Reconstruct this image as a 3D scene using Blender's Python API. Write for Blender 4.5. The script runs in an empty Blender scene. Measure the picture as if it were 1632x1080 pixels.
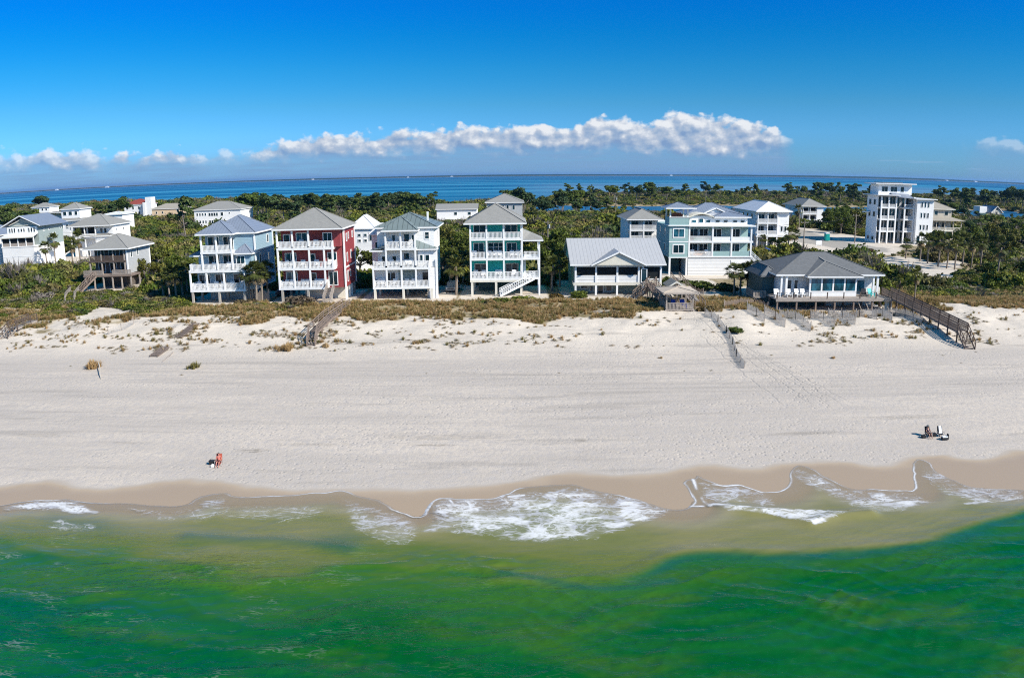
import bpy, bmesh, math, random
import numpy as np
from mathutils import Matrix, Vector

random.seed(7)
RNG = np.random.default_rng(11)
SC = bpy.context.scene
COL = SC.collection
R = math.radians

# ------------------------------------------------------------------ camera
F = 1200.0; KD = -1e-7; PITCH = R(12.4); ROLL = R(0.55); CAMZ = 23.0
cd = bpy.data.cameras.new('camera'); cam = bpy.data.objects.new('camera', cd); COL.objects.link(cam)
cam.matrix_world = Matrix.Translation((0, 0, CAMZ)) @ Matrix.Rotation(math.pi / 2 - PITCH, 4, 'X') @ Matrix.Rotation(-ROLL, 4, 'Z')
cd.sensor_width = 36; cd.sensor_fit = 'HORIZONTAL'; cd.lens = 36 * F / 1632
cd.clip_start = 0.5; cd.clip_end = 120000
# a wide drone lens with a little barrel distortion (the horizon bows)
cd.type = 'PANO'
try:
    cd.panorama_type = 'FISHEYE_LENS_POLYNOMIAL'; _c = cd
except Exception:
    _c = cd.cycles; _c.panorama_type = 'FISHEYE_LENS_POLYNOMIAL'
_ru = np.linspace(0, 1250, 400); _rd = _ru * (1 + KD * _ru ** 2) * 36 / 1632
_co = np.linalg.lstsq(np.stack([_rd ** i for i in range(5)], 1), np.arctan(_ru / F), rcond=None)[0]
for _i in range(5):
    setattr(_c, 'fisheye_polynomial_k%d' % _i, -float(_co[_i]))
_c.fisheye_fov = math.pi
SC.camera = cam

def ray(px, py):
    """photo pixel -> direction of the lens ray"""
    dx = px - 816; dy = 540 - py; rd = math.hypot(dx, dy); ru = rd
    for _ in range(30): ru = rd / (1 + KD * ru * ru)
    s = ru / rd if rd else 1; a = dx * s; b = dy * s
    c, sn = math.cos(ROLL), math.sin(ROLL)
    rt = a * c + b * sn; u = -a * sn + b * c
    cp, sp = math.cos(PITCH), math.sin(PITCH)
    return rt, cp * F + sp * u, -sp * F + cp * u

def at(px, py, z=0.0):
    x, y, w = ray(px, py); t = (z - CAMZ) / w
    return x * t, y * t

# ------------------------------------------------------------------ light, sky, exposure
SUN_DIR = Vector((-1.0, 0.60, -0.90)).normalized()      # the way the light travels
SUN_EL = math.asin(-SUN_DIR.z)
SUN_AZ = math.atan2(-SUN_DIR.x, -SUN_DIR.y)             # clockwise from +Y
sl = bpy.data.lights.new('sun', 'SUN'); sl.energy = 5.0; sl.angle = R(0.5); sl.color = (1.0, 0.94, 0.84)
so = bpy.data.objects.new('sun', sl); COL.objects.link(so)
so.rotation_euler = SUN_DIR.to_track_quat('-Z', 'Y').to_euler(); so.location = (60, -30, 80)
SC.view_settings.view_transform = 'Standard'
try: SC.view_settings.look = 'None'
except Exception: pass
SC.view_settings.exposure = 0.38; SC.view_settings.gamma = 1.0
SKY_STR = 0.10
SKY_SAT = 1.5; SKY_GAMMA = 1.25; SKY_GAIN = 0.93
SKY_TINT = [(.0, (.19, .43, 1.12)), (.055, (.195, .42, .88)), (.15, (.24, .47, .62)), (.224, (.17, .53, .62)), (.29, (.07, .56, .66)), (.35, (.02, .58, .74)), (.55, (.45, .80, .85)), (.8, (1.5, 1.25, .80)), (1, (1.9, 1.4, .80))]

class NT:
    """small helper round a node tree"""
    def __init__(s, tree): s.t = tree; s.t.nodes.clear()
    def n(s, typ, ins=None, **kw):
        nd = s.t.nodes.new(typ)
        for k, v in kw.items(): setattr(nd, k, v)
        for k, v in (ins or {}).items():
            sock = nd.inputs[k]
            if isinstance(v, bpy.types.NodeSocket): s.t.links.new(v, sock)
            elif isinstance(v, bpy.types.Node): s.t.links.new(v.outputs[0], sock)
            else: sock.default_value = v
        return nd
    def m(s, op, a, b=None, c=None, clamp=False):
        ins = {0: a}
        if b is not None: ins[1] = b
        if c is not None: ins[2] = c
        return s.n('ShaderNodeMath', ins, operation=op, use_clamp=clamp).outputs[0]
    def mix(s, f, a, b, mode='MIX'):
        nd = s.n('ShaderNodeMix', data_type='RGBA', blend_type=mode)
        for i, v in ((0, f), (6, a), (7, b)):
            if isinstance(v, bpy.types.NodeSocket): s.t.links.new(v, nd.inputs[i])
            else:
                if i != 0 and not hasattr(v, '__len__'): v = (v, v, v, 1)
                if i != 0 and len(v) == 3: v = (*v, 1)
                nd.inputs[i].default_value = v
        return nd.outputs[2]
    def ramp(s, f, stops, interp='LINEAR'):
        nd = s.n('ShaderNodeValToRGB', {0: f}); cr = nd.color_ramp; cr.interpolation = interp
        while len(cr.elements) > 1: cr.elements.remove(cr.elements[-1])
        for i, (p, c) in enumerate(stops):
            if not hasattr(c, '__len__'): c = (c, c, c)
            e = cr.elements[0] if i == 0 else cr.elements.new(p)
            e.position = p; e.color = (*c[:3], 1)
        return nd.outputs[0]
    def sstep(s, v, lo, hi):
        return s.n('ShaderNodeMapRange', {0: v, 1: lo, 2: hi, 3: 0.0, 4: 1.0}, interpolation_type='SMOOTHSTEP').outputs[0]
    def noise(s, vec, scale, detail=4, rough=.55, dist=0.0):
        ins = {'Scale': scale, 'Detail': detail, 'Roughness': rough, 'Distortion': dist}
        if vec is not None: ins['Vector'] = vec
        return s.n('ShaderNodeTexNoise', ins).outputs[0]
    def scalev(s, vec, sc, rot=(0, 0, 0), loc=(0, 0, 0)):
        return s.n('ShaderNodeMapping', {'Vector': vec, 'Scale': sc, 'Rotation': rot, 'Location': loc}).outputs[0]

w = bpy.data.worlds.new("World"); SC.world = w; w.use_nodes = True
nt = NT(w.node_tree)
sky = nt.n('ShaderNodeTexSky', sky_type='NISHITA', sun_disc=False, sun_elevation=SUN_EL, sun_rotation=SUN_AZ,
           altitude=0, air_density=1.0, dust_density=0.3, ozone_density=4.0)
hs = nt.n('ShaderNodeHueSaturation', {'Saturation': SKY_SAT, 'Value': SKY_GAIN, 'Color': sky})
gm = nt.n('ShaderNodeGamma', {0: hs, 1: SKY_GAMMA})
# deep blue grade low in the sky; unseen part overhead warmed to neutralise fill
tc = nt.n('ShaderNodeTexCoord'); sep = nt.n('ShaderNodeSeparateXYZ', {0: tc.outputs['Generated']})
gm = nt.n('ShaderNodeGamma', {0: nt.mix(1.0, gm.outputs[0], nt.ramp(nt.m('DIVIDE', sep.outputs[2], .6, clamp=True), SKY_TINT), 'MULTIPLY'), 1: 1.0})
# cumulus bank low over the bay, laid out by azimuth and elevation
tc = nt.n('ShaderNodeTexCoord'); sep = nt.n('ShaderNodeSeparateXYZ', {0: tc.outputs['Generated']})
az = nt.m('ARCTAN2', sep.outputs[0], sep.outputs[1]); el = nt.m('ARCSINE', sep.outputs[2])
AZ0, AZ1 = -0.75, 0.75
azn = nt.m('DIVIDE', nt.m('SUBTRACT', az, AZ0), AZ1 - AZ0)
env = [(-40, 248, 275, .55), (20, 248, 275, .6), (60, 243, 272, .8), (120, 244, 272, .8), (170, 250, 271, .6), (205, 243, 268, 1), (240, 247, 266, .8), (272, 239, 260, 1), (300, 244, 264, .65),
       (345, 246, 264, .45), (395, 241, 264, .65), (440, 228, 258, .9), (520, 211, 252, 1), (560, 216, 250, .95), (630, 205, 248, 1), (660, 212, 247, .95), (715, 204, 246, 1), (800, 201, 244, 1),
       (870, 193, 243, 1), (900, 205, 243, 1), (945, 182, 242, 1), (1000, 192, 243, 1), (1040, 200, 246, 1), (1080, 173, 249, 1), (1125, 189, 252, 1), (1190, 192, 252, 1), (1240, 207, 246, .9), (1268, 228, 240, 0),
       (1535, 226, 245, 0), (1560, 227, 246, .3), (1632, 229, 248, .34), (1700, 225, 250, .3)]
def _azel(px, py):
    v = Vector(ray(px, py)).normalized(); return math.atan2(v.x, v.y), math.asin(v.z)
stops = []
for px, top, base, st in env:
    a, e1 = _azel(px, top); _, e0 = _azel(px, base)
    stops.append(((a - AZ0) / (AZ1 - AZ0), (e1 / .1, max(e0, 0) / .1, st)))
EV = nt.n('ShaderNodeSeparateColor', {0: nt.ramp(azn, stops)})
top = nt.m('MULTIPLY', EV.outputs[0], .1); base = nt.m('MULTIPLY', EV.outputs[1], .1); stg = EV.outputs[2]
cv = nt.n('ShaderNodeCombineXYZ', {0: az, 1: nt.m('MULTIPLY', el, 1.35), 2: 0.3})
def puffs(v):
    big = nt.noise(v, 26, 2, .5)
    vor = nt.n('ShaderNodeTexVoronoi', {'Vector': nt.n('ShaderNodeVectorMath', {0: v, 1: nt.n('ShaderNodeVectorMath', {0: nt.n('ShaderNodeTexNoise', {'Vector': v, 'Scale': 90.0, 'Detail': 3.0}).outputs[1], 3: .012}, operation='SCALE').outputs[0]}, operation='ADD').outputs[0], 'Scale': 58.0}, feature='SMOOTH_F1')
    fine = nt.noise(v, 130, 6, .55)
    a = nt.m('MULTIPLY', big, .42)
    b = nt.m('MULTIPLY', nt.m('SUBTRACT', 1.0, vor.outputs[0]), .3)
    return nt.m('ADD', nt.m('ADD', a, b), nt.m('MULTIPLY_ADD', fine, .17, .055))
n0 = puffs(cv)
n1 = puffs(nt.n('ShaderNodeVectorMath', {0: cv, 1: (0.0065, 0.0085, 0)}, operation='ADD').outputs[0])
thick = nt.m('MAXIMUM', nt.m('SUBTRACT', top, base), .004)
t = nt.m('DIVIDE', nt.m('SUBTRACT', el, base), thick)           # 0 base .. 1 top
dn = nt.m('MULTIPLY', nt.m('SUBTRACT', n0, .53), .075)
upm = nt.sstep(nt.m('ADD', nt.m('SUBTRACT', top, el), dn), -.003, .0055)
lom = nt.sstep(nt.m('ADD', nt.m('SUBTRACT', el, base), nt.m('MULTIPLY', dn, .5)), -.008, .012)
mask = nt.m('MULTIPLY', nt.m('MULTIPLY', upm, lom), stg)
mask = nt.m('MULTIPLY', mask, nt.sstep(sep.outputs[1], 0.0, .2), clamp=True)
lit = nt.m('ADD', nt.m('MULTIPLY', nt.m('SUBTRACT', n0, n1), 3.6), nt.m('MULTIPLY_ADD', t, .85, .10), clamp=True)
ccol = nt.ramp(lit, [(0, (.17, .27, .45)), (.35, (.27, .36, .50)), (.65, (.39, .45, .55)), (1, (.64, .665, .70))])
ccol = nt.n('ShaderNodeVectorMath', {0: ccol, 3: 1.0 / SKY_STR}, operation='SCALE').outputs[0]
# greyer, stratified air under the bank, and thin wisps to the right
wn = nt.noise(nt.n('ShaderNodeCombineXYZ', {0: nt.m('MULTIPLY', az, 9.0), 1: nt.m('MULTIPLY', el, 120.0), 2: 4.0}), 1.6, 4, .55)
under = nt.m('MULTIPLY', nt.sstep(nt.m('SUBTRACT', base, el), -.018, .006), nt.m('MULTIPLY', nt.m('MINIMUM', nt.m('MULTIPLY', stg, 1.5), 1.0), .8))
under = nt.m('MULTIPLY', under, nt.m('MULTIPLY_ADD', nt.sstep(wn, .3, .6), .4, .6), clamp=True)
wisp = nt.m('MULTIPLY', nt.sstep(wn, .60, .75), nt.m('MULTIPLY', nt.sstep(el, .004, .02), nt.m('SUBTRACT', 1.0, nt.sstep(el, .025, .05))))
wisp = nt.m('MULTIPLY', nt.m('MULTIPLY', wisp, .35), nt.sstep(sep.outputs[1], 0.0, .2), clamp=True)
c1 = nt.mix(under, gm.outputs[0], tuple(v / SKY_STR for v in (.165, .285, .47)))
c1 = nt.mix(wisp, c1, tuple(v / SKY_STR for v in (.25, .38, .56)))
c1 = nt.mix(mask, c1, ccol)
bg = nt.n('ShaderNodeBackground', {0: c1, 1: SKY_STR})
nt.n('ShaderNodeOutputWorld', {0: bg})
SC.cycles.use_denoising = False; SC.cycles.filter_width = 1.1; SC.cycles.sample_clamp_direct = 5.0; SC.cycles.sample_clamp_indirect = 3.0; SC.cycles.max_bounces = 6; SC.cycles.diffuse_bounces = 2; SC.cycles.glossy_bounces = 2; SC.cycles.transparent_max_bounces = 12; SC.cycles.transmission_bounces = 2
SC.cycles.caustics_reflective = False; SC.cycles.caustics_refractive = False
# ------------------------------------------------------------------ helpers
def link(o, parent=None):
    COL.objects.link(o)
    if parent is not None: o.parent = parent
    return o
def tag(o, label=None, cat=None, group=None, kind=None):
    if label: o['label'] = label
    if cat: o['category'] = cat
    if group: o['group'] = group
    if kind: o['kind'] = kind
    return o
def empty(name, loc, label=None, cat=None, group=None, rz=0.0):
    o = bpy.data.objects.new(name, None); o.location = loc; o.rotation_euler = (0, 0, rz); o.empty_display_size = .3
    return tag(link(o), label, cat, group)
def dup(root, loc, rz=0.0, label=None, group=None, sc=1.0, cat=None):
    r = root.copy(); COL.objects.link(r); r.location = loc; r.rotation_euler = (0, 0, rz); r.scale = (sc, sc, sc) if not hasattr(sc, '__len__') else sc
    if label: r['label'] = label
    if group: r['group'] = group
    if cat: r['category'] = cat
    for ch in list(root.children):
        c = ch.copy(); COL.objects.link(c); c.parent = r
        for g in ch.children:
            d = g.copy(); COL.objects.link(d); d.parent = c
    return r

class MB:
    """collects shapes in world coordinates and links them as one mesh object"""
    def __init__(s): s.v = []; s.f = []
    def box(s, x0, x1, y0, y1, z0, z1):
        b = len(s.v)
        s.v += [(x0, y0, z0), (x1, y0, z0), (x1, y1, z0), (x0, y1, z0), (x0, y0, z1), (x1, y0, z1), (x1, y1, z1), (x0, y1, z1)]
        s.f += [(b, b + 3, b + 2, b + 1), (b + 4, b + 5, b + 6, b + 7), (b, b + 1, b + 5, b + 4), (b + 1, b + 2, b + 6, b + 5), (b + 2, b + 3, b + 7, b + 6), (b + 3, b, b + 4, b + 7)]
        return s
    def poly(s, pts, faces):
        b = len(s.v); s.v += [tuple(p) for p in pts]; s.f += [tuple(b + i for i in f) for f in faces]; return s
    def prism(s, pts, d):
        """closed outline pts extruded by vector d"""
        n = len(pts); b = len(s.v); d = Vector(d)
        s.v += [tuple(p) for p in pts] + [tuple(Vector(p) + d) for p in pts]
        s.f += [tuple(b + i for i in range(n))[::-1], tuple(b + n + i for i in range(n))] + [(b + i, b + (i + 1) % n, b + n + (i + 1) % n, b + n + i) for i in range(n)]
        return s
    def bar(s, p, q, w, h=None, up=(0, 0, 1)):
        h = h or w; p = Vector(p); q = Vector(q); d = (q - p).normalized(); u = Vector(up)
        if abs(d.dot(u)) > .98: u = Vector((0, 1, 0))
        r = d.cross(u).normalized() * w / 2; u = r.cross(d).normalized() * h / 2
        b = len(s.v)
        for c in (p, q): s.v += [tuple(c - r - u), tuple(c + r - u), tuple(c + r + u), tuple(c - r + u)]
        s.f += [(b, b + 1, b + 2, b + 3), (b + 7, b + 6, b + 5, b + 4), (b, b + 4, b + 5, b + 1), (b + 1, b + 5, b + 6, b + 2), (b + 2, b + 6, b + 7, b + 3), (b + 3, b + 7, b + 4, b)]
        return s
    def tube(s, pts, rads, n=8):
        b = len(s.v); pts = [Vector(p) for p in pts]
        for i, p in enumerate(pts):
            d = (pts[min(i + 1, len(pts) - 1)] - pts[max(i - 1, 0)]).normalized()
            a = d.cross(Vector((0, 0, 1))) if abs(d.z) < .95 else d.cross(Vector((0, 1, 0)))
            a.normalize(); c = a.cross(d).normalized(); rr = rads[i] if hasattr(rads, '__len__') else rads
            for k in range(n):
                t = 2 * math.pi * k / n; s.v.append(tuple(p + a * math.cos(t) * rr + c * math.sin(t) * rr))
        for i in range(len(pts) - 1):
            for k in range(n):
                k2 = (k + 1) % n; s.f.append((b + i * n + k, b + i * n + k2, b + (i + 1) * n + k2, b + (i + 1) * n + k))
        s.f.append(tuple(b + k for k in range(n))[::-1]); s.f.append(tuple(b + (len(pts) - 1) * n + k for k in range(n)))
        return s
    def build(s, name, m, parent=None, smooth=False, loc=None):
        off = Vector(loc) if loc is not None else (parent_loc(parent) if parent is not None else Vector((0, 0, 0)))
        me = bpy.data.meshes.new(name)
        me.from_pydata([tuple(Vector(v) - off) for v in s.v], [], s.f)
        if m is not None: me.materials.append(m)
        if smooth: me.polygons.foreach_set('use_smooth', [True] * len(me.polygons))
        me.update()
        o = bpy.data.objects.new(name, me)
        if parent is None and loc is not None: o.location = loc
        return link(o, parent)
def parent_loc(p):
    v = Vector(p.location)
    while p.parent is not None: p = p.parent; v += Vector(p.location)
    return v

def npmesh(name, V, Fc, mats, smooth=True, attrs=None, parent=None):
    """V (n,3), Fc (m,4) or (m,3) numpy -> object"""
    me = bpy.data.meshes.new(name); k = Fc.shape[1]
    me.vertices.add(len(V)); me.vertices.foreach_set('co', np.ascontiguousarray(V, dtype=np.float32).ravel())
    me.loops.add(Fc.size); me.loops.foreach_set('vertex_index', np.ascontiguousarray(Fc, dtype=np.int32).ravel())
    me.polygons.add(len(Fc)); me.polygons.foreach_set('loop_start', np.arange(0, Fc.size, k, dtype=np.int32))
    me.polygons.foreach_set('loop_total', np.full(len(Fc), k, dtype=np.int32))
    me.update(calc_edges=True)
    me.polygons.foreach_set('use_smooth', np.full(len(Fc), smooth))
    for an, av in (attrs or {}).items():
        a = me.attributes.new(an, 'FLOAT', 'POINT'); a.data.foreach_set('value', np.ascontiguousarray(av, dtype=np.float32).ravel())
    for m in (mats if isinstance(mats, (list, tuple)) else [mats]): me.materials.append(m)
    me.update()
    return link(bpy.data.objects.new(name, me), parent)
def gridfaces(nx, ny):
    i = np.arange((nx - 1) * (ny - 1)); r = i // (nx - 1); c = i % (nx - 1); a = r * nx + c
    return np.stack([a, a + 1, a + nx + 1, a + nx], 1)

_LAT = RNG.random((512, 512))
def vnoise(x, y):
    xi = np.floor(x).astype(int); yi = np.floor(y).astype(int); fx = x - xi; fy = y - yi
    fx = fx * fx * (3 - 2 * fx); fy = fy * fy * (3 - 2 * fy)
    a = _LAT[xi % 512, yi % 512]; b = _LAT[(xi + 1) % 512, yi % 512]; c = _LAT[xi % 512, (yi + 1) % 512]; d = _LAT[(xi + 1) % 512, (yi + 1) % 512]
    return (a * (1 - fx) + b * fx) * (1 - fy) + (c * (1 - fx) + d * fx) * fy
def fbm(x, y, o=4, g=.5):
    s = 0; a = 1; t = 0
    for i in range(o):
        s = s + a * vnoise(x * 2 ** i + 17.3 * i, y * 2 ** i + 9.1 * i); t += a; a *= g
    return s / t
def ss(v, lo, hi):
    t = np.clip((v - lo) / (hi - lo), 0, 1); return t * t * (3 - 2 * t)

# ------------------------------------------------------------------ materials
MATS = {}
def pmat(name, col, rough=.6, var=.12, scale=1.5, metal=0.0, seam=None, bump=0.0, spec=None, lines=None):
    """painted / built surface: base colour with weathering; seam = (axis, metres) for standing seams or boards"""
    if name in MATS: return MATS[name]
    m = bpy.data.materials.new(name); m.use_nodes = True; t = NT(m.node_tree)
    tc = t.n('ShaderNodeTexCoord'); ob = tc.outputs['Object']
    n1 = t.noise(ob, scale, 5, .6); n2 = t.noise(t.scalev(ob, (1, 1, .25)), scale * 3, 3, .6)
    f = t.m('MULTIPLY_ADD', n1, .6, t.m('MULTIPLY', n2, .4))
    c = t.mix(t.sstep(f, .3, .7), tuple(v * (1 - var) for v in col), tuple(min(1, v * (1 + var * .6)) for v in col))
    nrm = None
    if seam:
        ax, d, dark = seam
        s = t.n('ShaderNodeSeparateXYZ', {0: ob}).outputs[ax]
        fr = t.m('FRACT', t.m('DIVIDE', s, d)); edge = t.m('LESS_THAN', fr, .16)
        c = t.mix(t.m('MULTIPLY', edge, dark), c, tuple(v * .35 for v in col))
        nrm = t.n('ShaderNodeBump', {'Strength': .4, 'Distance': .03, 'Height': t.m('SUBTRACT', 1.0, edge)}).outputs[0]
    elif bump:
        nrm = t.n('ShaderNodeBump', {'Strength': bump, 'Distance': .05, 'Height': t.noise(ob, scale * 8, 4, .6)}).outputs[0]
    p = t.n('ShaderNodeBsdfPrincipled', {'Base Color': c, 'Roughness': rough, 'Metallic': metal})
    if spec is not None: p.inputs['Specular IOR Level'].default_value = spec
    if nrm is not None: t.t.links.new(nrm, p.inputs['Normal'])
    t.n('ShaderNodeOutputMaterial', {0: p}); MATS[name] = m
    return m
M_WHITE = pmat('white paint', (.86, .855, .84), .5, .07)
M_CREAM = pmat('cream trim', (.72, .68, .58), .55, .1)
M_WOOD = pmat('weathered wood', (.25, .19, .155), .85, .3, 4, seam=(0, .15, .35))
M_WOODL = pmat('light weathered wood', (.36, .31, .27), .85, .25, 4)
M_WOODD = pmat('dark weathered wood', (.11, .08, .065), .85, .3, 4)
M_GREYROOF = pmat('grey shingle roof', (.26, .255, .24), .85, .14, 2, bump=.3)
M_DARKROOF = pmat('dark grey shingle roof', (.14, .145, .15), .85, .2, 2, bump=.3)
M_METAL = pmat('pale metal roof', (.44, .44, .45), .45, .05, 1, seam=(0, .6, .25))
M_BLUEMET = pmat('blue grey metal roof', (.21, .245, .31), .4, .08, 1, seam=(0, .5, .3))
M_GREENMET = pmat('slate green metal roof', (.17, .21, .21), .4, .1, 1, seam=(0, .8, .55))
M_WHITEROOF = pmat('white metal roof', (.74, .74, .74), .4, .05, 1, seam=(0, .6, .15))
M_REDROOF = pmat('red tile roof', (.26, .05, .035), .8, .2, 2)
M_TANROOF = pmat('tan shingle roof', (.33, .30, .25), .85, .2, 2)
M_LBLUE = pmat('light blue siding', (.30, .44, .53), .6, .06, 1, seam=(2, .25, .2))
M_RED = pmat('brick red siding', (.29, .045, .05), .6, .08, 1, seam=(2, .25, .25))
M_TEAL = pmat('teal siding', (.01, .50, .45), .6, .06, 1, seam=(2, .25, .2))
M_AQUA = pmat('aqua siding', (.30, .45, .44), .6, .05, 1, seam=(2, .25, .2))
M_SAGE = pmat('sage grey siding', (.30, .36, .35), .6, .06, 1, seam=(2, .25, .2))
M_LGREEN = pmat('pale green siding', (.30, .36, .30), .6, .06, 1, seam=(2, .25, .2))
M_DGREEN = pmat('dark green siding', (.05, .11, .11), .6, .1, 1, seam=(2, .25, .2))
M_GREYW = pmat('pale grey siding', (.45, .46, .46), .6, .06, 1, seam=(2, .25, .2))
M_WSIDE = pmat('white siding', (.85, .845, .83), .6, .05, 1, seam=(2, .25, .12))
M_LATT = pmat('white board skirting', (.78, .775, .76), .6, .05, 1, seam=(2, .62, .6))
M_BEIGE = pmat('beige siding', (.50, .45, .37), .65, .08, 1, seam=(2, .25, .2))
M_PEACH = pmat('peach stucco', (.66, .50, .33), .8, .06)
M_BROWNW = pmat('brown wood siding', (.13, .11, .095), .8, .2, 3, seam=(2, .25, .3))
M_CONC = pmat('concrete', (.38, .35, .31), .85, .15, 2, bump=.2)
M_BLACK = pmat('dark metal', (.02, .02, .022), .5, .2)
M_SCREEN = pmat('insect screen', (.018, .022, .024), .9, .3, spec=.1)
M_POLE = pmat('utility pole wood', (.30, .25, .20), .9, .2, 4)
def glassm(name, col, rough=.08):
    m = bpy.data.materials.new(name); m.use_nodes = True; t = NT(m.node_tree)
    tc = t.n('ShaderNodeTexCoord')
    n = t.noise(t.scalev(tc.outputs['Object'], (.9, .9, .5)), 1.1, 2)
    c = t.mix(t.sstep(n, .42, .62), tuple(v * .35 for v in col), col)
    p = t.n('ShaderNodeBsdfPrincipled', {'Base Color': c, 'Roughness': rough, 'IOR': 1.5})
    t.n('ShaderNodeOutputMaterial', {0: p}); return m
M_GLASS = glassm('dark window glass', (.015, .05, .07))
M_GLASSB = glassm('blue tinted glass', (.03, .14, .20))

def leafm(name, cols, trans=.25, spread=.55):
    m = bpy.data.materials.new(name); m.use_nodes = True; t = NT(m.node_tree)
    oi = t.n('ShaderNodeObjectInfo'); ge = t.n('ShaderNodeNewGeometry')
    k = len(cols)
    c = t.ramp(oi.outputs['Random'], [(i / k, cc) for i, cc in enumerate(cols)])
    v = t.m('MULTIPLY_ADD', ge.outputs['Random Per Island'], spread * 2, 1 - spread)
    c = t.mix(1.0, c, t.n('ShaderNodeCombineColor', {0: v, 1: v, 2: v}).outputs[0], 'MULTIPLY')
    d = t.n('ShaderNodeBsdfPrincipled', {'Base Color': c, 'Roughness': .65, 'Specular IOR Level': .25})
    tr = t.n('ShaderNodeBsdfTranslucent', {'Color': c})
    mx = t.n('ShaderNodeMixShader', {0: trans, 1: d, 2: tr})
    t.n('ShaderNodeOutputMaterial', {0: mx}); return m
M_LEAF = leafm('scrub leaves', [(.115, .145, .015), (.16, .175, .02), (.075, .11, .014), (.21, .205, .03), (.22, .185, .07), (.095, .14, .018), (.18, .14, .055), (.055, .085, .016)])
M_LEAFG = leafm('green bush leaves', [(.075, .105, .012), (.10, .125, .015), (.055, .085, .012), (.12, .12, .02)])
M_TWIG = leafm('bare grey twigs', [(.17, .14, .12), (.22, .19, .17), (.14, .12, .09)], .1)
M_NEEDLE = leafm('pine needles', [(.07, .11, .02), (.12, .155, .018), (.08, .115, .03), (.05, .085, .03)])
M_PALM = leafm('palm fronds', [(.085, .105, .02), (.11, .12, .025), (.07, .085, .02)], .25)
M_PALMD = leafm('dead palm fronds', [(.21, .15, .08), (.26, .19, .10)], .15)
M_BARK = pmat('bark', (.20, .17, .145), .9, .3, 4)
M_PBARK = pmat('palm trunk bark', (.26, .21, .165), .9, .25, 6)
M_OATS = leafm('sea oats', [(.54, .36, .17), (.40, .28, .12), (.60, .43, .23), (.27, .22, .08), (.46, .29, .13), (.24, .21, .07)], .35, .35)
M_DRYT = leafm('dry dune tufts', [(.34, .28, .20), (.26, .22, .14), (.24, .21, .12), (.40, .33, .24)], .25, .4)

# ------------------------------------------------------------------ the lie of the land
def ysh(x): return np.interp(x, [-80, -39, -28, -10, 0, 9, 20, 39, 80], [49.5, 49.0, 50.2, 50.3, 50.8, 49.2, 49.4, 49.6, 50])
BAYX = [-3000, -900, -470, -220, -120, -40, 20, 60, 300, 600, 1500, 4000]
BAYY = [1400, 1000, 880, 760, 640, 560, 600, 800, 880, 940, 1300, 1800]
def lagoon(x, y):
    n = (fbm(x / 40 + 3, y / 40 + 8, 3) - .5)
    yy = y + n * 70; xx = x + n * 50
    a = ss(yy, 432, 446) * (1 - ss(yy, 545, 565))
    b = np.maximum.reduce([ss(xx, 4, 12) * (1 - ss(xx, 172, 186)), ss(xx, 196, 204) * (1 - ss(xx, 262, 274)), ss(xx, 292, 300) * (1 - ss(xx, 372, 386))])
    return a * b
def gz(x, y):
    x = np.asarray(x, float); y = np.asarray(y, float)
    s = y - ysh(x)
    z = np.interp(s, [-70, -12, 0, 4, 12, 25, 36], [-4, -1.0, 0, .26, .75, 1.4, 1.9])
    z = z + ss(s, 7, 14) * (1 - ss(y, 84, 90)) * (fbm(x / 14, y / 3.5, 3) - .5) * .16
    toe = 88 + (fbm(x / 9 + 5, y * 0, 3) - .5) * 5
    up = ss(y, toe - 3, 105)
    hum = (fbm(x / 5.5, y / 4.5, 4) - .5)
    z = z + up * 1.95 + up * (1 - ss(y, 110, 118)) * hum * 1.35
    z = z - ss(y, 111, 120) * .35
    z = z - 1.0 * ss(x, 36, 40) * (1 - ss(x, 60, 65)) * ss(y, 99, 106) * (1 - ss(y, 122, 130))
    # moulds where sand piles against the fences by the crossing
    z = z + .55 * np.exp(-((x - 30.5) ** 2 / 7 + (y - 97) ** 2 / 14))
    z = z + ss(y, 150, 260) * (fbm(x / 60, y / 60, 3) - .5) * 1.4 - ss(y, 260, 430) * 1.6
    z = z - ss(y, 420, 440) * .6
    z = z * (1 - lagoon(x, y)) - 1.2 * lagoon(x, y)
    yb = np.interp(x, BAYX, BAYY) + (fbm(x / 60, y / 60 + 40, 3) - .5) * 60
    bay = ss(y, yb - 15, yb + 15); far = ss(y, 9150 + 350 * fbm(x / 2500, y * 0 + 3, 3), 9300 + 350 * fbm(x / 2500, y * 0 + 3, 3))
    z = z * (1 - bay) - 3.0 * bay
    return z * (1 - far) + 2.0 * far
def gnd(x, y): return float(gz(np.array([x]), np.array([y]))[0])
def atg(px, py):
    z = 2.0
    for _ in range(12):
        x, y = at(px, py, z); z = .5 * z + .5 * gnd(x, y)
    return x, y, gnd(x, y)

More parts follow.
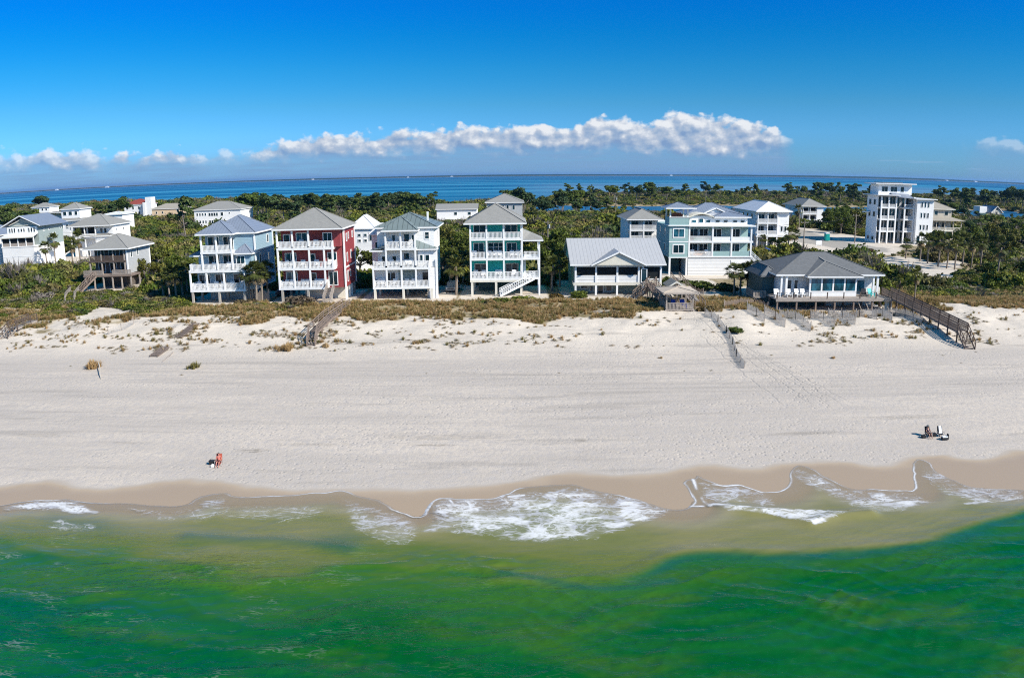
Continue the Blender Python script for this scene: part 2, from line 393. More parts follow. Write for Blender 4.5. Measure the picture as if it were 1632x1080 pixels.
# traced on the sand: swash edge, wet-sand edge, edge of the deep water
def P(pts, z=0.05): return np.array([at(a, b, z) for a, b in pts])
SWASH = P([(-60, 815), (0, 803), (30, 799), (60, 795), (110, 795), (140, 799), (165, 799), (215, 800), (255, 804), (297, 803), (312, 792), (340, 787), (363, 786), (368, 791), (400, 791), (440, 789), (480, 788), (500, 785), (520, 785), (545, 781), (565, 788),
           (590, 793), (605, 795), (622, 806), (645, 814), (672, 820), (682, 802), (697, 793), (715, 793), (760, 794), (785, 794), (800, 788), (820, 779), (850, 775), (885, 775), (915, 773), (940, 782), (975, 786), (1010, 793), (1050, 806), (1075, 810), (1098, 808),
           (1104, 796), (1092, 779), (1090, 770), (1102, 766), (1106, 766), (1110, 760), (1128, 768), (1150, 775), (1175, 773), (1195, 778), (1220, 785), (1245, 782), (1258, 773), (1257, 757), (1268, 745), (1290, 750), (1312, 760), (1340, 772), (1360, 780), (1400, 780), (1440, 780), (1460, 783),
           (1452, 762), (1452, 742), (1462, 736), (1478, 740), (1488, 752), (1520, 768), (1560, 777), (1632, 779), (1700, 781)])
WET = P([(-60, 772), (0, 769), (45, 764), (90, 757), (130, 765), (155, 771), (200, 768), (245, 762), (300, 756), (345, 760), (390, 768), (450, 774), (500, 774), (560, 772), (640, 771), (700, 770), (780, 766), (816, 762), (850, 757), (900, 747), (950, 747), (1000, 754), (1045, 752), (1080, 742), (1110, 736), (1140, 736),
         (1165, 742), (1190, 743), (1240, 735), (1290, 731), (1340, 732), (1390, 738), (1420, 735), (1460, 724), (1510, 724), (1555, 730), (1575, 724), (1600, 718), (1632, 717), (1700, 715)], .25)
DEEP = P([(-60, 872), (0, 878), (60, 882), (130, 893), (200, 903), (270, 912), (340, 918), (420, 926), (500, 924), (560, 908), (640, 903), (720, 905), (800, 910), (850, 918), (900, 928), (950, 930), (990, 922), (1030, 905), (1065, 888), (1100, 880), (1150, 878), (1220, 882), (1260, 883), (1330, 878), (1400, 871), (1470, 862), (1530, 845), (1580, 828), (1632, 815), (1700, 800)], 0)

def chaikin(L, k=2):
    for _ in range(k):
        a, b = L[:-1], L[1:]; L = np.vstack([L[:1], np.stack([a * .75 + b * .25, a * .25 + b * .75], 1).reshape(-1, 2), L[-1:]])
    return L
def extend(L, y): return np.vstack([[(-2500.0, y), (-70.0, y)], L, [(70.0, y), (2500.0, y)]])
SWASH = chaikin(extend(SWASH, 49.5)); WET = chaikin(extend(WET, 56.0)); DEEP = chaikin(extend(DEEP, 44.0))
def sdline(X, Y, L):
    """unsigned distance to polyline"""
    d = np.full(X.shape, 1e9)
    for (ax, ay), (bx, by) in zip(L[:-1], L[1:]):
        vx, vy = bx - ax, by - ay; t = np.clip(((X - ax) * vx + (Y - ay) * vy) / (vx * vx + vy * vy + 1e-12), 0, 1)
        d = np.minimum(d, (X - ax - t * vx) ** 2 + (Y - ay - t * vy) ** 2)
    return np.sqrt(d)
def below(X, Y, L):
    """inside the area seaward of the polyline (even-odd count of crossings going +y)"""
    c = np.zeros(X.shape, int)
    for (ax, ay), (bx, by) in zip(L[:-1], L[1:]):
        if ax == bx: continue
        m = ((X >= min(ax, bx)) & (X < max(ax, bx)))
        yy = ay + (X - ax) * (by - ay) / (bx - ax); c += m & (yy > Y)
    return (c % 2) == 1
# ------------------------------------------------------------------ what grows where
LOTS = [(-152, -108, 180, 216), (-84, -70, 133, 150), (-54, -40, 114, 131), (-39, -25, 114, 131), (-24, -9, 115, 134), (-8.5, 6, 117, 134), (8, 26.5, 116, 139), (25, 33.5, 160, 178),
        (29, 49, 139, 162), (65, 79, 200, 228), (120, 133, 306, 332), (38, 60, 105, 130), (104, 130, 213, 236), (134, 151, 231, 250), (244, 260, 366, 384), (-138, -113, 316, 336),
        (-246, -222, 456, 474), (-222, -198, 446, 464), (-10, 6, 236, 256), (-35, -12, 326, 344), (-36, -26, 156, 172), (20, 28, 101, 112)]
POLYS = [[(1245, 372), (1262, 362), (1300, 364), (1385, 378), (1445, 390), (1425, 406), (1372, 408), (1330, 402), (1290, 408), (1250, 398)],
         [(1378, 414), (1432, 408), (1475, 414), (1530, 432), (1515, 449), (1455, 444), (1405, 440)],
         [(-60, 484), (70, 491), (80, 496), (-60, 503)], [(118, 506), (160, 486), (218, 494), (192, 504), (128, 516)], [(1495, 416), (1535, 414), (1530, 427), (1495, 425)],
         [(1075, 436), (1130, 440), (1150, 470), (1100, 470), (1075, 455)]]
POLYW = [[atg(a, b)[:2] for a, b in p] for p in POLYS]
def inpoly(x, y, p):
    c = np.zeros(np.shape(x), bool)
    for i in range(len(p)):
        (ax, ay), (bx, by) = p[i], p[i - 1]
        if ay == by: continue
        c ^= ((ay > y) != (by > y)) & (x < (bx - ax) * (y - ay) / (by - ay) + ax)
    return c
def bare(x, y):
    """cleared sand: house lots, the road, blow-outs"""
    n = (fbm(x / 3, y / 3, 3) - .5) * 3.5
    b = np.zeros(np.shape(x))
    for x0, x1, y0, y1 in LOTS:
        b = np.maximum(b, ((x > x0) & (x < x1) & (y > y0) & (y < y1)) * 1.0)
    xx = x + n; yy = y + n * .7
    for p in POLYW: b = np.maximum(b, inpoly(xx, yy, p) * 1.0)
    return b
def crest(x, y):
    """brown grass band along the top of the foredune"""
    n = (fbm(x / 4 + 9, y / 2.5, 4) - .5) * 13
    lo = 101.2 + n + np.interp(x, [-90, -60, -45, -28, 0, 20, 27, 40, 57, 62, 90], [-1.5, -1, 1, .5, -.5, 1, 4, 2, 3, 6, 4])
    return ss(y, lo, lo + 1.5)
XS = np.unique(np.concatenate([np.arange(-78, 78.1, .45), np.arange(-110, 110, 1.5), np.arange(-620, 620, 7.0), np.sign(np.arange(-40, 41)) * 620 * 1.115 ** np.abs(np.arange(-40, 41))]))
YS = np.unique(np.concatenate([np.arange(36, 125, .42), np.arange(-40, 37, 4.0), np.arange(-900, -40, 40.0), np.arange(125, 250, 2.0), np.arange(250, 1000, 6.0), 1000 * 1.07 ** np.arange(0, 56), np.arange(9000, 9800, 50.0)]))
GX, GY = np.meshgrid(XS, YS); gx = GX.ravel(); gy = GY.ravel(); gzv = gz(gx, gy)
wetd = (fbm(gx / 2.5, gy / 1.2, 4) - .5) * 1.3 + sdline(gx, gy, WET) * np.where(below(gx, gy, WET), 1, -1)
wetd = np.where(gy > 70, -5, np.where(gy < 30, 5, wetd))
br = bare(gx, gy); vg = crest(gx, gy) * (1 - br)

m = bpy.data.materials.new('sand and dune soil'); m.use_nodes = True; t = NT(m.node_tree)
geo = t.n('ShaderNodeNewGeometry'); pos = geo.outputs['Position']
A = lambda nme: t.n('ShaderNodeAttribute', attribute_name=nme).outputs['Fac']
wet = A('wet'); veg = A('veg')
sx = t.n('ShaderNodeSeparateXYZ', {0: pos})
big = t.noise(t.scalev(pos, (.03, .16, 1)), 1.0, 5, .6)
fine = t.noise(pos, 2.2, 6, .7); gr = t.noise(pos, 9.0, 3, .7)
sand = t.mix(t.sstep(big, .42, .58), (.505, .435, .355), (.645, .55, .44))
sand = t.mix(t.m('MULTIPLY', t.sstep(fine, .30, .62), .55), (.44, .40, .37), sand)
sand = t.mix(t.m('MULTIPLY', t.sstep(sx.outputs[1], 82, 96), .6), sand, (.68, .60, .50))
spk = t.noise(pos, 3.4, 3, .75); sand = t.mix(t.m('MULTIPLY', t.sstep(spk, .60, .72), .25), sand, (.33, .30, .26))
# grader / tyre lines running along the beach
ln = t.noise(t.scalev(pos, (.02, 2.4, 1)), 1.0, 4, .6); lnm = t.m('MULTIPLY', t.sstep(sx.outputs[1], 62, 70), t.m('SUBTRACT', 1.0, t.sstep(sx.outputs[1], 80, 86)))
sand = t.mix(t.m('MULTIPLY', t.m('MULTIPLY', t.sstep(ln, .48, .6), t.m('MULTIPLY', lnm, t.sstep(t.noise(t.scalev(pos, (.012, .12, 1), loc=(1, 9, 0)), 1.0, 3), .42, .6))), .6), sand, (.37, .33, .29))
gy_ = t.noise(t.scalev(pos, (.055, .55, 1), loc=(3, 7, 0)), 1.0, 5, .65)
sand = t.mix(t.m('MULTIPLY', t.sstep(gy_, .52, .70), .6), sand, (.34, .305, .27))
# footpath of tyre ruts and feet running down from the crossing
trk = None
for off, sl_, y0_ in ((0, -.115, 100), (1.0, -.13, 100), (2.1, -.16, 96), (-1.2, -.08, 92), (3.6, -.22, 88)):
    u = t.m('SUBTRACT', sx.outputs[0], t.m('MULTIPLY_ADD', t.m('SUBTRACT', y0_, sx.outputs[1]), -sl_, 25.6 + off)); u = t.m('ADD', u, t.m('MULTIPLY', t.noise(t.scalev(pos, (0, .35, 0), loc=(off, 0, 0)), 1.0, 2), 1.6))
    k_ = t.m('MULTIPLY', t.sstep(t.m('ABSOLUTE', t.m('SUBTRACT', u, .8)), .16, .03), t.m('MULTIPLY', t.sstep(sx.outputs[1], 66, 72), t.m('SUBTRACT', 1.0, t.sstep(sx.outputs[1], y0_, y0_ + 3))))
    trk = k_ if trk is None else t.m('MAXIMUM', trk, k_)
sand = t.mix(t.m('MULTIPLY', trk, .4), sand, (.30, .28, .255))
pth = t.m('MULTIPLY', t.sstep(t.m('ABSOLUTE', t.m('SUBTRACT', t.m('SUBTRACT', sx.outputs[0], 26.2), t.m('MULTIPLY', t.m('SUBTRACT', 100.0, sx.outputs[1]), .15))), 3.4, 1.2), t.m('MULTIPLY', t.sstep(sx.outputs[1], 62, 74), t.m('SUBTRACT', 1.0, t.sstep(sx.outputs[1], 101, 104))))
sand = t.mix(t.m('MULTIPLY', pth, t.m('MULTIPLY', t.sstep(t.noise(pos, 2.6, 4, .7), .45, .65), .5)), sand, (.36, .32, .28))
# dark wrack left by high tides
for (px, py, rx, ry) in [(690, 709, 2.5, .3), (403, 718, 1.7, .5), (205, 705, 3.4, .45), (60, 693, 5, .6), (927, 701, .9, .4), (700, 697, 7, .9), (500, 708, 5, .45), (1460, 664, 6, .7), (1280, 690, 4, .5)]:
    X, Y, Z = atg(px, py)
    e = t.m('ADD', t.m('POWER', t.m('DIVIDE', t.m('SUBTRACT', sx.outputs[0], X), rx), 2.0), t.m('POWER', t.m('DIVIDE', t.m('SUBTRACT', sx.outputs[1], Y), ry), 2.0))
    e = t.m('MULTIPLY', t.sstep(t.m('ADD', e, t.m('MULTIPLY', t.noise(t.scalev(pos, (.9, 4, 1)), 1.3, 6, .7), 4.2)), 3.0, 1.5), .8 if rx < 2.7 else .32)
    sand = t.mix(e, sand, (.17, .145, .11))
soil = t.mix(t.sstep(t.noise(pos, .5, 5, .65), .35, .65), (.18, .145, .07), (.36, .29, .19))
col = t.mix(veg, sand, soil)
# packed sandy road
rd = A('road'); col = t.mix(rd, col, (.36, .33, .29))
wcol = t.ramp(wet, [(0, (.50, .45, .40)), (.25, (.42, .365, .31)), (.5, (.41, .325, .24)), (1, (.37, .282, .198))])
col = t.mix(t.sstep(wet, 0.0, .25), col, wcol)
dry = t.m('SUBTRACT', 1.0, t.sstep(wet, .02, .3))
vf = t.n('ShaderNodeTexVoronoi', {'Vector': pos, 'Scale': 1.9}).outputs[0]; feet = t.sstep(t.noise(t.scalev(pos, (.05, .14, 1), loc=(5, 2, 0)), 1.0, 3), .42, .62)
bm = t.m('ADD', t.m('MULTIPLY', fine, .13), t.m('MULTIPLY', t.noise(pos, .8, 3, .6), .12))
bm = t.m('ADD', bm, t.m('MULTIPLY', gr, .045)); bm = t.m('ADD', bm, t.m('MULTIPLY', t.m('MULTIPLY', t.sstep(vf, 0.0, .35), feet), .12)); bm = t.m('SUBTRACT', bm, t.m('MULTIPLY', trk, .05)); bm = t.m('ADD', bm, t.m('MULTIPLY', t.m('MULTIPLY', t.sstep(vf, 0.0, .35), pth), .12))
nrm = t.n('ShaderNodeBump', {'Strength': t.m('MULTIPLY_ADD', dry, .42, .02), 'Distance': 1.0, 'Height': bm})
p = t.n('ShaderNodeBsdfPrincipled', {'Base Color': col, 'Roughness': t.m('SUBTRACT', .95, t.m('MULTIPLY', t.sstep(wet, .3, .9), .6)), 'Normal': nrm, 'Specular IOR Level': t.m('MULTIPLY_ADD', wet, .05, .2)})
t.n('ShaderNodeOutputMaterial', {0: p}); M_GROUND = m
roadp = [atg(a, b)[:2] for a, b in [(1262, 366), (1285, 366), (1330, 382), (1420, 397), (1412, 402), (1330, 395), (1262, 384)]]
road = inpoly(gx, gy, roadp) * 1.0
farv = ss(gy, 9100, 9200)
ground = npmesh('ground', np.stack([gx, gy, gzv], 1), gridfaces(len(XS), len(YS)), M_GROUND, True,
                {'wet': np.clip(ss(wetd, -.1, 2.2), 0, 1), 'veg': np.maximum(vg, farv), 'road': road})
tag(ground, 'white sand beach rising to a grassy dune and scrub behind', kind='structure')

# ------------------------------------------------------------------ the gulf in front
dx = .09; gk = 45 * 1.13 ** np.arange(1, 38); wx = np.concatenate([-gk[::-1], np.arange(-45, 45.05, dx), gk]); wy = np.concatenate([-(14 * 1.25 ** np.arange(1, 18))[::-1], np.arange(-14, 16, 1.0), np.arange(16, 36, .16), np.arange(36, 57.2, dx)]); WX, WY = np.meshgrid(wx, wy); X = WX.ravel(); Y = WY.ravel()
ins = below(X, Y, SWASH); sd = sdline(X, Y, SWASH) * np.where(ins, 1, -1)
bl = 0.0 * X
wob = (fbm(X / 1.6, Y / 1.6, 4) - .5) * .55; sdn = sd + wob
ND = 1 - .0 * X
deep = sdline(X, Y, DEEP) * np.where(below(X, Y, DEEP), 1, -1);  deep = deep + (fbm(X / 5 + 4, Y / 1.6 + 11, 4) - .5) * (4.5 - 3.5 * ss(X, 0, 11))
# running waves: a long swell and short chop crossing it
def dirw(ang, lam, amp, ph=0, nz=0.0):
    a = R(ang); u = X * math.cos(a) + Y * math.sin(a) + nz * (fbm(X / 7 + ph, Y / 7, 2) - .5)
    return amp * (1 - 2 * np.abs(np.sin(u * math.pi / lam + ph)) ** .8)
chop = dirw(68, 1.5, .02, 1, 4) + dirw(115, 1.05, .014, 2, 3) + dirw(88, 3.3, .04, 4, 6) + (fbm(X / .55, Y / .4, 3) - .5) * .05
z = chop * (ss(deep, -3, 4) * .8 + .2) * (.55 + 1.1 * fbm(X / 9, Y / 6 + 5, 3))
# steeper faces where swells stand up: along the deep edge, at two more lines and the breaker
CR1 = P([(300, 857), (380, 862), (440, 862), (500, 868), (560, 876)], 0); CR2 = P([(1135, 806), (1180, 812), (1240, 818), (1290, 833), (1330, 822), (1385, 818)], 0)
z += .16 * np.exp(-(deep + .25) ** 2 / .5) * (.3 + fbm(X / 6 + 2, Y * 0, 2))
d2 = sdline(X, Y, CR2); z += .22 * np.exp(-d2 ** 2 / .35)
d1 = sdline(X, Y, CR1); z += .12 * np.exp(-d1 ** 2 / .5)
bed = gz(X, Y)
film = bed + np.clip(sdn * .12, -.3, .028)
zz = np.where(sd > 0, np.maximum(film, np.minimum(z * ss(sd, .4, 3) + .02, bed + .03 + np.maximum(sd, 0) * .25)), film)
# foam: distance masks per vertex, lace cut in the shader
def reg(pts, soft=.8):
    L = np.array([at(a, b, 0.03) for a, b in pts]); i = inpoly(X, Y, [tuple(q) for q in L]); Lc = np.vstack([L, L[:1]])
    return ss(sdline(X, Y, Lc) * np.where(i, 1, -1), -soft * .4, soft)
foam = np.zeros_like(X)
for st, soft, pts in [(1.0, 1.2, [(680, 822), (690, 795), (760, 797), (830, 812), (930, 790), (1000, 792), (1075, 812), (1060, 825), (1010, 842), (950, 858), (880, 864), (800, 860), (740, 850), (670, 848)]),
                      (.85, 1.2, [(700, 795), (810, 785), (900, 776), (980, 788), (1060, 808), (1000, 830), (800, 830)]),
                      (1.0, .6, [(0, 806), (60, 797), (120, 797), (160, 815), (150, 820), (60, 812), (0, 813)]),
                      (.42, 1.0, [(300, 806), (340, 789), (368, 792), (380, 815), (330, 818)]),
                      (.36, 1.5, [(170, 805), (500, 800), (560, 812), (480, 835), (250, 832)]),
                      (.50, 1.2, [(540, 790), (620, 812), (680, 830), (660, 872), (600, 868), (560, 845)]),
                      (.60, .9, [(1106, 770), (1180, 776), (1232, 790), (1240, 806), (1150, 808), (1115, 795)]),
                      (1.1, .35, [(1128, 800), (1180, 808), (1240, 808), (1320, 812), (1355, 818), (1330, 828), (1300, 838), (1275, 832), (1220, 820), (1160, 815)]),
                      (.72, 1.0, [(1262, 750), (1310, 762), (1345, 780), (1450, 782), (1500, 800), (1440, 815), (1400, 818), (1340, 800), (1290, 778), (1258, 765)]),
                      (.60, .9, [(1455, 745), (1485, 745), (1530, 770), (1632, 780), (1632, 800), (1560, 800), (1480, 782)]),
                      (.9, .4, [(1520, 802), (1632, 786), (1632, 795), (1560, 804)]), (.3, .8, [(60, 820), (170, 830), (150, 850), (70, 845)])]:
    foam = np.maximum(foam, st * reg(pts, soft))
foam = foam * (.6 + .75 * ss(fbm(X / 1.7 + 3, Y / 1.0, 4), .28, .68))
line = np.exp(-(sdn - .13) ** 2 / .005) * ND * (.3 + 1.0 * ss(fbm(X / 3.5, Y / 3.5 + 7, 3), .35, .65))
for pts, wdt in [([(1128, 803), (1180, 809), (1250, 812), (1320, 816), (1358, 819)], .05), ([(675, 815), (690, 797), (700, 793), (716, 795), (722, 802)], .02), ([(1104, 768), (1112, 785), (1125, 800), (1132, 806)], .02), ([(812, 791), (835, 789)], .01), ([(850, 790), (872, 789)], .01), ([(1000, 812), (1060, 806), (1120, 806)], .01), ([(1135, 775), (1155, 777), (1190, 775)], .012), ]:
    line = np.maximum(line, np.exp(-(sdline(X, Y, P(pts, .03)) + wob * .6) ** 2 / (wdt * .6)) * (.05 + 1.2 * ss(fbm(X / 1.1, Y / 1.1 + 3, 3), .35, .65)))
tint = np.where(deep > 0, .62 + .38 * ss(deep, 0, 2.0), .60 * ss(sd, 0.2, 6.5) + 0)
wr = ss(X, 3, 12); tint = (.5 * ss(sd, -.2, 4.5) + .34 * ss(deep, -5, 2.5) + .16 * ss(deep, 1, 8)) * (1 - wr) + (.44 * ss(sd, -.2, 4.5) + .46 * ss(deep, -.5, .9) + .10 * ss(deep, 1, 5)) * wr; tint = np.where(sd < 0, 0, tint)
edge = np.exp(-(deep - .55) ** 2 / .22) * ss(X, 5, 9) * (1 - ss(X, 36, 42)) * (.4 + .9 * fbm(X / 3, Y / 1.0, 3)) + .55 * np.exp(-(d1) ** 2 / .5) + .5 * reg([(80, 812), (170, 822), (215, 850), (120, 855), (60, 835)], 2.0) + .45 * reg([(490, 850), (560, 838), (600, 855), (550, 882), (500, 872)], 1.5)  # mask for wave shadows painted along swell faces and in patches
edge = np.maximum(edge, .8 * np.exp(-(deep - .5) ** 2 / .3) * (1 - ss(X, -32, -24)))
edge = np.maximum(edge, .75 * np.exp(-sdline(X, Y, P([(800, 914), (860, 924), (940, 938), (1010, 936), (1070, 924)], 0)) ** 2 / .12))
tint = tint + (fbm(X / 6 + 20, Y / 2.4, 4) - .5) * .16 * ss(sd, 2, 6)
GFc = gridfaces(len(wx), len(wy)); keep = (sdn[GFc] > -.6).any(1)
m = bpy.data.materials.new('gulf water'); m.use_nodes = True; t = NT(m.node_tree)
geo = t.n('ShaderNodeNewGeometry'); pos = geo.outputs['Position']; A = lambda nme: t.n('ShaderNodeAttribute', attribute_name=nme).outputs['Fac']
ti = A('tint'); fo = A('foam'); li = A('line')
sx = t.n('ShaderNodeSeparateXYZ', {0: pos})
streak = t.noise(t.scalev(pos, (.22, 1.0, 1), rot=(0, 0, R(-22))), .9, 5, .6)
ti2 = t.m('ADD', ti, t.m('MULTIPLY', t.m('SUBTRACT', streak, .5), .16))
wc = t.ramp(ti2, [(0, (.37, .32, .25)), (.22, (.31, .275, .175)), (.42, (.215, .20, .08)), (.60, (.125, .15, .030)), (.80, (.035, .125, .012)), (1, (.001, .083, .006))])
hue = t.m('ADD', t.noise(t.scalev(pos, (.05, .12, 1), loc=(2, 1, 0)), 1.0, 4, .6), t.m('MULTIPLY', t.sstep(sx.outputs[1], 38, 28), .16))
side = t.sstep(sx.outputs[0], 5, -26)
teal = t.m('MULTIPLY', t.m('MULTIPLY', t.sstep(hue, .38, .62), t.m('MULTIPLY_ADD', side, .6, .25)), t.sstep(ti, .75, .95))
wc = t.mix(teal, wc, (.0, .090, .032))
sw = t.noise(t.scalev(pos, (.10, .42, 1), rot=(0, 0, R(-9)), loc=(4, 8, 0)), 1.0, 3, .5)
wc = t.mix(t.m('MULTIPLY', t.sstep(sw, .48, .66), t.m('MULTIPLY', t.sstep(ti, .7, .95), .32)), wc, (.012, .135, .022))
yl = t.noise(t.scalev(pos, (.09, .22, 1), loc=(9, 4, 0)), 1.0, 4, .6)
wc = t.mix(t.m('MULTIPLY', t.sstep(yl, .5, .68), t.m('MULTIPLY', t.sstep(ti, .65, .85), .5)), wc, (.045, .118, .006))
wc = t.mix(t.m('MULTIPLY', A('edge'), .75, clamp=True), wc, (.008, .085, .065))  # wave-face shade mixed into the water colour as dark teal
al = t.m('MAXIMUM', t.sstep(ti, .0, .35), .38)
# lace
wv = t.n('ShaderNodeVectorMath', {0: pos, 1: t.n('ShaderNodeVectorMath', {0: t.n('ShaderNodeTexNoise', {'Vector': pos, 'Scale': .9, 'Detail': 2.5, 'Roughness': .5}).outputs[1], 3: .9}, operation='SCALE').outputs[0]}, operation='ADD').outputs[0]
def strand(sc, wid, seed):
    q = t.noise(t.scalev(pos, (.62, 1.15, 0), loc=(seed, seed * .7, 0)), sc, 3.0, .5, .9); return t.m('SUBTRACT', 1.0, t.m('DIVIDE', t.m('ABSOLUTE', t.m('SUBTRACT', q, .5)), wid), clamp=True)
fn = t.noise(t.scalev(pos, (.8, 1.4, 1)), 1.0, 6, .62); gn = t.sstep(t.noise(t.scalev(wv, (1, 1.6, 0)), 2.6, 5, .65), .35, .62)
fg = t.m('MULTIPLY', fo, t.m('MULTIPLY_ADD', gn, .8, .35))
e1 = strand(.55, t.m('MULTIPLY_ADD', fg, .095, .004), 0.0); e2 = strand(1.15, t.m('MULTIPLY_ADD', fg, .07, .003), 5.0); e3 = strand(2.6, t.m('MULTIPLY_ADD', fg, .06, .003), 9.0)
lace = t.m('MAXIMUM', t.m('POWER', e1, .6), t.m('MAXIMUM', t.m('MULTIPLY', t.m('POWER', e2, .7), .85), t.m('MULTIPLY', e3, .55)))
thr = t.m('ADD', fn, t.m('MULTIPLY', fo, .42))
fm = t.m('MULTIPLY', t.m('MULTIPLY', lace, t.sstep(thr, .52, .80)), .9, clamp=True)
fm = t.m('MAXIMUM', fm, t.m('MULTIPLY', t.sstep(thr, 1.0, 1.14), t.m('MULTIPLY_ADD', gn, .8, .2)))
fm = t.m('MULTIPLY', fm, t.sstep(fo, .04, .4), clamp=True)
fm = t.m('MAXIMUM', fm, t.m('MULTIPLY', t.sstep(fo, .2, .8), t.m('MULTIPLY_ADD', gn, .16, .10)))
lm = t.m('MULTIPLY', li, t.m('MULTIPLY_ADD', t.noise(pos, 3.0, 4, .7), 1.3, .15), clamp=True)
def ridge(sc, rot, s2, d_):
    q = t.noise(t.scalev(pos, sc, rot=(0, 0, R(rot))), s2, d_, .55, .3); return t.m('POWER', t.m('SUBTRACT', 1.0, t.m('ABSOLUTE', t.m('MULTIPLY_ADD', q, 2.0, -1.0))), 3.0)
fm = t.m('MAXIMUM', fm, lm)
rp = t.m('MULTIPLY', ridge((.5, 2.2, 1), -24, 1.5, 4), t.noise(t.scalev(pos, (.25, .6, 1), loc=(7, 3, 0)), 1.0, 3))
fm = t.m('MAXIMUM', fm, t.m('MULTIPLY', t.m('MULTIPLY', t.sstep(rp, .50, .66), t.m('MULTIPLY_ADD', side, .20, .03)), t.sstep(ti, .45, .7)))  # pale flecks painted on ripple ridges as sky glints, drawn with the foam shader
hb = t.m('ADD', t.m('MULTIPLY', ridge((.45, 1.5, 1), -24, .8, 4), .20), t.m('MULTIPLY', ridge((.6, 1.6, 1), 8, 1.7, 4), .09))
hb = t.m('ADD', hb, t.m('MULTIPLY', t.noise(t.scalev(pos, (1, 1.8, 1), rot=(0, 0, R(-15))), 5.0, 4, .6), .05))
hb = t.m('MULTIPLY', hb, t.m('MULTIPLY', t.m('MULTIPLY_ADD', side, .36, .20), t.sstep(t.noise(t.scalev(pos, (.08, .2, 1)), 1.0, 3), .3, .7)))
hb = t.m('ADD', hb, t.m('MULTIPLY', t.noise(t.scalev(pos, (.4, .8, 1), rot=(0, 0, R(-15))), 1.0, 3, .5), .05))
bmp = t.n('ShaderNodeBump', {'Strength': t.m('MULTIPLY_ADD', t.sstep(ti, .3, .9), .85, .3), 'Distance': 1.0, 'Height': hb})
pw = t.n('ShaderNodeBsdfPrincipled', {'Base Color': wc, 'Roughness': .12, 'IOR': 1.333, 'Specular IOR Level': .5, 'Normal': bmp})
tr = t.n('ShaderNodeBsdfTransparent', {0: (.97, .95, .9, 1)})
gl = t.n('ShaderNodeMixShader', {0: al, 1: tr, 2: pw})
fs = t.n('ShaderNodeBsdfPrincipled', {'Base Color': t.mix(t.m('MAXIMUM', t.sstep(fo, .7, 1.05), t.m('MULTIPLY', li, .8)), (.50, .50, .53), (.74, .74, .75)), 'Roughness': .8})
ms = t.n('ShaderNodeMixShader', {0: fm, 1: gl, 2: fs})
t.n('ShaderNodeOutputMaterial', {0: ms})
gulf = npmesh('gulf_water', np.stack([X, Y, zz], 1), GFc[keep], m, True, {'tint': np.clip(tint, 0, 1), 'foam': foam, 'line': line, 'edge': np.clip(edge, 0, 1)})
tag(gulf, 'green gulf water turning olive and foamy at the shore', kind='structure')

# ------------------------------------------------------------------ the bay behind, lagoon, far shore
m = bpy.data.materials.new('bay water'); m.use_nodes = True; t = NT(m.node_tree)
geo = t.n('ShaderNodeNewGeometry'); pos = geo.outputs['Position']; sx = t.n('ShaderNodeSeparateXYZ', {0: pos})
s1 = t.noise(t.scalev(pos, (.00035, .0035, 1)), 1.0, 5, .55); s2 = t.noise(t.scalev(pos, (.0012, .02, 1)), 1.0, 3, .5)
d = t.sstep(sx.outputs[1], 900, 5000)
c = t.mix(d, (.0, .095, .20), (.0, .04, .13))
c = t.mix(t.m('MULTIPLY', t.sstep(s1, .44, .60), t.m('MULTIPLY_ADD', d, -.3, .8)), c, (.06, .30, .44))
c = t.mix(t.m('MULTIPLY', t.sstep(s2, .57, .68), .35), c, (.12, .32, .44))
lg = t.m('SUBTRACT', 1.0, t.sstep(sx.outputs[1], 560, 640))
c = t.mix(t.m('MULTIPLY', lg, .8), c, (.02, .09, .19))
sh = t.m('MULTIPLY', t.sstep(sx.outputs[0], -50, 150), t.m('MULTIPLY', t.sstep(sx.outputs[1], 620, 800), t.m('SUBTRACT', 1.0, t.sstep(sx.outputs[1], 1300, 2300))))
c = t.mix(t.m('MULTIPLY', sh, .6), c, (.17, .28, .38))
bmp = t.n('ShaderNodeBump', {'Strength': .5, 'Distance': 1.0, 'Height': t.m('MULTIPLY', t.noise(pos, .35, 4, .6), .8)})
p = t.n('ShaderNodeBsdfPrincipled', {'Base Color': c, 'Roughness': .35, 'IOR': 1.333, 'Specular IOR Level': .18, 'Normal': bmp})
t.n('ShaderNodeOutputMaterial', {0: p})
bxs = np.array([-60000, -8000, -1500, 0, 1500, 8000, 60000.]); bys = np.array([380, 600, 1000, 3000, 9000, 12000.]); BX, BY = np.meshgrid(bxs, bys)
bay = npmesh('bay_water', np.stack([BX.ravel(), BY.ravel(), BX.ravel() * 0], 1), gridfaces(7, 6), m)
tag(bay, 'deep blue bay water with pale streaks', kind='structure')

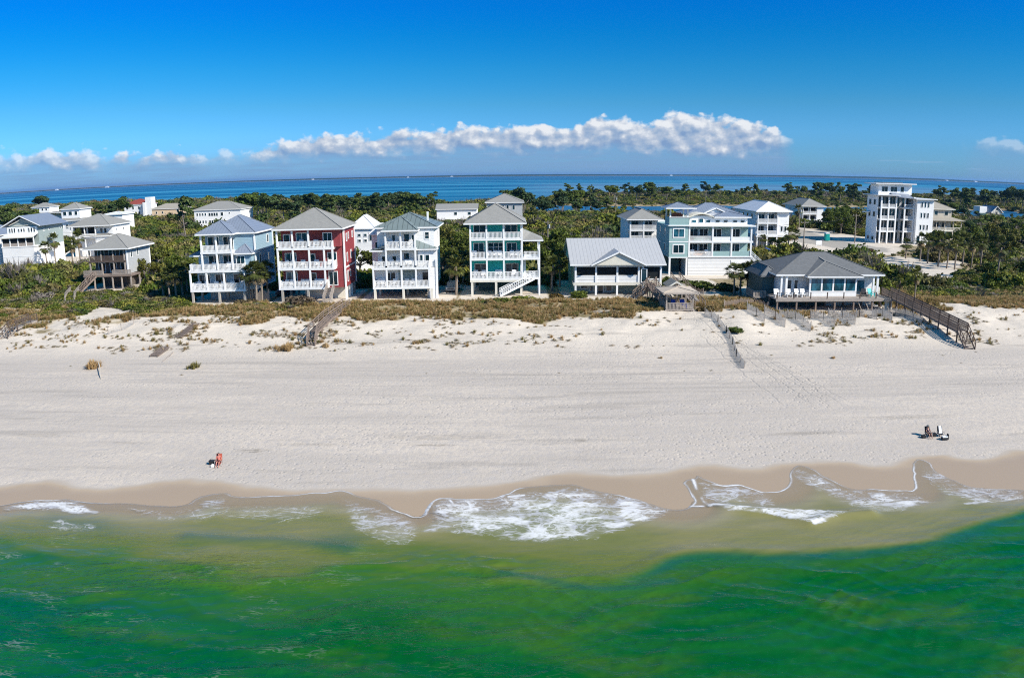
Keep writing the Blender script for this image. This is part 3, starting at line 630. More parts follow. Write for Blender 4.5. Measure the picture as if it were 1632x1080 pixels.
fx = np.arange(-11000, 11000, 60.0); rows = []
hh = 14 + 4 * fbm(fx / 400, fx * 0, 4) + 6 * fbm(fx / 2200, fx * 0 + 5, 2) ; hh = hh * np.interp(fx, [-11000, -5200, -3500, 0, 11000], [.45, .5, .75, 1, 1.15])
y0 = 9330 + 350 * fbm(fx / 2500, fx * 0 + 3, 3) + 60
for dy, k in ((0, 0), (6, .75), (40, 1), (400, .9), (900, 0)): rows.append(np.stack([fx, y0 + dy, 1.6 + hh * k], 1))
M_FAR = pmat('far forest canopy', (.015, .04, .03), .95, .3, .01, spec=.0)
far = npmesh('far_woods', np.vstack(rows), gridfaces(len(fx), 5), M_FAR, True)
tag(far, 'thin dark line of woods on the far shore of the bay', kind='stuff')
M_FARB = pmat('far white walls', (.8, .8, .8), .6, .05)
for i, (px, wd, h) in enumerate([(88, 35, 17), (169, 40, 18), (498, 24, 14), (720, 30, 14), (1070, 30, 14), (1510, 26, 15), (1556, 40, 15), (650, 22, 13)]):
    vx, vy, vz = ray(px, 284); Yb = 9300.0; xb = vx / vy * Yb
    b = MB().box(xb - wd / 2, xb + wd / 2, Yb, Yb + 30, 1, h * .7).prism([(xb - wd / 2 - 3, Yb - 2, h * .7 + .1), (xb + wd / 2 + 3, Yb - 2, h * .7 + .1), (xb, Yb - 2, h)], (0, 34, 0))
    o = b.build('far_building', M_FARB, None, loc=(xb, Yb, 2))
    tag(o, 'tiny white building on the far shore of the bay', 'building', 'white buildings on the far shore')
# ------------------------------------------------------------------ house kit
class House:
    def __init__(s, name, loc, label, cat='house', group=None):
        s.r = empty(name, loc, label, cat, group)
    def box(s, name, mat, *a, parent=None):
        return MB().box(*a).build(name, mat, parent or s.r)
    def wall(s, mat, *a): return s.box('wall', mat, *a)
    def roofhip(s, mat, x0, x1, y0, y1, z, h, fasc=None, name='roof'):
        s.box('fascia', fasc or M_WHITE, x0, x1, y0, y1, z, z + .22)
        w, d = x1 - x0, y1 - y0; r = min(w, d) / 2; cx, cy = (x0 + x1) / 2, (y0 + y1) / 2
        if w >= d: a, b = (x0 + r, cy), (x1 - r, cy)
        else: a, b = (cx, y0 + r), (cx, y1 - r)
        zb = z + .223; e = .04; zt = zb + h
        pts = [(x0 + e, y0 + e, zb), (x1 - e, y0 + e, zb), (x1 - e, y1 - e, zb), (x0 + e, y1 - e, zb), (a[0] - .001, a[1] - .001, zt), (b[0] + .001, b[1] + .001, zt)]
        f = [(0, 1, 5, 4), (1, 2, 5), (2, 3, 4, 5), (3, 0, 4), (3, 2, 1, 0)] if w >= d else [(0, 1, 4), (1, 2, 5, 4), (2, 3, 5), (3, 0, 4, 5), (3, 2, 1, 0)]
        o = MB().poly(pts, f).build(name, mat, s.r)
        rc = MB()
        for i, j in [(0, 4), (1, 5 if w >= d else 4), (2, 5), (3, 4 if w >= d else 5), (4, 5)]:
            rc.bar(Vector(pts[i]) + Vector((0, 0, .03)), Vector(pts[j]) + Vector((0, 0, .03)), .22, .07)
        rc.build('ridge_cap', mat, o); return o
    def roofgab(s, mat, x0, x1, y0, y1, z, h, axis='y', wallmat=None, fasc=None, over=.4, th=.16):
        """gable; axis = direction of the ridge"""
        if axis == 'y':
            c = (x0 + x1) / 2
            L = [(x0, y0, z), (c, y0, z + h), (x1, y0, z), (x1, y0, z + th), (c, y0, z + h + th), (x0, y0, z + th)]; dv = (0, y1 - y0, 0)
            tri = [(x0 + over, y0 + over, z - .02), (x1 - over, y0 + over, z - .02), (c, y0 + over, z + h * (1 - 2 * over / (x1 - x0)) - .03)]; tv = (0, y1 - y0 - 2 * over, 0)
            bb = [((x0, y0 - .03, z + .08), (c, y0 - .03, z + h + .08)), ((c, y0 - .03, z + h + .08), (x1, y0 - .03, z + .08))]
        else:
            c = (y0 + y1) / 2
            L = [(x0, y0, z), (x0, c, z + h), (x0, y1, z), (x0, y1, z + th), (x0, c, z + h + th), (x0, y0, z + th)]; dv = (x1 - x0, 0, 0)
            tri = [(x0 + over, y0 + over, z - .02), (x0 + over, y1 - over, z - .02), (x0 + over, c, z + h * (1 - 2 * over / (y1 - y0)) - .03)]; tv = (x1 - x0 - 2 * over, 0, 0)
            bb = [((x0, y0 - .03, z + .08), (x1, y0 - .03, z + .08))]
        o = MB().prism(L, dv).build('roof', mat, s.r)
        g = MB()
        for a, b in bb: g.bar(a, b, .05, .22)
        g.build('fascia', fasc or M_WHITE, s.r)
        if wallmat: MB().prism(tri, tv).build('gable_wall', wallmat, s.r)
        return o
    def win(s, face, c, off, z, w, h, mull=1, frame=None, glass=None, name='window', fw=.11, cross=False):
        """face f (front), l, r; c = centre along the wall, off = wall plane, z = sill"""
        g = MB(); p = MB(); d = .07
        def bx(mb, a0, a1, z0, z1, o0, o1):
            if face == 'f': mb.box(a0, a1, off - o1, off - o0, z0, z1)
            elif face == 'r': mb.box(off + o0, off + o1, a0, a1, z0, z1)
            else: mb.box(off - o1, off - o0, a0, a1, z0, z1)
        a0, a1 = c - w / 2, c + w / 2
        bx(g, a0 - fw, a0, z - fw, z + h + fw, .0, d); bx(g, a1, a1 + fw, z - fw, z + h + fw, .0, d)
        bx(g, a0, a1, z - fw, z, .0, d); bx(g, a0, a1, z + h, z + h + fw, .0, d)
        for i in range(1, mull): bx(g, a0 + w * i / mull - .035, a0 + w * i / mull + .035, z, z + h, .0, d - .01)
        if cross: bx(g, a0, a1, z + h * .5 - .03, z + h * .5 + .03, .0, d - .02)
        bx(p, a0, a1, z, z + h, .004, .03)
        o = g.build(name, frame or M_WHITE, s.r); p.build('pane', glass or M_GLASS, o); return o
    def door(s, face, c, off, z, w=1.8, h=2.1, mull=2, **k): return s.win(face, c, off, z, w, h, mull, name='sliding_door', **k)
    def deck(s, x0, x1, y0, y1, z, th=.32, mat=None): return s.box('deck', mat or M_WHITE, x0, x1, y0, y1, z - th, z)
    def rail(s, p, q, z, h=1.0, mat=None, pick=.2, pw=.10):
        m = MB(); mat = mat or M_WHITE; p = Vector((*p, 0)); q = Vector((*q, 0)); d = q - p; n = max(2, int(d.length / pick))
        m.bar(p + Vector((0, 0, z + h)), q + Vector((0, 0, z + h)), .10, .09); m.bar(p + Vector((0, 0, z + .14)), q + Vector((0, 0, z + .14)), .07, .08)
        for i in range(n + 1):
            c = p + d * (i / n); e = .055 if i in (0, n) else pw / 2
            m.box(c.x - e, c.x + e, c.y - e, c.y + e, z + .02, z + h - .02)
        return m.build('railing', mat, s.r)
    def bandrail(s, p, q, z, h=1.0, mat=None, th=.1):
        m = MB(); (x0, y0), (x1, y1) = p, q
        if abs(x1 - x0) > abs(y1 - y0): m.box(min(x0, x1), max(x0, x1), y0 - th / 2, y0 + th / 2, z, z + h)
        else: m.box(x0 - th / 2, x0 + th / 2, min(y0, y1), max(y0, y1), z, z + h)
        return m.build('parapet', mat or M_WHITE, s.r)
    def post(s, x, y, z0, z1, w=.26, mat=None, name='post'): return s.box(name, mat or M_WHITE, x - w / 2, x + w / 2, y - w / 2, y + w / 2, z0, z1)
    def porch(s, x0, x1, y0, y1, zs, ztop, posts, left=True, right=True, rmat=None):
        """stacked balconies: deck slabs at zs, posts between, railings"""
        for i, z in enumerate(zs):
            zt = (zs[i + 1] - .32) if i + 1 < len(zs) else ztop
            s.deck(x0, x1, y0, y1, z)
            for px in posts: s.post(px, y0 + .14, z, zt)
            for a, b in zip(posts[:-1], posts[1:]): s.rail((a + .13, y0 + .14), (b - .13, y0 + .14), z, mat=rmat)
            if left: s.rail((x0 + .14, y0 + .3), (x0 + .14, y1), z, mat=rmat)
            if right: s.rail((x1 - .14, y0 + .3), (x1 - .14, y1), z, mat=rmat)
    def stairs(s, p, q, w, mat, rail=True, axis='x', name='stairs'):
        """flight from top p to bottom q"""
        p = Vector(p); q = Vector(q); n = max(3, int(abs(p.z - q.z) / .19)); m = MB(); d = q - p; hd = Vector((d.x, d.y, 0)).normalized(); sd = Vector((-hd.y, hd.x, 0)) * (w / 2)
        for i in range(n):
            c = p + d * ((i + .5) / n); m.bar(c - sd, c + sd, .3, .05)
        for sg in (-1, 1): m.bar(p + sd * sg - Vector((0, 0, .12)), q + sd * sg - Vector((0, 0, .12)), .07, .28)
        o = m.build(name, mat, s.r)
        if rail:
            g = MB()
            for sg in (-1, 1):
                a = p + sd * sg; b = q + sd * sg; k = max(2, int(d.length / .35))
                g.bar(a + Vector((0, 0, .95)), b + Vector((0, 0, .95)), .08, .09); g.bar(a + Vector((0, 0, .5)), b + Vector((0, 0, .5)), .05, .06)
                for i in range(k + 1):
                    c = a + (b - a) * (i / k); e = .05 if i % 4 == 0 else .03; g.box(c.x - e, c.x + e, c.y - e, c.y + e, c.z - .05, c.z + .93)
            g.build('handrail', mat, o)
        return o

# ------------------------------------------------------------------ front row
def light_blue_house():
    h = House('beach_house', (-47.2, 123, 3.7), 'light blue four storey house with blue grey hip roof and stacked white balconies, on pilings')
    x0, x1, Y = -51.8, -42.5, 117.0
    for x in (-51.5, -47.0, -42.8):
        for y in (Y + .2, Y + 4, Y + 9): h.post(x, y, 3.0, 5.5, .32, M_CONC, 'piling')
    h.wall(M_GREYW, -50.5, -43.6, Y + 5, Y + 11.4, 3.2, 5.48)
    h.porch(x0, x1, Y, Y + 2.4, [5.8], 8.5, [-51.66, -48.9, -46.0, -42.64], True, True)
    h.wall(M_LBLUE, -51.4, -41.3, Y + 2.4, Y + 11.8, 5.5, 8.9)
    for c in (-50.2, -47.4, -44.3): h.door('f', c, Y + 2.4, 5.85)
    h.porch(-51.8, -42.5, Y, Y + 2.4, [8.9], 9.0, [-51.66, -49.4, -46.9, -44.4, -42.64], True, True)
    for x in (-49.4, -46.9, -44.4): h.post(x, Y + .14, 8.95, 11.6)
    h.wall(M_LBLUE, -51.0, -41.3, Y + 2.4, Y + 11.8, 8.903, 11.55)
    h.door('f', -48.3, Y + 2.4, 8.95); h.door('f', -45.9, Y + 2.4, 8.95, 1.6); h.win('f', -43.4, Y + 1.2, 9.4, 1.3, 1.6, 2)
    h.wall(M_LBLUE, -44.2, -41.6, Y + 1.2, Y + 2.39, 8.93, 11.3)
    h.roofhip(M_BLUEMET, -44.5, -41.2, Y + .7, Y + 4.4, 11.3, 1.35); h.roofhip(M_BLUEMET, -52.2, -49.3, Y + 1.6, Y + 5, 11.0, .6)
    h.deck(-49.6, -44.2, Y, Y + 2.4, 11.9)
    for a, b in ((-49.4, -46.9), (-46.9, -44.4)): h.rail((a, Y + .14), (b, Y + .14), 11.9)
    for x in (-49.4, -46.9, -44.4): h.post(x, Y + .14, 11.9, 14.5)
    h.wall(M_LBLUE, -49.6, -41.3, Y + 2.4, Y + 11.8, 11.553, 14.5)
    h.door('f', -48.2, Y + 2.4, 11.95); h.door('f', -45.7, Y + 2.4, 11.95, 1.6)
    for z in (6.3, 9.6, 12.6): h.win('r', Y + 9, -41.3, z, .8, 1.2, 1)
    h.win('r', Y + 4.6, -41.3, 9.5, .7, 1.5)
    for z in (5.52, 8.6, 11.6): h.box('trim', M_WHITE, -41.32, -41.24, Y + 2.38, Y + 11.85, z, z + .2)
    h.post(-41.3, Y + 2.4, 5.5, 14.48, .24, name='corner_board'); h.post(-41.3, Y + 11.8, 5.5, 14.48, .24, name='corner_board')
    h.roofhip(M_BLUEMET, -50.1, -43.7, Y - .5, Y + 6.6, 14.55, 1.9); h.roofhip(M_BLUEMET, -49.6, -40.8, Y + 2.0, Y + 12.3, 14.5, 2.55)
light_blue_house()

def red_house():
    h = House('beach_house', (-32, 123, 3.7), 'brick red house with grey hip roof and three tiers of white balconies, on pilings')
    Y = 117.0
    for x in (-36.5, -32.3, -28.6):
        for y in (Y + .2, Y + 5, Y + 9.5): h.post(x, y, 3.0, 5.55, .34, M_CONC, 'piling')
    h.wall(M_CREAM, -34, -26.9, Y + 4.5, Y + 9.6, 3.0, 5.58)
    xs = [-36.86, -34.4, -31.8, -29.4]
    h.porch(-37, -29.3, Y, Y + 2.2, [5.9], 8.7, xs, True, True)
    h.porch(-37, -27.9, Y, Y + 2.2, [9.0, 12.2], 12.4, [-36.86, -34.4, -31.8, -29.4, -28.05], True, True)
    for x in xs: h.post(x, Y + .14, 12.25, 14.9) if x < -31 else None
    h.wall(M_RED, -36.8, -26.6, Y + 2.2, Y + 10.2, 5.6, 15.0)
    h.wall(M_RED, -29.6, -26.9, Y + .9, Y + 2.19, 12.25, 14.95)
    h.door('f', -28.9, Y + .9, 12.3, 1.3, 2.1)
    for z in (6.0, 9.05, 12.25):
        h.door('f', -33.4 if z > 12 else -35.4, Y + 2.2, z, 1.7, 2.1, glass=M_GLASSB)
        h.win('f', -31.9 if z < 12 else -35.9, Y + 2.2, z + .5, .9, 1.4)
        if z < 12: h.door('f', -28.6, Y + 2.2, z, 1.3, 2.1)
    for y, z, ww, hh in ((Y + 4.1, 12.9, .5, 1.1), (Y + 5.6, 13.2, .45, .9), (Y + 4.1, 9.6, .5, 1.3), (Y + 7, 9.9, .6, 1.2), (Y + 5.9, 7.0, .5, 1.0), (Y + 4.0, 6.4, .6, 1.6), (Y + 8.6, 13.2, .5, .9)): h.win('r', y, -26.6, z, ww, hh)
    h.box('trim', M_WHITE, -26.64, -26.55, Y + 2.18, Y + 10.25, 8.6, 8.85)
    for y in (Y + 2.2, Y + 10.2): h.post(-26.6, y, 5.5, 14.98, .26, name='corner_board')
    h.wall(M_CONC, -27.3, -26.7, Y + 8.6, Y + 10.1, 3.0, 5.58)
    for y in (Y + 3.2, Y + 5.6, Y + 7.4): h.post(-26.8, y, 3.0, 5.58, .3)
    h.stairs((-28.7, Y + .5, 5.85), (-28.7, Y - 2.9, 3.95), 1.1, M_WOODL)
    h.roofhip(M_GREYROOF, -37.5, -26.1, Y - .4, Y + 10.7, 15.0, 3.0)
red_house()

def white_house():
    h = House('beach_house', (-17.2, 125, 3.6), 'all white house with slate green standing seam roofs and three tiers of balconies')
    Y = 119.0
    for x in (-21.9, -17.3, -12.7):
        for y in (Y + .2, Y + 5, Y + 10): h.post(x, y, 3.0, 5.2, .36, M_CREAM, 'piling')
    h.wall(M_CREAM, -13.6, -12.2, Y + 1.5, Y + 3, 3.0, 5.18)
    xs = [-22.06, -19.9, -17.5, -15.2, -13.1]
    h.porch(-22.2, -12.9, Y, Y + 2.2, [5.5, 8.6], 8.9, xs, True, True)
    for x in (-19.9, -17.5, -15.2): h.post(x, Y + .14, 8.65, 11.4)
    h.wall(M_WSIDE, -22.1, -12.4, Y + 2.2, Y + 12, 5.2, 8.6); h.wall(M_WSIDE, -21.6, -12.4, Y + 2.2, Y + 12, 8.603, 14.6)
    h.wall(M_WSIDE, -13.2, -11.9, Y + .7, Y + 2.19, 3.0, 8.55); h.wall(M_WSIDE, -14.9, -11.9, Y + .9, Y + 2.19, 8.63, 11.3)
    h.win('f', -14.35, Y + .9, 9.6, .4, .9, 1, glass=M_GLASS); h.win('f', -13.4, Y + .9, 9.6, .6, .9, 1)
    g = MB().poly([(-15.3, Y + .4, 11.5), (-11.9, Y + .4, 11.5), (-11.9, Y + 2.3, 11.55), (-15.3, Y + 2.3, 12.9)], [(0, 1, 2, 3)]); h.box('fascia', M_WHITE, -15.4, -11.7, Y + .4, Y + 2.19, 11.3, 11.49); g.build('roof', M_GREENMET, h.r)
    h.deck(-20.05, -15.05, Y, Y + 2.2, 11.7)
    for a, b in ((-19.9, -17.5), (-17.5, -15.2)): h.rail((a, Y + .14), (b, Y + .14), 11.7)
    for x in (-19.9, -17.5, -15.2): h.post(x, Y + .14, 11.7, 14.3)
    for c, z, w in ((-19.6, 5.55, 1.5), (-13.9, 5.55, 1.0), (-16.9, 8.65, .8), (-18.9, 8.9, .6), (-20.6, 8.9, .6), (-16.8, 11.75, .8), (-18.9, 12.3, .45), (-15.7, 12.3, .45)):
        h.door('f', c, Y + 2.2, z, w, 2.0 if z in (5.55, 8.65, 11.75) else 1.3, 1 if w < 1.2 else 2)
    h.wall(M_SAGE, -18.3, -15.3, Y + 2.1, Y + 2.19, 5.55, 8.2); h.win('f', -13.5, Y + 2.2, 13.0, .6, 1.0, 1, cross=True)
    h.wall(M_WSIDE, -23.2, -21.3, Y + 6, Y + 11.8, 5.2, 13.4); h.win('f', -22.3, Y + 6, 10.6, .6, 1.6)
    h.roofhip(M_WHITEROOF, -23.6, -20.4, Y + 5.4, Y + 12, 13.4, 1.5)
    g = MB().poly([(-22.5, Y + .3, 11.4), (-20.06, Y + .3, 11.7), (-20.06, Y + 2.19, 12.2), (-22.5, Y + 2.19, 11.4)], [(0, 1, 2, 3)]); g.build('roof', M_GREENMET, h.r); h.box('fascia', M_WHITE, -22.6, -20.06, Y + .25, Y + 2.19, 11.15, 11.37)
    h.roofhip(M_GREENMET, -20.5, -14.6, Y - .5, Y + 6, 14.35, 2.0); h.roofhip(M_GREENMET, -22.0, -11.7, Y + 1.9, Y + 12.6, 14.65, 2.1)
    h.box('chimney', M_WHITE, -13.9, -13.6, Y + 6.2, Y + 6.5, 15.4, 17.1); h.post(-11.95, Y + .75, 3.0, 9.8, .3)
    for z in (6.3, 9.5, 12.6): h.win('r', Y + 8, -12.4, z, .8, 1.2)
white_house()

def teal_house():
    h = House('beach_house', (-2.4, 127, 3.6), 'teal and white house with grey hip roof, white balconies and a side stair, on pilings')
    Y = 121.5
    for x in (-6.4, -2.5, 1.6):
        for y in (Y + .2, Y + 5, Y + 10): h.post(x, y, 3.0, 6.05, .36, M_CREAM, 'piling')
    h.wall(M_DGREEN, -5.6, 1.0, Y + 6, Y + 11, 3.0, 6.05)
    h.box('beam', M_CREAM, -6.7, 1.9, Y - .02, Y + .3, 5.75, 6.07)
    xs = [-6.56, -3.95, -1.2, 1.76]
    h.porch(-6.7, 1.9, Y, Y + 2.3, [6.4, 9.6, 12.8], 15.1, xs, True, False)
    h.wall(M_TEAL, -6.6, 1.9, Y + 2.3, Y + 12, 6.08, 15.1); h.wall(M_WHITE, 1.5, 1.9, Y + 1.1, Y + 2.29, 6.45, 15.05)
    h.door('f', -5.0, Y + 2.3, 6.45, 1.9, 2.0, frame=M_CREAM); h.door('f', .1, Y + 2.3, 6.45, 1.9, 2.0, frame=M_CREAM)
    h.door('f', -5.3, Y + 2.3, 9.65, 1.6, 2.2); h.door('f', .1, Y + 2.3, 9.65, 1.5, 2.2)
    h.win('f', -2.5, Y + 2.3, 10.5, 2.5, 1.4, 3, cross=True); h.win('f', -5.1, Y + 2.3, 13.5, 1.9, 1.3, 2); h.win('f', .0, Y + 2.3, 13.5, 1.9, 1.3, 2)
    for z in (6.4, 9.6): h.deck(1.93, 4.7, Y + .5, Y + 6, z); h.rail((2.1, Y + .65), (4.4, Y + .65), z, mat=M_WHITE); h.rail((4.56, Y + .8), (4.56, Y + 6), z)
    for y in (Y + .65, Y + 3.2, Y + 5.8): h.post(4.56, y, 3.0, 12.3)
    h.wall(M_WSIDE, 1.93, 2.4, Y + 3, Y + 6, 6.42, 9.2)
    g = MB().poly([(1.92, Y + .1, 12.6), (5.2, Y + .1, 12.55), (5.2, Y + 6.4, 12.55), (1.92, Y + 6.4, 14.0), (1.92, Y + 2.0, 14.0), (3.2, Y + 2.2, 13.6)], [(0, 1, 5, 4), (1, 2, 3, 4, 5)]); h.box('fascia', M_WHITE, 1.92, 5.2, Y + .1, Y + 6.4, 12.3, 12.54); g.build('roof', M_GREYROOF, h.r)
    h.stairs((3.6, Y + .3, 6.35), (-1.9, Y - .6, 3.75), 1.2, M_WHITE)
    h.roofhip(M_GREYROOF, -7.6, 2.5, Y - .5, Y + 12.6, 15.1, 2.9)
    for z in (7.2, 10.4, 13.4): h.win('r', Y + 9, 1.9, z, .9, 1.2)
teal_house()

def cottage():
    h = House('cottage', (17.2, 128, 3.6), 'low cottage with broad pale metal gable roof and screened upper porch', 'house')
    Y = 120.5
    h.wall(M_LGREEN, 10.4, 24.4, Y + 2.6, Y + 16.5, 3.2, 8.5)
    h.deck(10.0, 24.4, Y, Y + 2.6, 5.7, .5, M_CREAM)
    xs = [10.35, 13.65, 17.1, 20.6, 21.3, 24.2]
    for x in xs: h.post(x, Y + .16, 5.7, 8.5, .3)
    for x in (10.35, 13.65, 17.1, 21.3, 24.2): h.post(x, Y + .16, 3.0, 5.2, .3)
    for a, b in zip(xs[:-1], xs[1:]):
        if a == 20.6: continue
        h.box('screen', M_SCREEN, a + .15, b - .15, Y + .2, Y + .24, 6.85 if a < 21 else 6.3, 8.2)
        h.box('parapet', M_LATT if a < 21 else M_CREAM, a + .15, b - .15, Y + .14, Y + .28, 5.72, 6.7 if a < 21 else 6.1)
        h.box('sill_rail', M_WHITE, a + .15, b - .15, Y + .08, Y + .3, 6.71 if a < 21 else 6.11, 6.84 if a < 21 else 6.26)
    h.box('header_beam', M_WHITE, 10.2, 24.4, Y + .05, Y + .3, 8.21, 8.52)
    o = h.win('f', 21.0 + .45, Y - .02, 5.8, .75, 2.0, 1, name='porch_door', fw=.14)
    h.box('gutter', M_SCREEN, 10.34, 10.38, Y + .4, Y + 2.5, 6.8, 8.2)
    h.win('f', 12.0, Y + 2.6, 4.4, 1.1, .7, 1); h.door('f', 14.7, Y + 2.6, 3.6, .8, 1.8, 1); h.win('f', 14.1 - .9, Y + 2.6, 3.9, .4, 1.2); h.win('f', 16.1, Y + 2.6, 3.9, .9, 1.2)
    h.win('f', 22.8, Y + 2.6, 6.3, .9, 1.2)
    h.box('patio', M_CONC, 10.2, 18.2, Y - .5, Y + 2.5, 3.2, 3.62)
    h.roofgab(M_METAL, 9.4, 25.0, Y - .5, Y + 17.5, 8.5, 3.5, 'x', M_LGREEN, over=.5)
    # porch gable facing the sea
    c, hw, zt = 17.2, 3.95, 10.55; z0 = 8.62
    MB().prism([(c - hw, Y - .9, z0), (c + hw, Y - .9, z0), (c, Y - .9, zt)], (0, 4.5, 0)).build('gable_wall', M_LGREEN if False else M_CREAM, h.r)
    r = MB()
    for sg in (-1, 1): r.prism([(c + sg * (hw + .5), Y - 1.2, z0 - .1), (c, Y - 1.2, zt + .08), (c, Y - 1.2, zt + .22), (c + sg * (hw + .5), Y - 1.2, z0 + .06)], (0, 6.4, 0))
    o = r.build('porch_roof', M_METAL, h.r)
    f = MB()
    for sg in (-1, 1): f.bar((c + sg * (hw + .5), Y - 1.24, z0 - .02), (c, Y - 1.24, zt + .16), .06, .24)
    f.build('fascia', M_WHITE, o)
    h.stairs((23.0, Y - .1, 5.7), (19.6, Y - 3.4, 3.8), 1.2, M_WOOD)
cottage()

def aqua_house():
    h = House('beach_house', (39, 152, 3.7), 'large aqua house with white trim, open decks, boarded base and rooftop lookout')
    Y = 145.0
    # tower on the left
    h.wall(M_AQUA, 30.6, 34.3, Y, Y + 13, 7.0, 13.1)
    for x in (30.8, 34.15): h.post(x, Y + .17, 3.2, 7.0, .34)
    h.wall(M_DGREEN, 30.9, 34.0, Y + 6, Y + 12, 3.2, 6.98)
    for z in (7.9, 11.0): h.win('f', 32.45, Y, z, 2.0, 1.5, 2, fw=.2, glass=M_GLASSB if z > 10 else M_GLASS)
    for z in (6.9, 9.95): h.box('trim', M_WHITE, 30.55, 34.35, Y - .05, Y + .02, z, z + .18)
    h.box('trim', M_WHITE, 30.3, 34.6, Y - .35, Y + 4, 13.1, 13.3); h.wall(M_AQUA, 30.5, 34.3, Y - .2, Y + 4, 13.303, 14.7)
    h.bandrail((30.4, Y - .25), (34.4, Y - .25), 14.72, .14)
    for x, y in ((30.7, Y), (34.1, Y), (30.7, Y + 3.8), (34.1, Y + 3.8)): h.post(x, y, 14.7, 16.4)
    h.roofhip(M_BLUEMET, 29.6, 35.6, Y - 1, Y + 4.8, 16.4, .95)
    for y in (Y + 4, Y + 9):
        for z in (8.0, 11.1): h.win('l', y, 30.6, z, 1.0, 1.4)
    # main block
    h.wall(M_AQUA, 34.5, 47.0, Y + 2.6, Y + 14, 7.0, 13.0)
    h.wall(M_LATT, 34.5, 47.0, Y + .2, Y + 13, 3.2, 6.98)
    h.wall(M_WHITE, 43.0, 46.6, Y + .12, Y + .19, 3.3, 6.5)
    for c in (43.9, 45.8): h.win('f', c, Y + .12, 4.7, .5, .6, 1, fw=.05)
    h.deck(34.4, 47.3, Y, Y + 2.6, 7.25, .25); h.deck(34.4, 47.3, Y, Y + 2.6, 10.2, .35)
    for x in (34.55, 39.2, 43.0, 46.9):
        h.post(x, Y + .16, 7.25, 9.85, .3); h.post(x, Y + .16, 10.2, 13.0, .3)
    h.bandrail((39.35, Y + .16), (42.85, Y + .16), 7.26, .95, M_AQUA); h.bandrail((43.15, Y + .16), (46.75, Y + .16), 7.26, .95, M_AQUA)
    h.rail((34.7, Y + .16), (39.05, Y + .16), 7.25, .9); h.rail((34.7, Y + .16), (39.05, Y + .16), 10.2, .9)
    h.bandrail((39.35, Y + .16), (42.85, Y + .16), 10.2, .8); h.bandrail((43.15, Y + .16), (46.75, Y + .16), 10.2, .8)
    for z in (7.3, 10.25):
        for c, w in ((35.9, 1.8), (38.0, 1.6), (40.6, 1.8), (44.4, 1.8)): h.door('f', c, Y + 2.6, z, w, 2.1)
    for x in (40.9, 44.7): h.win('f', x, Y + .08, 8.35, 1.6, 1.1, 2, fw=.1) if False else None
    h.box('trim', M_WHITE, 34.3, 47.7, Y - .3, Y + 2.6, 13.0, 13.2)
    h.wall(M_WHITE, 34.8, 46.4, Y + 1.4, Y + 12, 13.203, 14.6)
    for c in (40.4, 42.0, 43.9, 45.4): h.win('f', c, Y + 1.4, 13.75, .8, .35, 1, fw=.05)
    for c, w in ((35.7, .8), (37.1, .8), (38.5, .8)): h.win('f', c, Y + 1.4, 13.7, w, .45 if c != 37.1 else .75, 1, fw=.06, glass=M_GLASSB)
    g = MB().prism([(34.3 + 5.6 * i / 8, Y + .9, 14.55 + .75 * math.sin(math.pi * i / 8)) for i in range(9)] + [(34.3 + 5.6 * i / 8, Y + .9, 14.72 + .85 * math.sin(math.pi * i / 8)) for i in range(8, -1, -1)], (0, 5, 0)); g.build('arched_roof', M_CREAM, h.r)
    h.wall(M_WHITE, 34.9, 39.3, Y + 1.38, Y + 1.6, 14.5, 15.0)
    h.roofhip(M_BLUEMET, 39.6, 47.0, Y + .8, Y + 9, 14.62, .9); h.roofhip(M_BLUEMET, 35, 46.4, Y + 4.5, Y + 14.5, 15.0, 2.0)
    h.roofgab(M_WHITE, 38.6, 43.4, Y + 4.8, Y + 9, 15.25, 1.0, 'y', M_WHITE, over=.3)
    h.stairs((47.6, Y + 3, 7.2), (51.0, Y + 1, 3.8), 1.2, M_WHITE)
aqua_house()

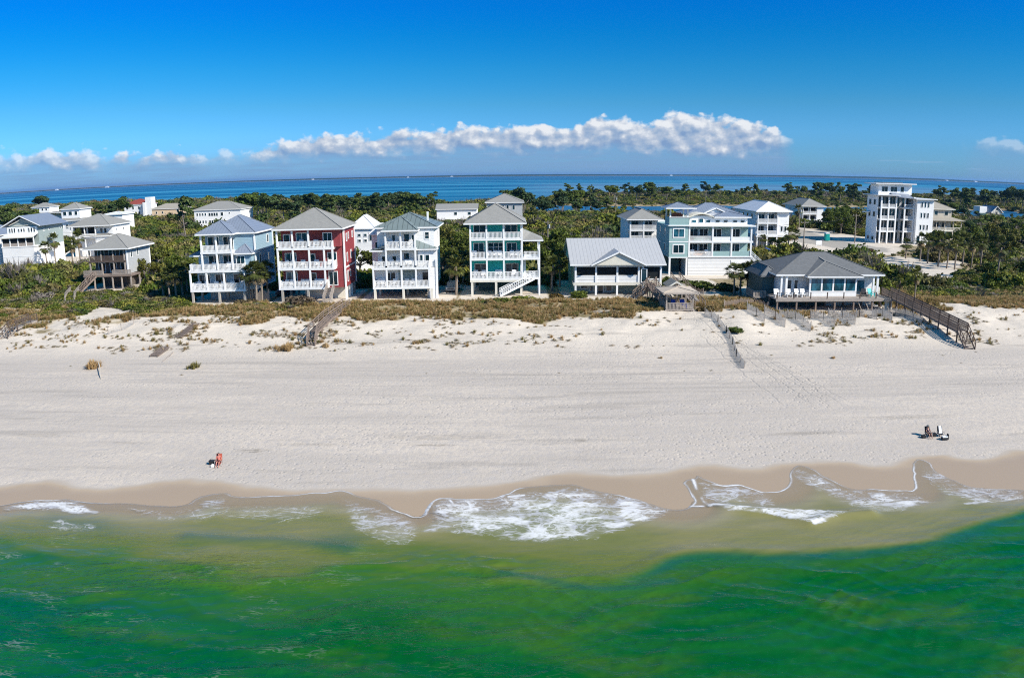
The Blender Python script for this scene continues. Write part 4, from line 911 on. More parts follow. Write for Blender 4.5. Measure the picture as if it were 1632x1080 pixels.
def deck_house():
    h = House('beach_house', (48.5, 116, 3.6), 'low house with dark grey shingle roof and glassed porch, on a wide timber deck')
    Y = 109.0
    h.box('deck', M_WOODL, 39.6, 58.2, Y, Y + 4.6, 4.55, 4.75); h.box('rim_beam', M_WOODL, 39.5, 58.3, Y - .08, Y - .01, 4.35, 4.76)
    for i in range(7):
        for y in (Y + .15, Y + 3.8): h.post(39.8 + i * 3.03, y, 2.6, 4.54, .22, M_WOOD, 'piling')
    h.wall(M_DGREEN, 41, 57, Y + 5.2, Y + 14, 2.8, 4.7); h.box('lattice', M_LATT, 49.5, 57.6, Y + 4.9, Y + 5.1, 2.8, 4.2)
    for i in range(4): 
        x = 52.6 + i * 1.2; MB().bar((x, Y + .2, 4.4), (x + .7, Y + .2, 3.0), .1).build('brace', M_WOODL, h.r)
    for i in range(8): h.post(39.7 + i * 2.63, Y + .08, 4.76, 5.75, .13, M_WOODD, 'railing_post')
    g = MB(); g.bar((39.7, Y + .08, 5.72), (58.1, Y + .08, 5.72), .06, .05); g.bar((39.7, Y + .08, 5.25), (58.1, Y + .08, 5.25), .02); g.build('railing', M_WOODD, h.r)
    h.wall(M_WSIDE, 41.2, 57.0, Y + 4.2, Y + 15, 4.76, 7.85)
    h.wall(M_WHITE, 45.5, 53.2, Y + 2.2, Y + 4.19, 4.77, 5.6)
    for i in range(4):
        x = 45.9 + i * 1.88; h.box('pane', M_GLASSB, x + .0, x + 1.6, Y + 2.24, Y + 2.28, 5.62, 7.5)
    for i in range(5): h.post(45.65 + i * 1.86, Y + 2.35, 4.78, 7.5, .26)
    h.box('header_beam', M_WHITE, 45.5, 53.3, Y + 2.2, Y + 2.5, 7.5, 7.72)
    h.wall(M_GLASSB, 53.1, 53.14, Y + 2.5, Y + 4.1, 5.6, 7.4)
    for c, w in ((42.9, .9), (44.1, .5), (54.6, 1.6)): h.door('f', c, Y + 4.2, 4.9, w, 2.1, 1, glass=M_GLASSB if c > 50 else M_GLASS)
    for x in (41.3, 42.1, 56.3, 57.0): h.post(x, Y + 3.0, 4.77, 7.85, .3)
    # roofs: main hip, seaward gable-hip over the porch, left wing
    h.roofhip(M_DARKROOF, 40.3, 58.0, Y + 2.6, Y + 16.6, 7.86, 2.75)
    z = 7.72
    h.box('fascia', M_WHITE, 44.9, 54.0, Y + 1.6, Y + 2.59, z, z + .2)
    zz_ = z + .203; o = MB().poly([(44.9, Y + 1.6, zz_), (54.0, Y + 1.6, zz_), (54.0, Y + 6, zz_ + .6), (44.9, Y + 6, zz_ + .6), (49.2, Y + 5.4, zz_ + 1.9), (49.2, Y + 10.2, zz_ + 2.55)], [(0, 1, 4), (1, 2, 5, 4), (3, 0, 4, 5)]).build('porch_roof', M_DARKROOF, h.r)
    MB().bar((44.9, Y + 1.6, zz_ + .03), (49.2, Y + 5.4, zz_ + 1.93), .2, .06).bar((54, Y + 1.6, zz_ + .03), (49.2, Y + 5.4, zz_ + 1.93), .2, .06).bar((49.2, Y + 5.4, zz_ + 1.93), (49.2, Y + 10.2, zz_ + 2.58), .2, .06).build('ridge_cap', M_GREYROOF, o)
    h.wall(M_DGREEN, 39.3, 41.19, Y + 6, Y + 13, 3.0, 7.3); h.roofhip(M_DARKROOF, 38.8, 42.4, Y + 5.4, Y + 14, 7.3, 1.3, M_DARKROOF)
    h.box('side_stair', M_WOODL, 37.5, 39.4, Y + 4.4, Y + 8.4, 4.2, 4.4); h.rail((37.5, Y + 4.5), (39.4, Y + 4.5), 4.4, .9, M_WOODL); h.rail((37.6, Y + 4.5), (37.6, Y + 8.4), 4.4, .9, M_WOODL)
    h.box('wing_wall', M_WHITE, 58.25, 58.35, Y + 4.7, Y + 13, 4.8, 5.8); h.box('parapet', M_CREAM, 57.8, 58.24, Y + 4.65, Y + 4.72, 4.77, 5.7)
    h.box('lattice', M_CREAM, 57.2, 58.4, Y + .4, Y + .5, 2.8, 4.3)
deck_house()

def brown_cottage():
    h = House('cottage', (-77, 142, 3.5), 'small grey brown cottage with deep shaded porches and hip roof, on timber pilings', 'house')
    Y = 137.0
    h.deck(-81.6, -71.6, Y - 1.5, Y + 2.4, 6.3, .3, M_WOOD)
    for i in range(6):
        for y in (Y - 1.3, Y + 2.2, Y + 8): h.post(-81.3 + i * 1.9, y, 2.6, 6.0, .22, M_WOODL, 'piling')
    h.wall(M_BROWNW, -80, -74.5, Y + 3, Y + 8.5, 2.8, 6.0)
    h.wall(M_BROWNW, -81, -73.31, Y + 2.4, Y + 9.6, 6.0, 11.0); h.wall(M_GREYW, -73.3, -73.0, Y + .2, Y + 9.6, 6.32, 11.0)
    h.deck(-81, -73.32, Y - .1, Y + 2.39, 8.9, .3, M_WOODD)
    for x in (-80.8, -78.3, -75.8, -73.5): h.post(x, Y + .1, 6.3, 11.0, .22, M_WOODL)
    h.rail((-80.9, Y + .05), (-73.5, Y + .05), 8.9, .9, M_WOODD); h.rail((-81.5, Y - 1.3), (-77.5, Y - 1.3), 6.3, .9, M_WOODL); h.rail((-75.5, Y - 1.3), (-71.7, Y - 1.3), 6.3, .9, M_WOODL)
    for c in (-79.6, -77.2, -74.9):
        for z in (6.5, 9.1): h.door('f', c, Y + 2.4, z, 1.3, 1.7, 2)
    h.win('r', Y + 2, -73.0, 9.3, .5, 1.2); h.win('r', Y + 4.6, -73.0, 9.4, .5, 1.2)
    h.stairs((-79.0, Y - 1.6, 6.25), (-81.4, Y - 4.2, 3.4), 1.2, M_WOOD)
    for y in (Y + .2, Y + 9.6): h.post(-73.0, y, 6.3, 11.0, .24, name='corner_board')
    h.roofhip(M_GREYROOF, -81.8, -72.1, Y - .6, Y + 10.4, 11.0, 2.4)
brown_cottage()

def gable_house():
    h = House('beach_house', (-127, 188, 3.7), 'sage and white house with wide front gable, screened porch and board skirting')
    Y = 181.0
    h.wall(M_WSIDE, -132.2, -122.4, Y, Y + 3, 3.0, 8.6); h.wall(M_WSIDE, -132.0, -122.3, Y + 3.01, Y + 14, 3.0, 8.6)
    for z in (4.6, 6.2): h.box('trim', M_WHITE, -132.25, -122.35, Y - .04, Y - .01, z, z + .06)
    h.deck(-132.4, -122.2, Y - .1, Y + 2.4, 8.9, .28)
    for i in range(5): h.post(-132.1 + i * 2.45 - (.15 if i == 4 else 0), Y + .1, 8.9, 11.2, .24)
    for i in range(4): h.box('screen', M_SCREEN, -131.95 + i * 2.45, -129.8 + i * 2.45, Y + .12, Y + .16, 9.75, 11.0); h.box('parapet', M_WOODL, -131.95 + i * 2.45, -129.8 + i * 2.45, Y + .08, Y + .2, 8.92, 9.7)
    MB().poly([(-132.6, Y - .5, 11.25), (-122.0, Y - .5, 11.25), (-122.3, Y + 2.4, 11.95), (-132.3, Y + 2.4, 11.95)], [(0, 1, 2, 3)]).build('porch_roof', M_WHITEROOF, h.r); h.box('fascia', M_CREAM, -132.6, -122, Y - .5, Y - .4, 11.02, 11.24)
    h.wall(M_SAGE, -132.0, -122.3, Y + 2.4, Y + 14, 8.61, 13.8)
    h.wall(M_WSIDE, -131.8, -122.5, Y + 2.3, Y + 2.39, 11.9, 13.75)
    for k, (c, hh) in enumerate([(-130.9, 1.1), (-130.2, 1.1), (-129.4, 1.1), (-128.1, .8), (-127.3, .8), (-126.5, .8), (-125.0, 1.1), (-124.2, 1.1), (-123.4, 1.1)]): h.win('f', c, Y + 2.3, 12.3 + (1.1 - hh) * .5, .42, hh, 1, fw=.07)
    for y, z in ((Y + 5, 12.3), (Y + 7.5, 12.4), (Y + 9, 10.9), (Y + 10, 10.9), (Y + 13, 12.3)): h.win('r', y, -122.3, z, .5, .5, 1)
    h.roofgab(M_BLUEMET, -133.2, -121.1, Y + 1.6, Y + 15, 13.75, 2.75, 'y', M_SAGE, over=.9)
    f = MB(); f.bar((-131, Y + 2.2, 14.2), (-127.15, Y + 2.2, 15.6), .08, .16); f.bar((-123.3, Y + 2.2, 14.2), (-127.15, Y + 2.2, 15.6), .08, .16); f.bar((-129.5, Y + 2.2, 14.1), (-124.8, Y + 2.2, 14.1), .08, .14); f.build('gable_truss', M_CREAM, h.r)
gable_house()

def porch_house():
    h = House('beach_house', (-119, 207, 3.9), 'white house with grey hip roof and arched base, second from the left edge')
    Y = 202.0; x0, x1 = -124.5, -112.0
    h.wall(M_WSIDE, x0, x1, Y + 1.8, Y + 12, 3.0, 12.0); h.deck(x0 - .2, x1 - 4.4, Y, Y + 1.8, 8.9)
    h.wall(M_WSIDE, x1 - 4.3, x1, Y, Y + 1.79, 3.0, 9.0)
    for x in (x0, x0 + 4.4, x0 + 7.8): h.post(x + .2, Y + .15, 3.2, 12.0)
    h.rail((x0 + .4, Y + .15), (x0 + 4.2, Y + .15), 8.9); h.rail((x0 + 4.6, Y + .15), (x0 + 7.7, Y + .15), 8.9)
    h.box('screen', M_SCREEN, x0 + .5, x0 + 4.2, Y + 1.72, Y + 1.78, 9.3, 11.6); h.box('screen', M_SCREEN, x0 + 4.8, x0 + 6.9, Y + 1.72, Y + 1.78, 9.9, 11.6)
    for c, z in ((x0 + 9, 10.0), (x0 + 10.2, 10.0), (x0 + 2, 6.0), (x0 + 6.6, 5.6)): h.win('f', c, Y + 1.8, z, .7, 1.2, 1)
    h.roofhip(M_GREYROOF, x0 + 4.0, x1 + .4, Y - .4, Y + 2.4, 9.05, .6)
    g = MB()
    for i in range(9): g.bar((x0 - 2 + 8 * i / 9, Y - .6, 4.2 + 1.7 * math.sin(math.pi * i / 9)), (x0 - 2 + 8 * (i + 1) / 9, Y - .6, 4.2 + 1.7 * math.sin(math.pi * (i + 1) / 9)), .3, .3)
    g.build('arch', M_WHITE, h.r)
    for y, z in ((Y + 4, 10.4), (Y + 8, 10.4)): h.win('r', y, x1, z, .5, .5)
    h.roofhip(M_GREYROOF, x0 - .6, x1 + .6, Y - .5, Y + 12.6, 12.0, 3.0)
porch_house()

def simple(name, label, x0, x1, Y, D, zb, ze, rh, wm, rm, wins=(), roof='hip', axis='x', over=.5, cat='house', sidewins=(), fasc=None, glass=None, zroot=None):
    h = House(name, ((x0 + x1) / 2, Y + D / 2, zb), label, cat)
    h.wall(wm, x0, x1, Y, Y + D, zb - .6, ze)
    for c, z, w, hh in wins: h.win('f', c, Y, z, w, hh, 1, fw=.09, glass=glass)
    for f, c, z, w, hh in sidewins: h.win(f, c, x0 if f == 'l' else x1, z, w, hh, 1, fw=.09)
    if roof == 'hip': h.roofhip(rm, x0 - over, x1 + over, Y - over, Y + D + over, ze, rh, fasc)
    else: h.roofgab(rm, x0 - over, x1 + over, Y - over, Y + D + over, ze - .02, rh, axis, wm, fasc, over)
    return h
h = simple('beach_house', 'pale blue house with grey roof cut off by the left edge of the photo', -151, -138.4, 188, 14, 3.6, 11.4, 2.8, M_WSIDE, M_BLUEMET, [(-140, 9.2, 1.4, 1.5), (-144, 9.2, 1.4, 1.5), (-140, 5.4, 1.4, 1.5)])
simple('beach_house', 'little white house with four square windows, between the red and all white houses', -34.4, -29.0, 160, 9, 3.6, 12.0, 2.6, M_WSIDE, M_WHITEROOF, [(-32.3, 10.5, .55, .5), (-31.0, 10.5, .55, .5), (-32.3, 9.3, .55, .5), (-31.0, 9.3, .55, .5), (-29.9, 9.6, .5, 1.6)], over=.35)
h = House('beach_house', (29.5, 171, 3.6), 'narrow white tower house with grey hip roof and two balconies behind the low cottage')
h.wall(M_WSIDE, 26.0, 32.2, 167.2, 179, 3.0, 13.0); h.porch(26.0, 32.2, 165, 167.2, [8.6, 10.9], 13.0, [26.14, 29.1, 32.06], True, True)
for c in (27.5, 30.5):
    for z in (8.7, 11.0): h.door('f', c, 167.2, z, 1.5, 1.6, 2)
for x in (26.14, 32.06): h.post(x, 165.14, 3.0, 8.3)
h.wall(M_WSIDE, 32.21, 34.4, 169, 179, 3.0, 12.2); h.roofhip(M_GREYROOF, 25.2, 33.4, 164.4, 180, 13.0, 2.1); h.box('fascia', M_WHITE, 32.3, 35.2, 168.5, 172, 12.25, 12.6)

def white_roof_house():
    h = House('beach_house', (71.5, 214, 3.9), 'white house with bright white metal roof and two balcony tiers, right of the aqua house')
    Y = 203.0; x0, x1 = 67.2, 76.2
    h.wall(M_WSIDE, x0, x1, Y + 2, Y + 22, 6.7, 13.0); h.wall(M_WSIDE, x0 + 5.8, x1, Y + .3, Y + 1.99, 6.7, 12.95); h.wall(M_GREYW, x0 + .4, x1 - 3, Y + 4, Y + 20, 3.0, 6.68)
    h.porch(x0, x0 + 5.8, Y, Y + 2, [6.9, 10.1], 12.9, [x0 + .14, x0 + 2.9, x0 + 5.66], True, False)
    for x in (x0 + .14, x0 + 2.9, x0 + 5.7, x1 - 1.5, x1 + 1.5): h.post(x, Y + .2, 3.0, 6.6, .3)
    h.deck(x0 - .3, x1 + 1.8, Y - .1, Y + .9, 6.55, .3)
    for c in (x0 + 1.6, x0 + 4.3):
        for z in (7.0, 10.15): h.door('f', c, Y + 2, z, 1.8, 2.1, 2)
    for c in (x0 + 7, x0 + 8): h.win('f', c, Y + .3, 7.8, .5, 1.3, 1)
    for y in (Y + 5, Y + 9, Y + 13, Y + 17):
        for z in (7.8, 10.9): h.win('l', y, x0, z, 1.2, 1.4)
    h.roofhip(M_WHITEROOF, x0 - .7, x1 + .7, Y - .6, Y + 22.8, 13.0, 2.5)
white_roof_house()

def small_grey_house():
    h = House('beach_house', (126.5, 320, 3.0), 'small grey roofed house with four dark porch openings beyond the sandy road')
    Y = 310.0
    h.wall(M_WSIDE, 122, 131, Y + 2, Y + 21, 2.5, 10.2); h.wall(M_WSIDE, 128.4, 131, Y, Y + 1.99, 2.5, 10.2)
    h.porch(122, 128.4, Y, Y + 2, [3.9, 7.2], 10.1, [122.15, 125.2, 128.25], True, False)
    for c in (123.7, 126.8):
        for z in (4.0, 7.3): h.box('screen', M_SCREEN, c - 1.3, c + 1.3, Y + 1.9, Y + 1.98, z, z + 2.3)
    h.roofhip(M_GREYROOF, 121, 132, Y - .8, Y + 22, 10.2, 3.0)
small_grey_house()

def white_tower():
    h = House('modern_house', (117, 226, 3.5), 'tall modern white house with flat roofs, columned balconies and rooftop room', 'house')
    Y = 219.0
    h.wall(M_GREYW, 110.62, 122.0, Y + 3, Y + 8.5, 2.6, 17.4); h.wall(M_WHITE, 122.02, 127.6, Y - 1.2, Y + 9, 2.0, 16.6); h.wall(M_WSIDE, 110.4, 110.6, Y + 1.4, Y + 8.5, 2.6, 17.5)
    for z in (7.0, 10.6, 14.1):
        h.deck(110.8, 115.9, Y, Y + 3, z, .35); h.deck(118.6, 121.95, Y, Y + 3, z, .35); h.rail((111, Y + .15), (115.8, Y + .15), z, .9, M_WHITE, .3); h.rail((119, Y + .15), (121.7, Y + .15), z, .9, M_WHITE, .3)
    for x in (111.0, 113.4, 115.8, 118.7, 121.7): h.post(x, Y + .2, 2.6, 17.3, .42, name='column')
    for z in (3.6, 7.1, 10.7, 14.2):
        for c in (112.2, 114.8, 117.2, 120.2): h.door('f', c, Y + 3, z, 2.1, 2.8, 1, frame=M_GREYW)
    for z in (4.2, 11.2, 14.8):
        for c in (Y + 3.4, Y + 6.4): h.win('l', c, 110.4, z, 1.2, 1.4 if z > 5 else .9, 1, frame=M_GREYW)
    for z in (7.6, 11.2, 14.4):
        for c in (123.6, 124.7, 125.8): h.win('f', c, Y - 1.2, z, .5, 1.5, 1, glass=M_GLASS)
    h.box('roof', M_WHITEROOF, 109.2, 116.6, Y - 1, Y + 9.5, 17.6, 17.85); h.box('roof', M_WHITEROOF, 121.2, 128.3, Y - 2, Y + 10, 16.63, 16.9)
    MB().poly([(115, Y - 1.2, 17.2), (121.1, Y - 1.2, 16.9), (121.1, Y + 3, 18.1), (115, Y + 3, 18.4)], [(0, 1, 2, 3)]).build('roof', M_BLUEMET, h.r)
    h.wall(M_WHITE, 111.2, 122.2, Y + 3, Y + 8.5, 17.86, 20.9)
    for c, w in ((113.2, 1.9), (116.2, 2.1), (119, 1.0)): h.win('f', c, Y + 3, 18.7, w, 1.5, 2 if w > 1.5 else 1)
    h.box('roof', M_WHITEROOF, 109.6, 123.0, Y + 1.6, Y + 10, 20.95, 21.25); h.box('solar_array', M_DARKROOF, 112.5, 119, Y + 3, Y + 9, 21.3, 21.5)
    h.deck(108.8, 110.38, Y + 6, Y + 8.4, 12.5, .3); h.wall(M_CREAM, 122.4, 124.5, Y - 2.6, Y - 1.21, 1.6, 3.6)
    for c in (123.1,): h.door('f', c, Y - 1.2, 3.7, .9, 2.1, 1)
white_tower()

def beige_house():
    h = House('beach_house', (142.5, 243, 3.7), 'beige two storey house with wraparound porch directly right of the tall modern house')
    Y = 235.0
    h.wall(M_BEIGE, 137, 146, Y + 2.6, Y + 14, 6.2, 13.0); h.wall(M_DGREEN, 138, 146, Y + 5, Y + 12, 3.0, 6.18); h.deck(135.9, 148.6, Y, Y + 2.6, 6.4, .4, M_CREAM)
    xs = [136.1, 139.2, 142.3, 145.4, 148.4]
    for x in xs: h.post(x, Y + .2, 6.4, 9.4, .22, M_BEIGE); h.post(x, Y + .3, 3.0, 6.0, .34, M_BEIGE, 'piling')
    for a, b in zip(xs[:-1], xs[1:]): h.rail((a, Y + .2), (b, Y + .2), 6.4, .9, M_CREAM, .3)
    for c in (138, 140.6, 143.4): h.door('f', c, Y + 2.6, 6.5, 1.6, 2.2, 2, frame=M_BEIGE)
    for c in (140.2, 144): h.win('f', c, Y + 2.6, 11.2, 1.2, 1.2, 1, frame=M_CREAM)
    MB().poly([(135.2, Y - .7, 9.5), (149.6, Y - .7, 9.5), (146.2, Y + 2.58, 10.6), (136.9, Y + 2.58, 10.6)], [(0, 1, 2, 3)]).build('porch_roof', M_TANROOF, h.r)
    MB().poly([(149.6, Y - .7, 9.5), (149.6, Y + 13, 9.5), (146.05, Y + 13, 10.6), (146.05, Y + 2.58, 10.6)], [(0, 1, 2, 3)]).build('porch_roof', M_TANROOF, h.r)
    h.roofhip(M_TANROOF, 136.2, 146.9, Y + 1.8, Y + 15, 13.0, 2.4, M_CREAM)
beige_house()
h = simple('beach_house', 'little white gabled house among the pines at the far right', 251.0, 257.6, 370, 12, 2.8, 6.6, 3.4, M_CREAM, M_BLUEMET, [(254.3, 8.0, 1.1, 1.0), (255.2, 4.2, 1.4, 1.2)], 'gable', 'y', .5)
h.wall(M_WSIDE, 246.5, 250.9, 374, 380, 2.4, 9.6); h.wall(M_DGREEN, 245.0, 250.9, 371, 373.9, 2.4, 6.2)
simple('beach_house', 'white house with pale hip roof and small windows in rows behind the light blue house', -137, -116, 320, 16, 3.0, 10.7, 3.3, M_WSIDE, M_GREYROOF,
       [(-135.6 + i * 1.25, z, .6, 1.1) for i in range(4) for z in (8.4, 5.2)] + [(-130 + i * 1.1, z, .8, 1.3) for i in range(4) for z in (8.2, 5.0)] + [(-124.4, 8.2, 1.0, 1.4), (-121, 9.0, .5, .5)])
h = simple('beach_house', 'white stucco house with red tiled roof and square stair tower', -243.5, -228, 460, 14, 2.8, 10.4, 3.2, M_WSIDE, M_REDROOF,
       [(-241.5 + i * 4, z, 1.1, 1.6) for i in range(3) for z in (7.6, 4.4)])
h.wall(M_WSIDE, -227.9, -224.0, 458, 464, 2.0, 14.8); h.wall(M_WSIDE, -229.6, -227.95, 457.5, 462, 2.0, 11.6)
simple('beach_house', 'peach stucco house with tan hip roof beside the red tiled house', -220, -200, 450, 13, 2.6, 7.3, 3.0, M_PEACH, M_TANROOF, [(-217, 4.6, 1, 1.3), (-213, 4.6, 1, 1.3), (-203, 5.6, 1.4, 1.4)])
h = simple('beach_house', 'small white house under a lone umbrella pine at the far left', -283, -271, 420, 10, 9.6, 12.6, 2.4, M_WSIDE, M_GREYROOF, [(-281 + i * 2.6, 10.7, 1.0, 1.2) for i in range(4)])
h.wall(M_WSIDE, -284, -268, 418, 430, 2.0, 8.9); h.roofhip(M_GREYROOF, -285, -262, 416, 432, 8.95, .6)
h = simple('beach_house', 'white lookout house with two stacked hip roofs left of the red tiled house', -163, -155.5, 260, 8, 12.2, 15.2, 2.2, M_WSIDE, M_GREYROOF, [(-161.6, 13.2, 1.3, 1.3), (-159.3, 13.2, 1.3, 1.3), (-157.0, 13.2, 1.0, 1.3)])
h.wall(M_WSIDE, -164, -154, 258, 270, 2.4, 11.2); h.roofhip(M_GREYROOF, -165, -153, 257, 271, 11.25, 1.4)
for c in (-162, -159.8): h.win('f', c, 258, 8.6, 1.0, 1.4)
simple('beach_house', 'low white house half hidden in scrub behind the small grey brown cottage', -169, -160, 300, 10, 3.0, 11.0, 1.0, M_WSIDE, M_WHITEROOF, [(-166, 8, 1.2, 1.4), (-163, 8, 1.2, 1.4)])
h = simple('beach_house', 'grey white house with grey hip roof rising right behind the teal house', -7.6, 3.7, 240, 14, 3.4, 14.1, 2.6, M_GREYW, M_GREYROOF, [(-1.0, 12.0, .7, 1.3), (.9, 12.0, .7, 1.3), (-4.4, 11.9, 1.6, 1.5), (-2.6, 11.9, .9, 1.5)], over=.6)
simple('bay_house', 'long low white building with grey gable roof behind the trees left of the teal house', -32.2, -14.8, 330, 12, 3.2, 8.2, 2.2, M_WSIDE, M_GREYROOF, [(-18, 5.8, 1.2, 1.2), (-24, 5.8, 1.2, 1.2)], 'gable', 'x', .6)
simple('beach_house', 'narrow roof of a white house between the gabled house and the lookout house', -172, -163.5, 245, 9, 3.0, 11.0, 1.8, M_WSIDE, M_BLUEMET, [(-168, 9.2, 1.2, 1.2)])
# ------------------------------------------------------------------ boardwalks, fences, small structures
def walk_frame(mb_deck, mb_rail, path, w, posts, railh=1.0, legs=True, rails=(0.45, .75, 1.0), legmb=None):
    P3 = [Vector(p) for p in path]
    for a, b in zip(P3[:-1], P3[1:]):
        d = b - a; n = max(1, int(d.length / .16)); hd = Vector((d.x, d.y, 0)).normalized(); sd = Vector((-hd.y, hd.x, 0)) * w / 2
        for i in range(n):
            c = a + d * ((i + .5) / n); mb_deck.bar(c - sd, c + sd, .13, .045)
        for sg in (-1, 1): mb_deck.bar(a + sd * sg - Vector((0, 0, .14)), b + sd * sg - Vector((0, 0, .14)), .06, .22)
        k = max(1, round(d.length / posts))
        for sg in (-1, 1):
            for r in rails: mb_rail.bar(a + sd * sg + Vector((0, 0, r)), b + sd * sg + Vector((0, 0, r)), .05, .12 if r == rails[-1] else .07)
            for i in range(k + 1):
                c = a + d * (i / k) + sd * sg; mb_rail.box(c.x - .05, c.x + .05, c.y - .05, c.y + .05, c.z - .1, c.z + railh + .04)
                if legs and legmb is not None: legmb.box(c.x - .07, c.x + .07, c.y - .07, c.y + .07, gnd(c.x, c.y) - .4, c.z - .12)
def stair_run(mb, rl, p, q, w):
    p = Vector(p); q = Vector(q); d = q - p; n = max(3, int(abs(d.z) / .18)); hd = Vector((d.x, d.y, 0)).normalized(); sd = Vector((-hd.y, hd.x, 0)) * w / 2
    for i in range(n): c = p + d * ((i + .5) / n); mb.bar(c - sd, c + sd, .28, .05)
    for sg in (-1, 1):
        mb.bar(p + sd * sg, q + sd * sg, .06, .26); rl.bar(p + sd * sg + Vector((0, 0, 1)), q + sd * sg + Vector((0, 0, 1)), .07, .1); rl.bar(p + sd * sg + Vector((0, 0, .55)), q + sd * sg + Vector((0, 0, .55)), .05, .07)
        for i in range(4): c = p + d * (i / 3) + sd * sg; rl.box(c.x - .05, c.x + .05, c.y - .05, c.y + .05, c.z - .2, c.z + 1.03)
def boardwalk(label, path, sp, sq, w, deckm, railm, posts=2.2, rails=(.4, .7, 1.0), infill=None):
    x, y, z = path[0]; r = empty('boardwalk', (x, y, gnd(x, y)), label, 'boardwalk')
    dk, rl, lg, st, sr = MB(), MB(), MB(), MB(), MB()
    walk_frame(dk, rl, path, w, posts, legmb=lg, rails=rails); stair_run(st, sr, sp, sq, w * .9)
    dk.build('walkway_deck', deckm, r); rl.build('railing', railm, r); lg.build('leg', railm, r).__setitem__('kind', 'stuff')
    s = st.build('stairs', deckm, r); sr.build('handrail', railm, s)
    if infill:
        for sg in (-1, 1):
            f = MB()
            for a, b in zip(path[:-1], path[1:]):
                a = Vector(a); b = Vector(b); d = b - a; n = int(d.length / .2); hd = Vector((d.x, d.y, 0)).normalized(); sd = Vector((-hd.y, hd.x, 0)) * w / 2
                f.bar(a + sd * sg + Vector((0, 0, .1)), b + sd * sg + Vector((0, 0, .1)), .05, .06)
                for i in range(n): c = a + d * (i / n) + sd * sg; f.box(c.x - .02, c.x + .02, c.y - .05, c.y + .05, c.z + .1, c.z + .95)
            f.build('balusters', infill, r)
ge = gnd(58.0, 89.5)
boardwalk('long dark timber boardwalk running down from the low dark roofed house to the sand', [(58.9, 112.6, 5.0), (58.8, 105, 4.55), (58.7, 97.5, 4.1), (58.6, 90.2, 3.65)], (58.5, 90.0, 3.6), (58.0, 87.2, gnd(58, 87.2) + .05), 1.5, M_WOOD, M_WOODD, 2.3, infill=M_WOOD)
boardwalk('grey timber boardwalk with railings leading from the red house down the dune', [(-24.3, 108.4, gnd(-24.3, 108.4) + .35), (-25.1, 100, gnd(-25, 100) + .55), (-25.7, 94.0, 3.4)], (-25.6, 93.8, 3.35), (-25.2, 91.0, gnd(-25.2, 91) + .05), 1.15, M_WOOD, M_WOOD, 1.9)
boardwalk('short timber boardwalk with stairs at the left edge of the beach', [(-71.3, 103, gnd(-71.3, 103) + .3), (-71.0, 97.5, gnd(-71, 97.5) + .6)], (-71, 97.3, gnd(-71, 97.5) + .55), (-70.7, 94.6, gnd(-70.7, 94.6) + .05), 1.4, M_WOODL, M_WOODD, 1.8)

M_WOODP = pmat('bleached driftwood', (.55, .50, .43), .85, .15, 4)
# broken pieces of an old walkway lying on the dune
def lying(name, label, a, b, w, m, cat, planks=True):
    a = Vector(a); b = Vector(b); d = b - a; mb = MB(); hd = d.normalized(); sd = Vector((-hd.y, hd.x, 0)).normalized() * w / 2
    if planks:
        n = int(d.length / .2)
        for i in range(n): c = a + d * ((i + .5) / n) + Vector((0, 0, .08 + .02 * math.sin(i * 2.1))); mb.bar(c - sd, c + sd, .15, .05)
        for sg in (-.8, .8): mb.bar(a + sd * sg, b + sd * sg, .07, .14)
    else:
        mb.tube([a, a.lerp(b, .35) + Vector((.06, 0, .05)), a.lerp(b, .7) + Vector((-.04, 0, .03)), b], [w, w * .9, w * .8, w * .5], 7)
    o = mb.build(name, m, None, loc=tuple(a)); tag(o, label, cat); return o
def gp(px, py, dz=.1): x, y, z = atg(px, py); return (x, y, z + dz)
lying('wooden_stairs', 'long broken length of grey walkway lying on the dune below the light blue house', gp(313, 517, .15), gp(284, 539, .15), 1.2, M_WOOD, 'broken walkway')
lying('wooden_stairs', 'short broken walkway piece lying lowest on the sand', gp(264, 556, .2), gp(245, 569, .12), 1.25, M_WOOD, 'broken walkway')
lying('driftwood_plank', 'thin grey plank lying on sand beside the short broken walkway piece', gp(276, 562), gp(259, 577), .07, M_WOODL, 'plank', False)
lying('driftwood_log', 'pale leaning driftwood log beside the left grass tuft', gp(158, 584, .5), gp(161, 604, .08), .075, M_WOODP, 'log', False)

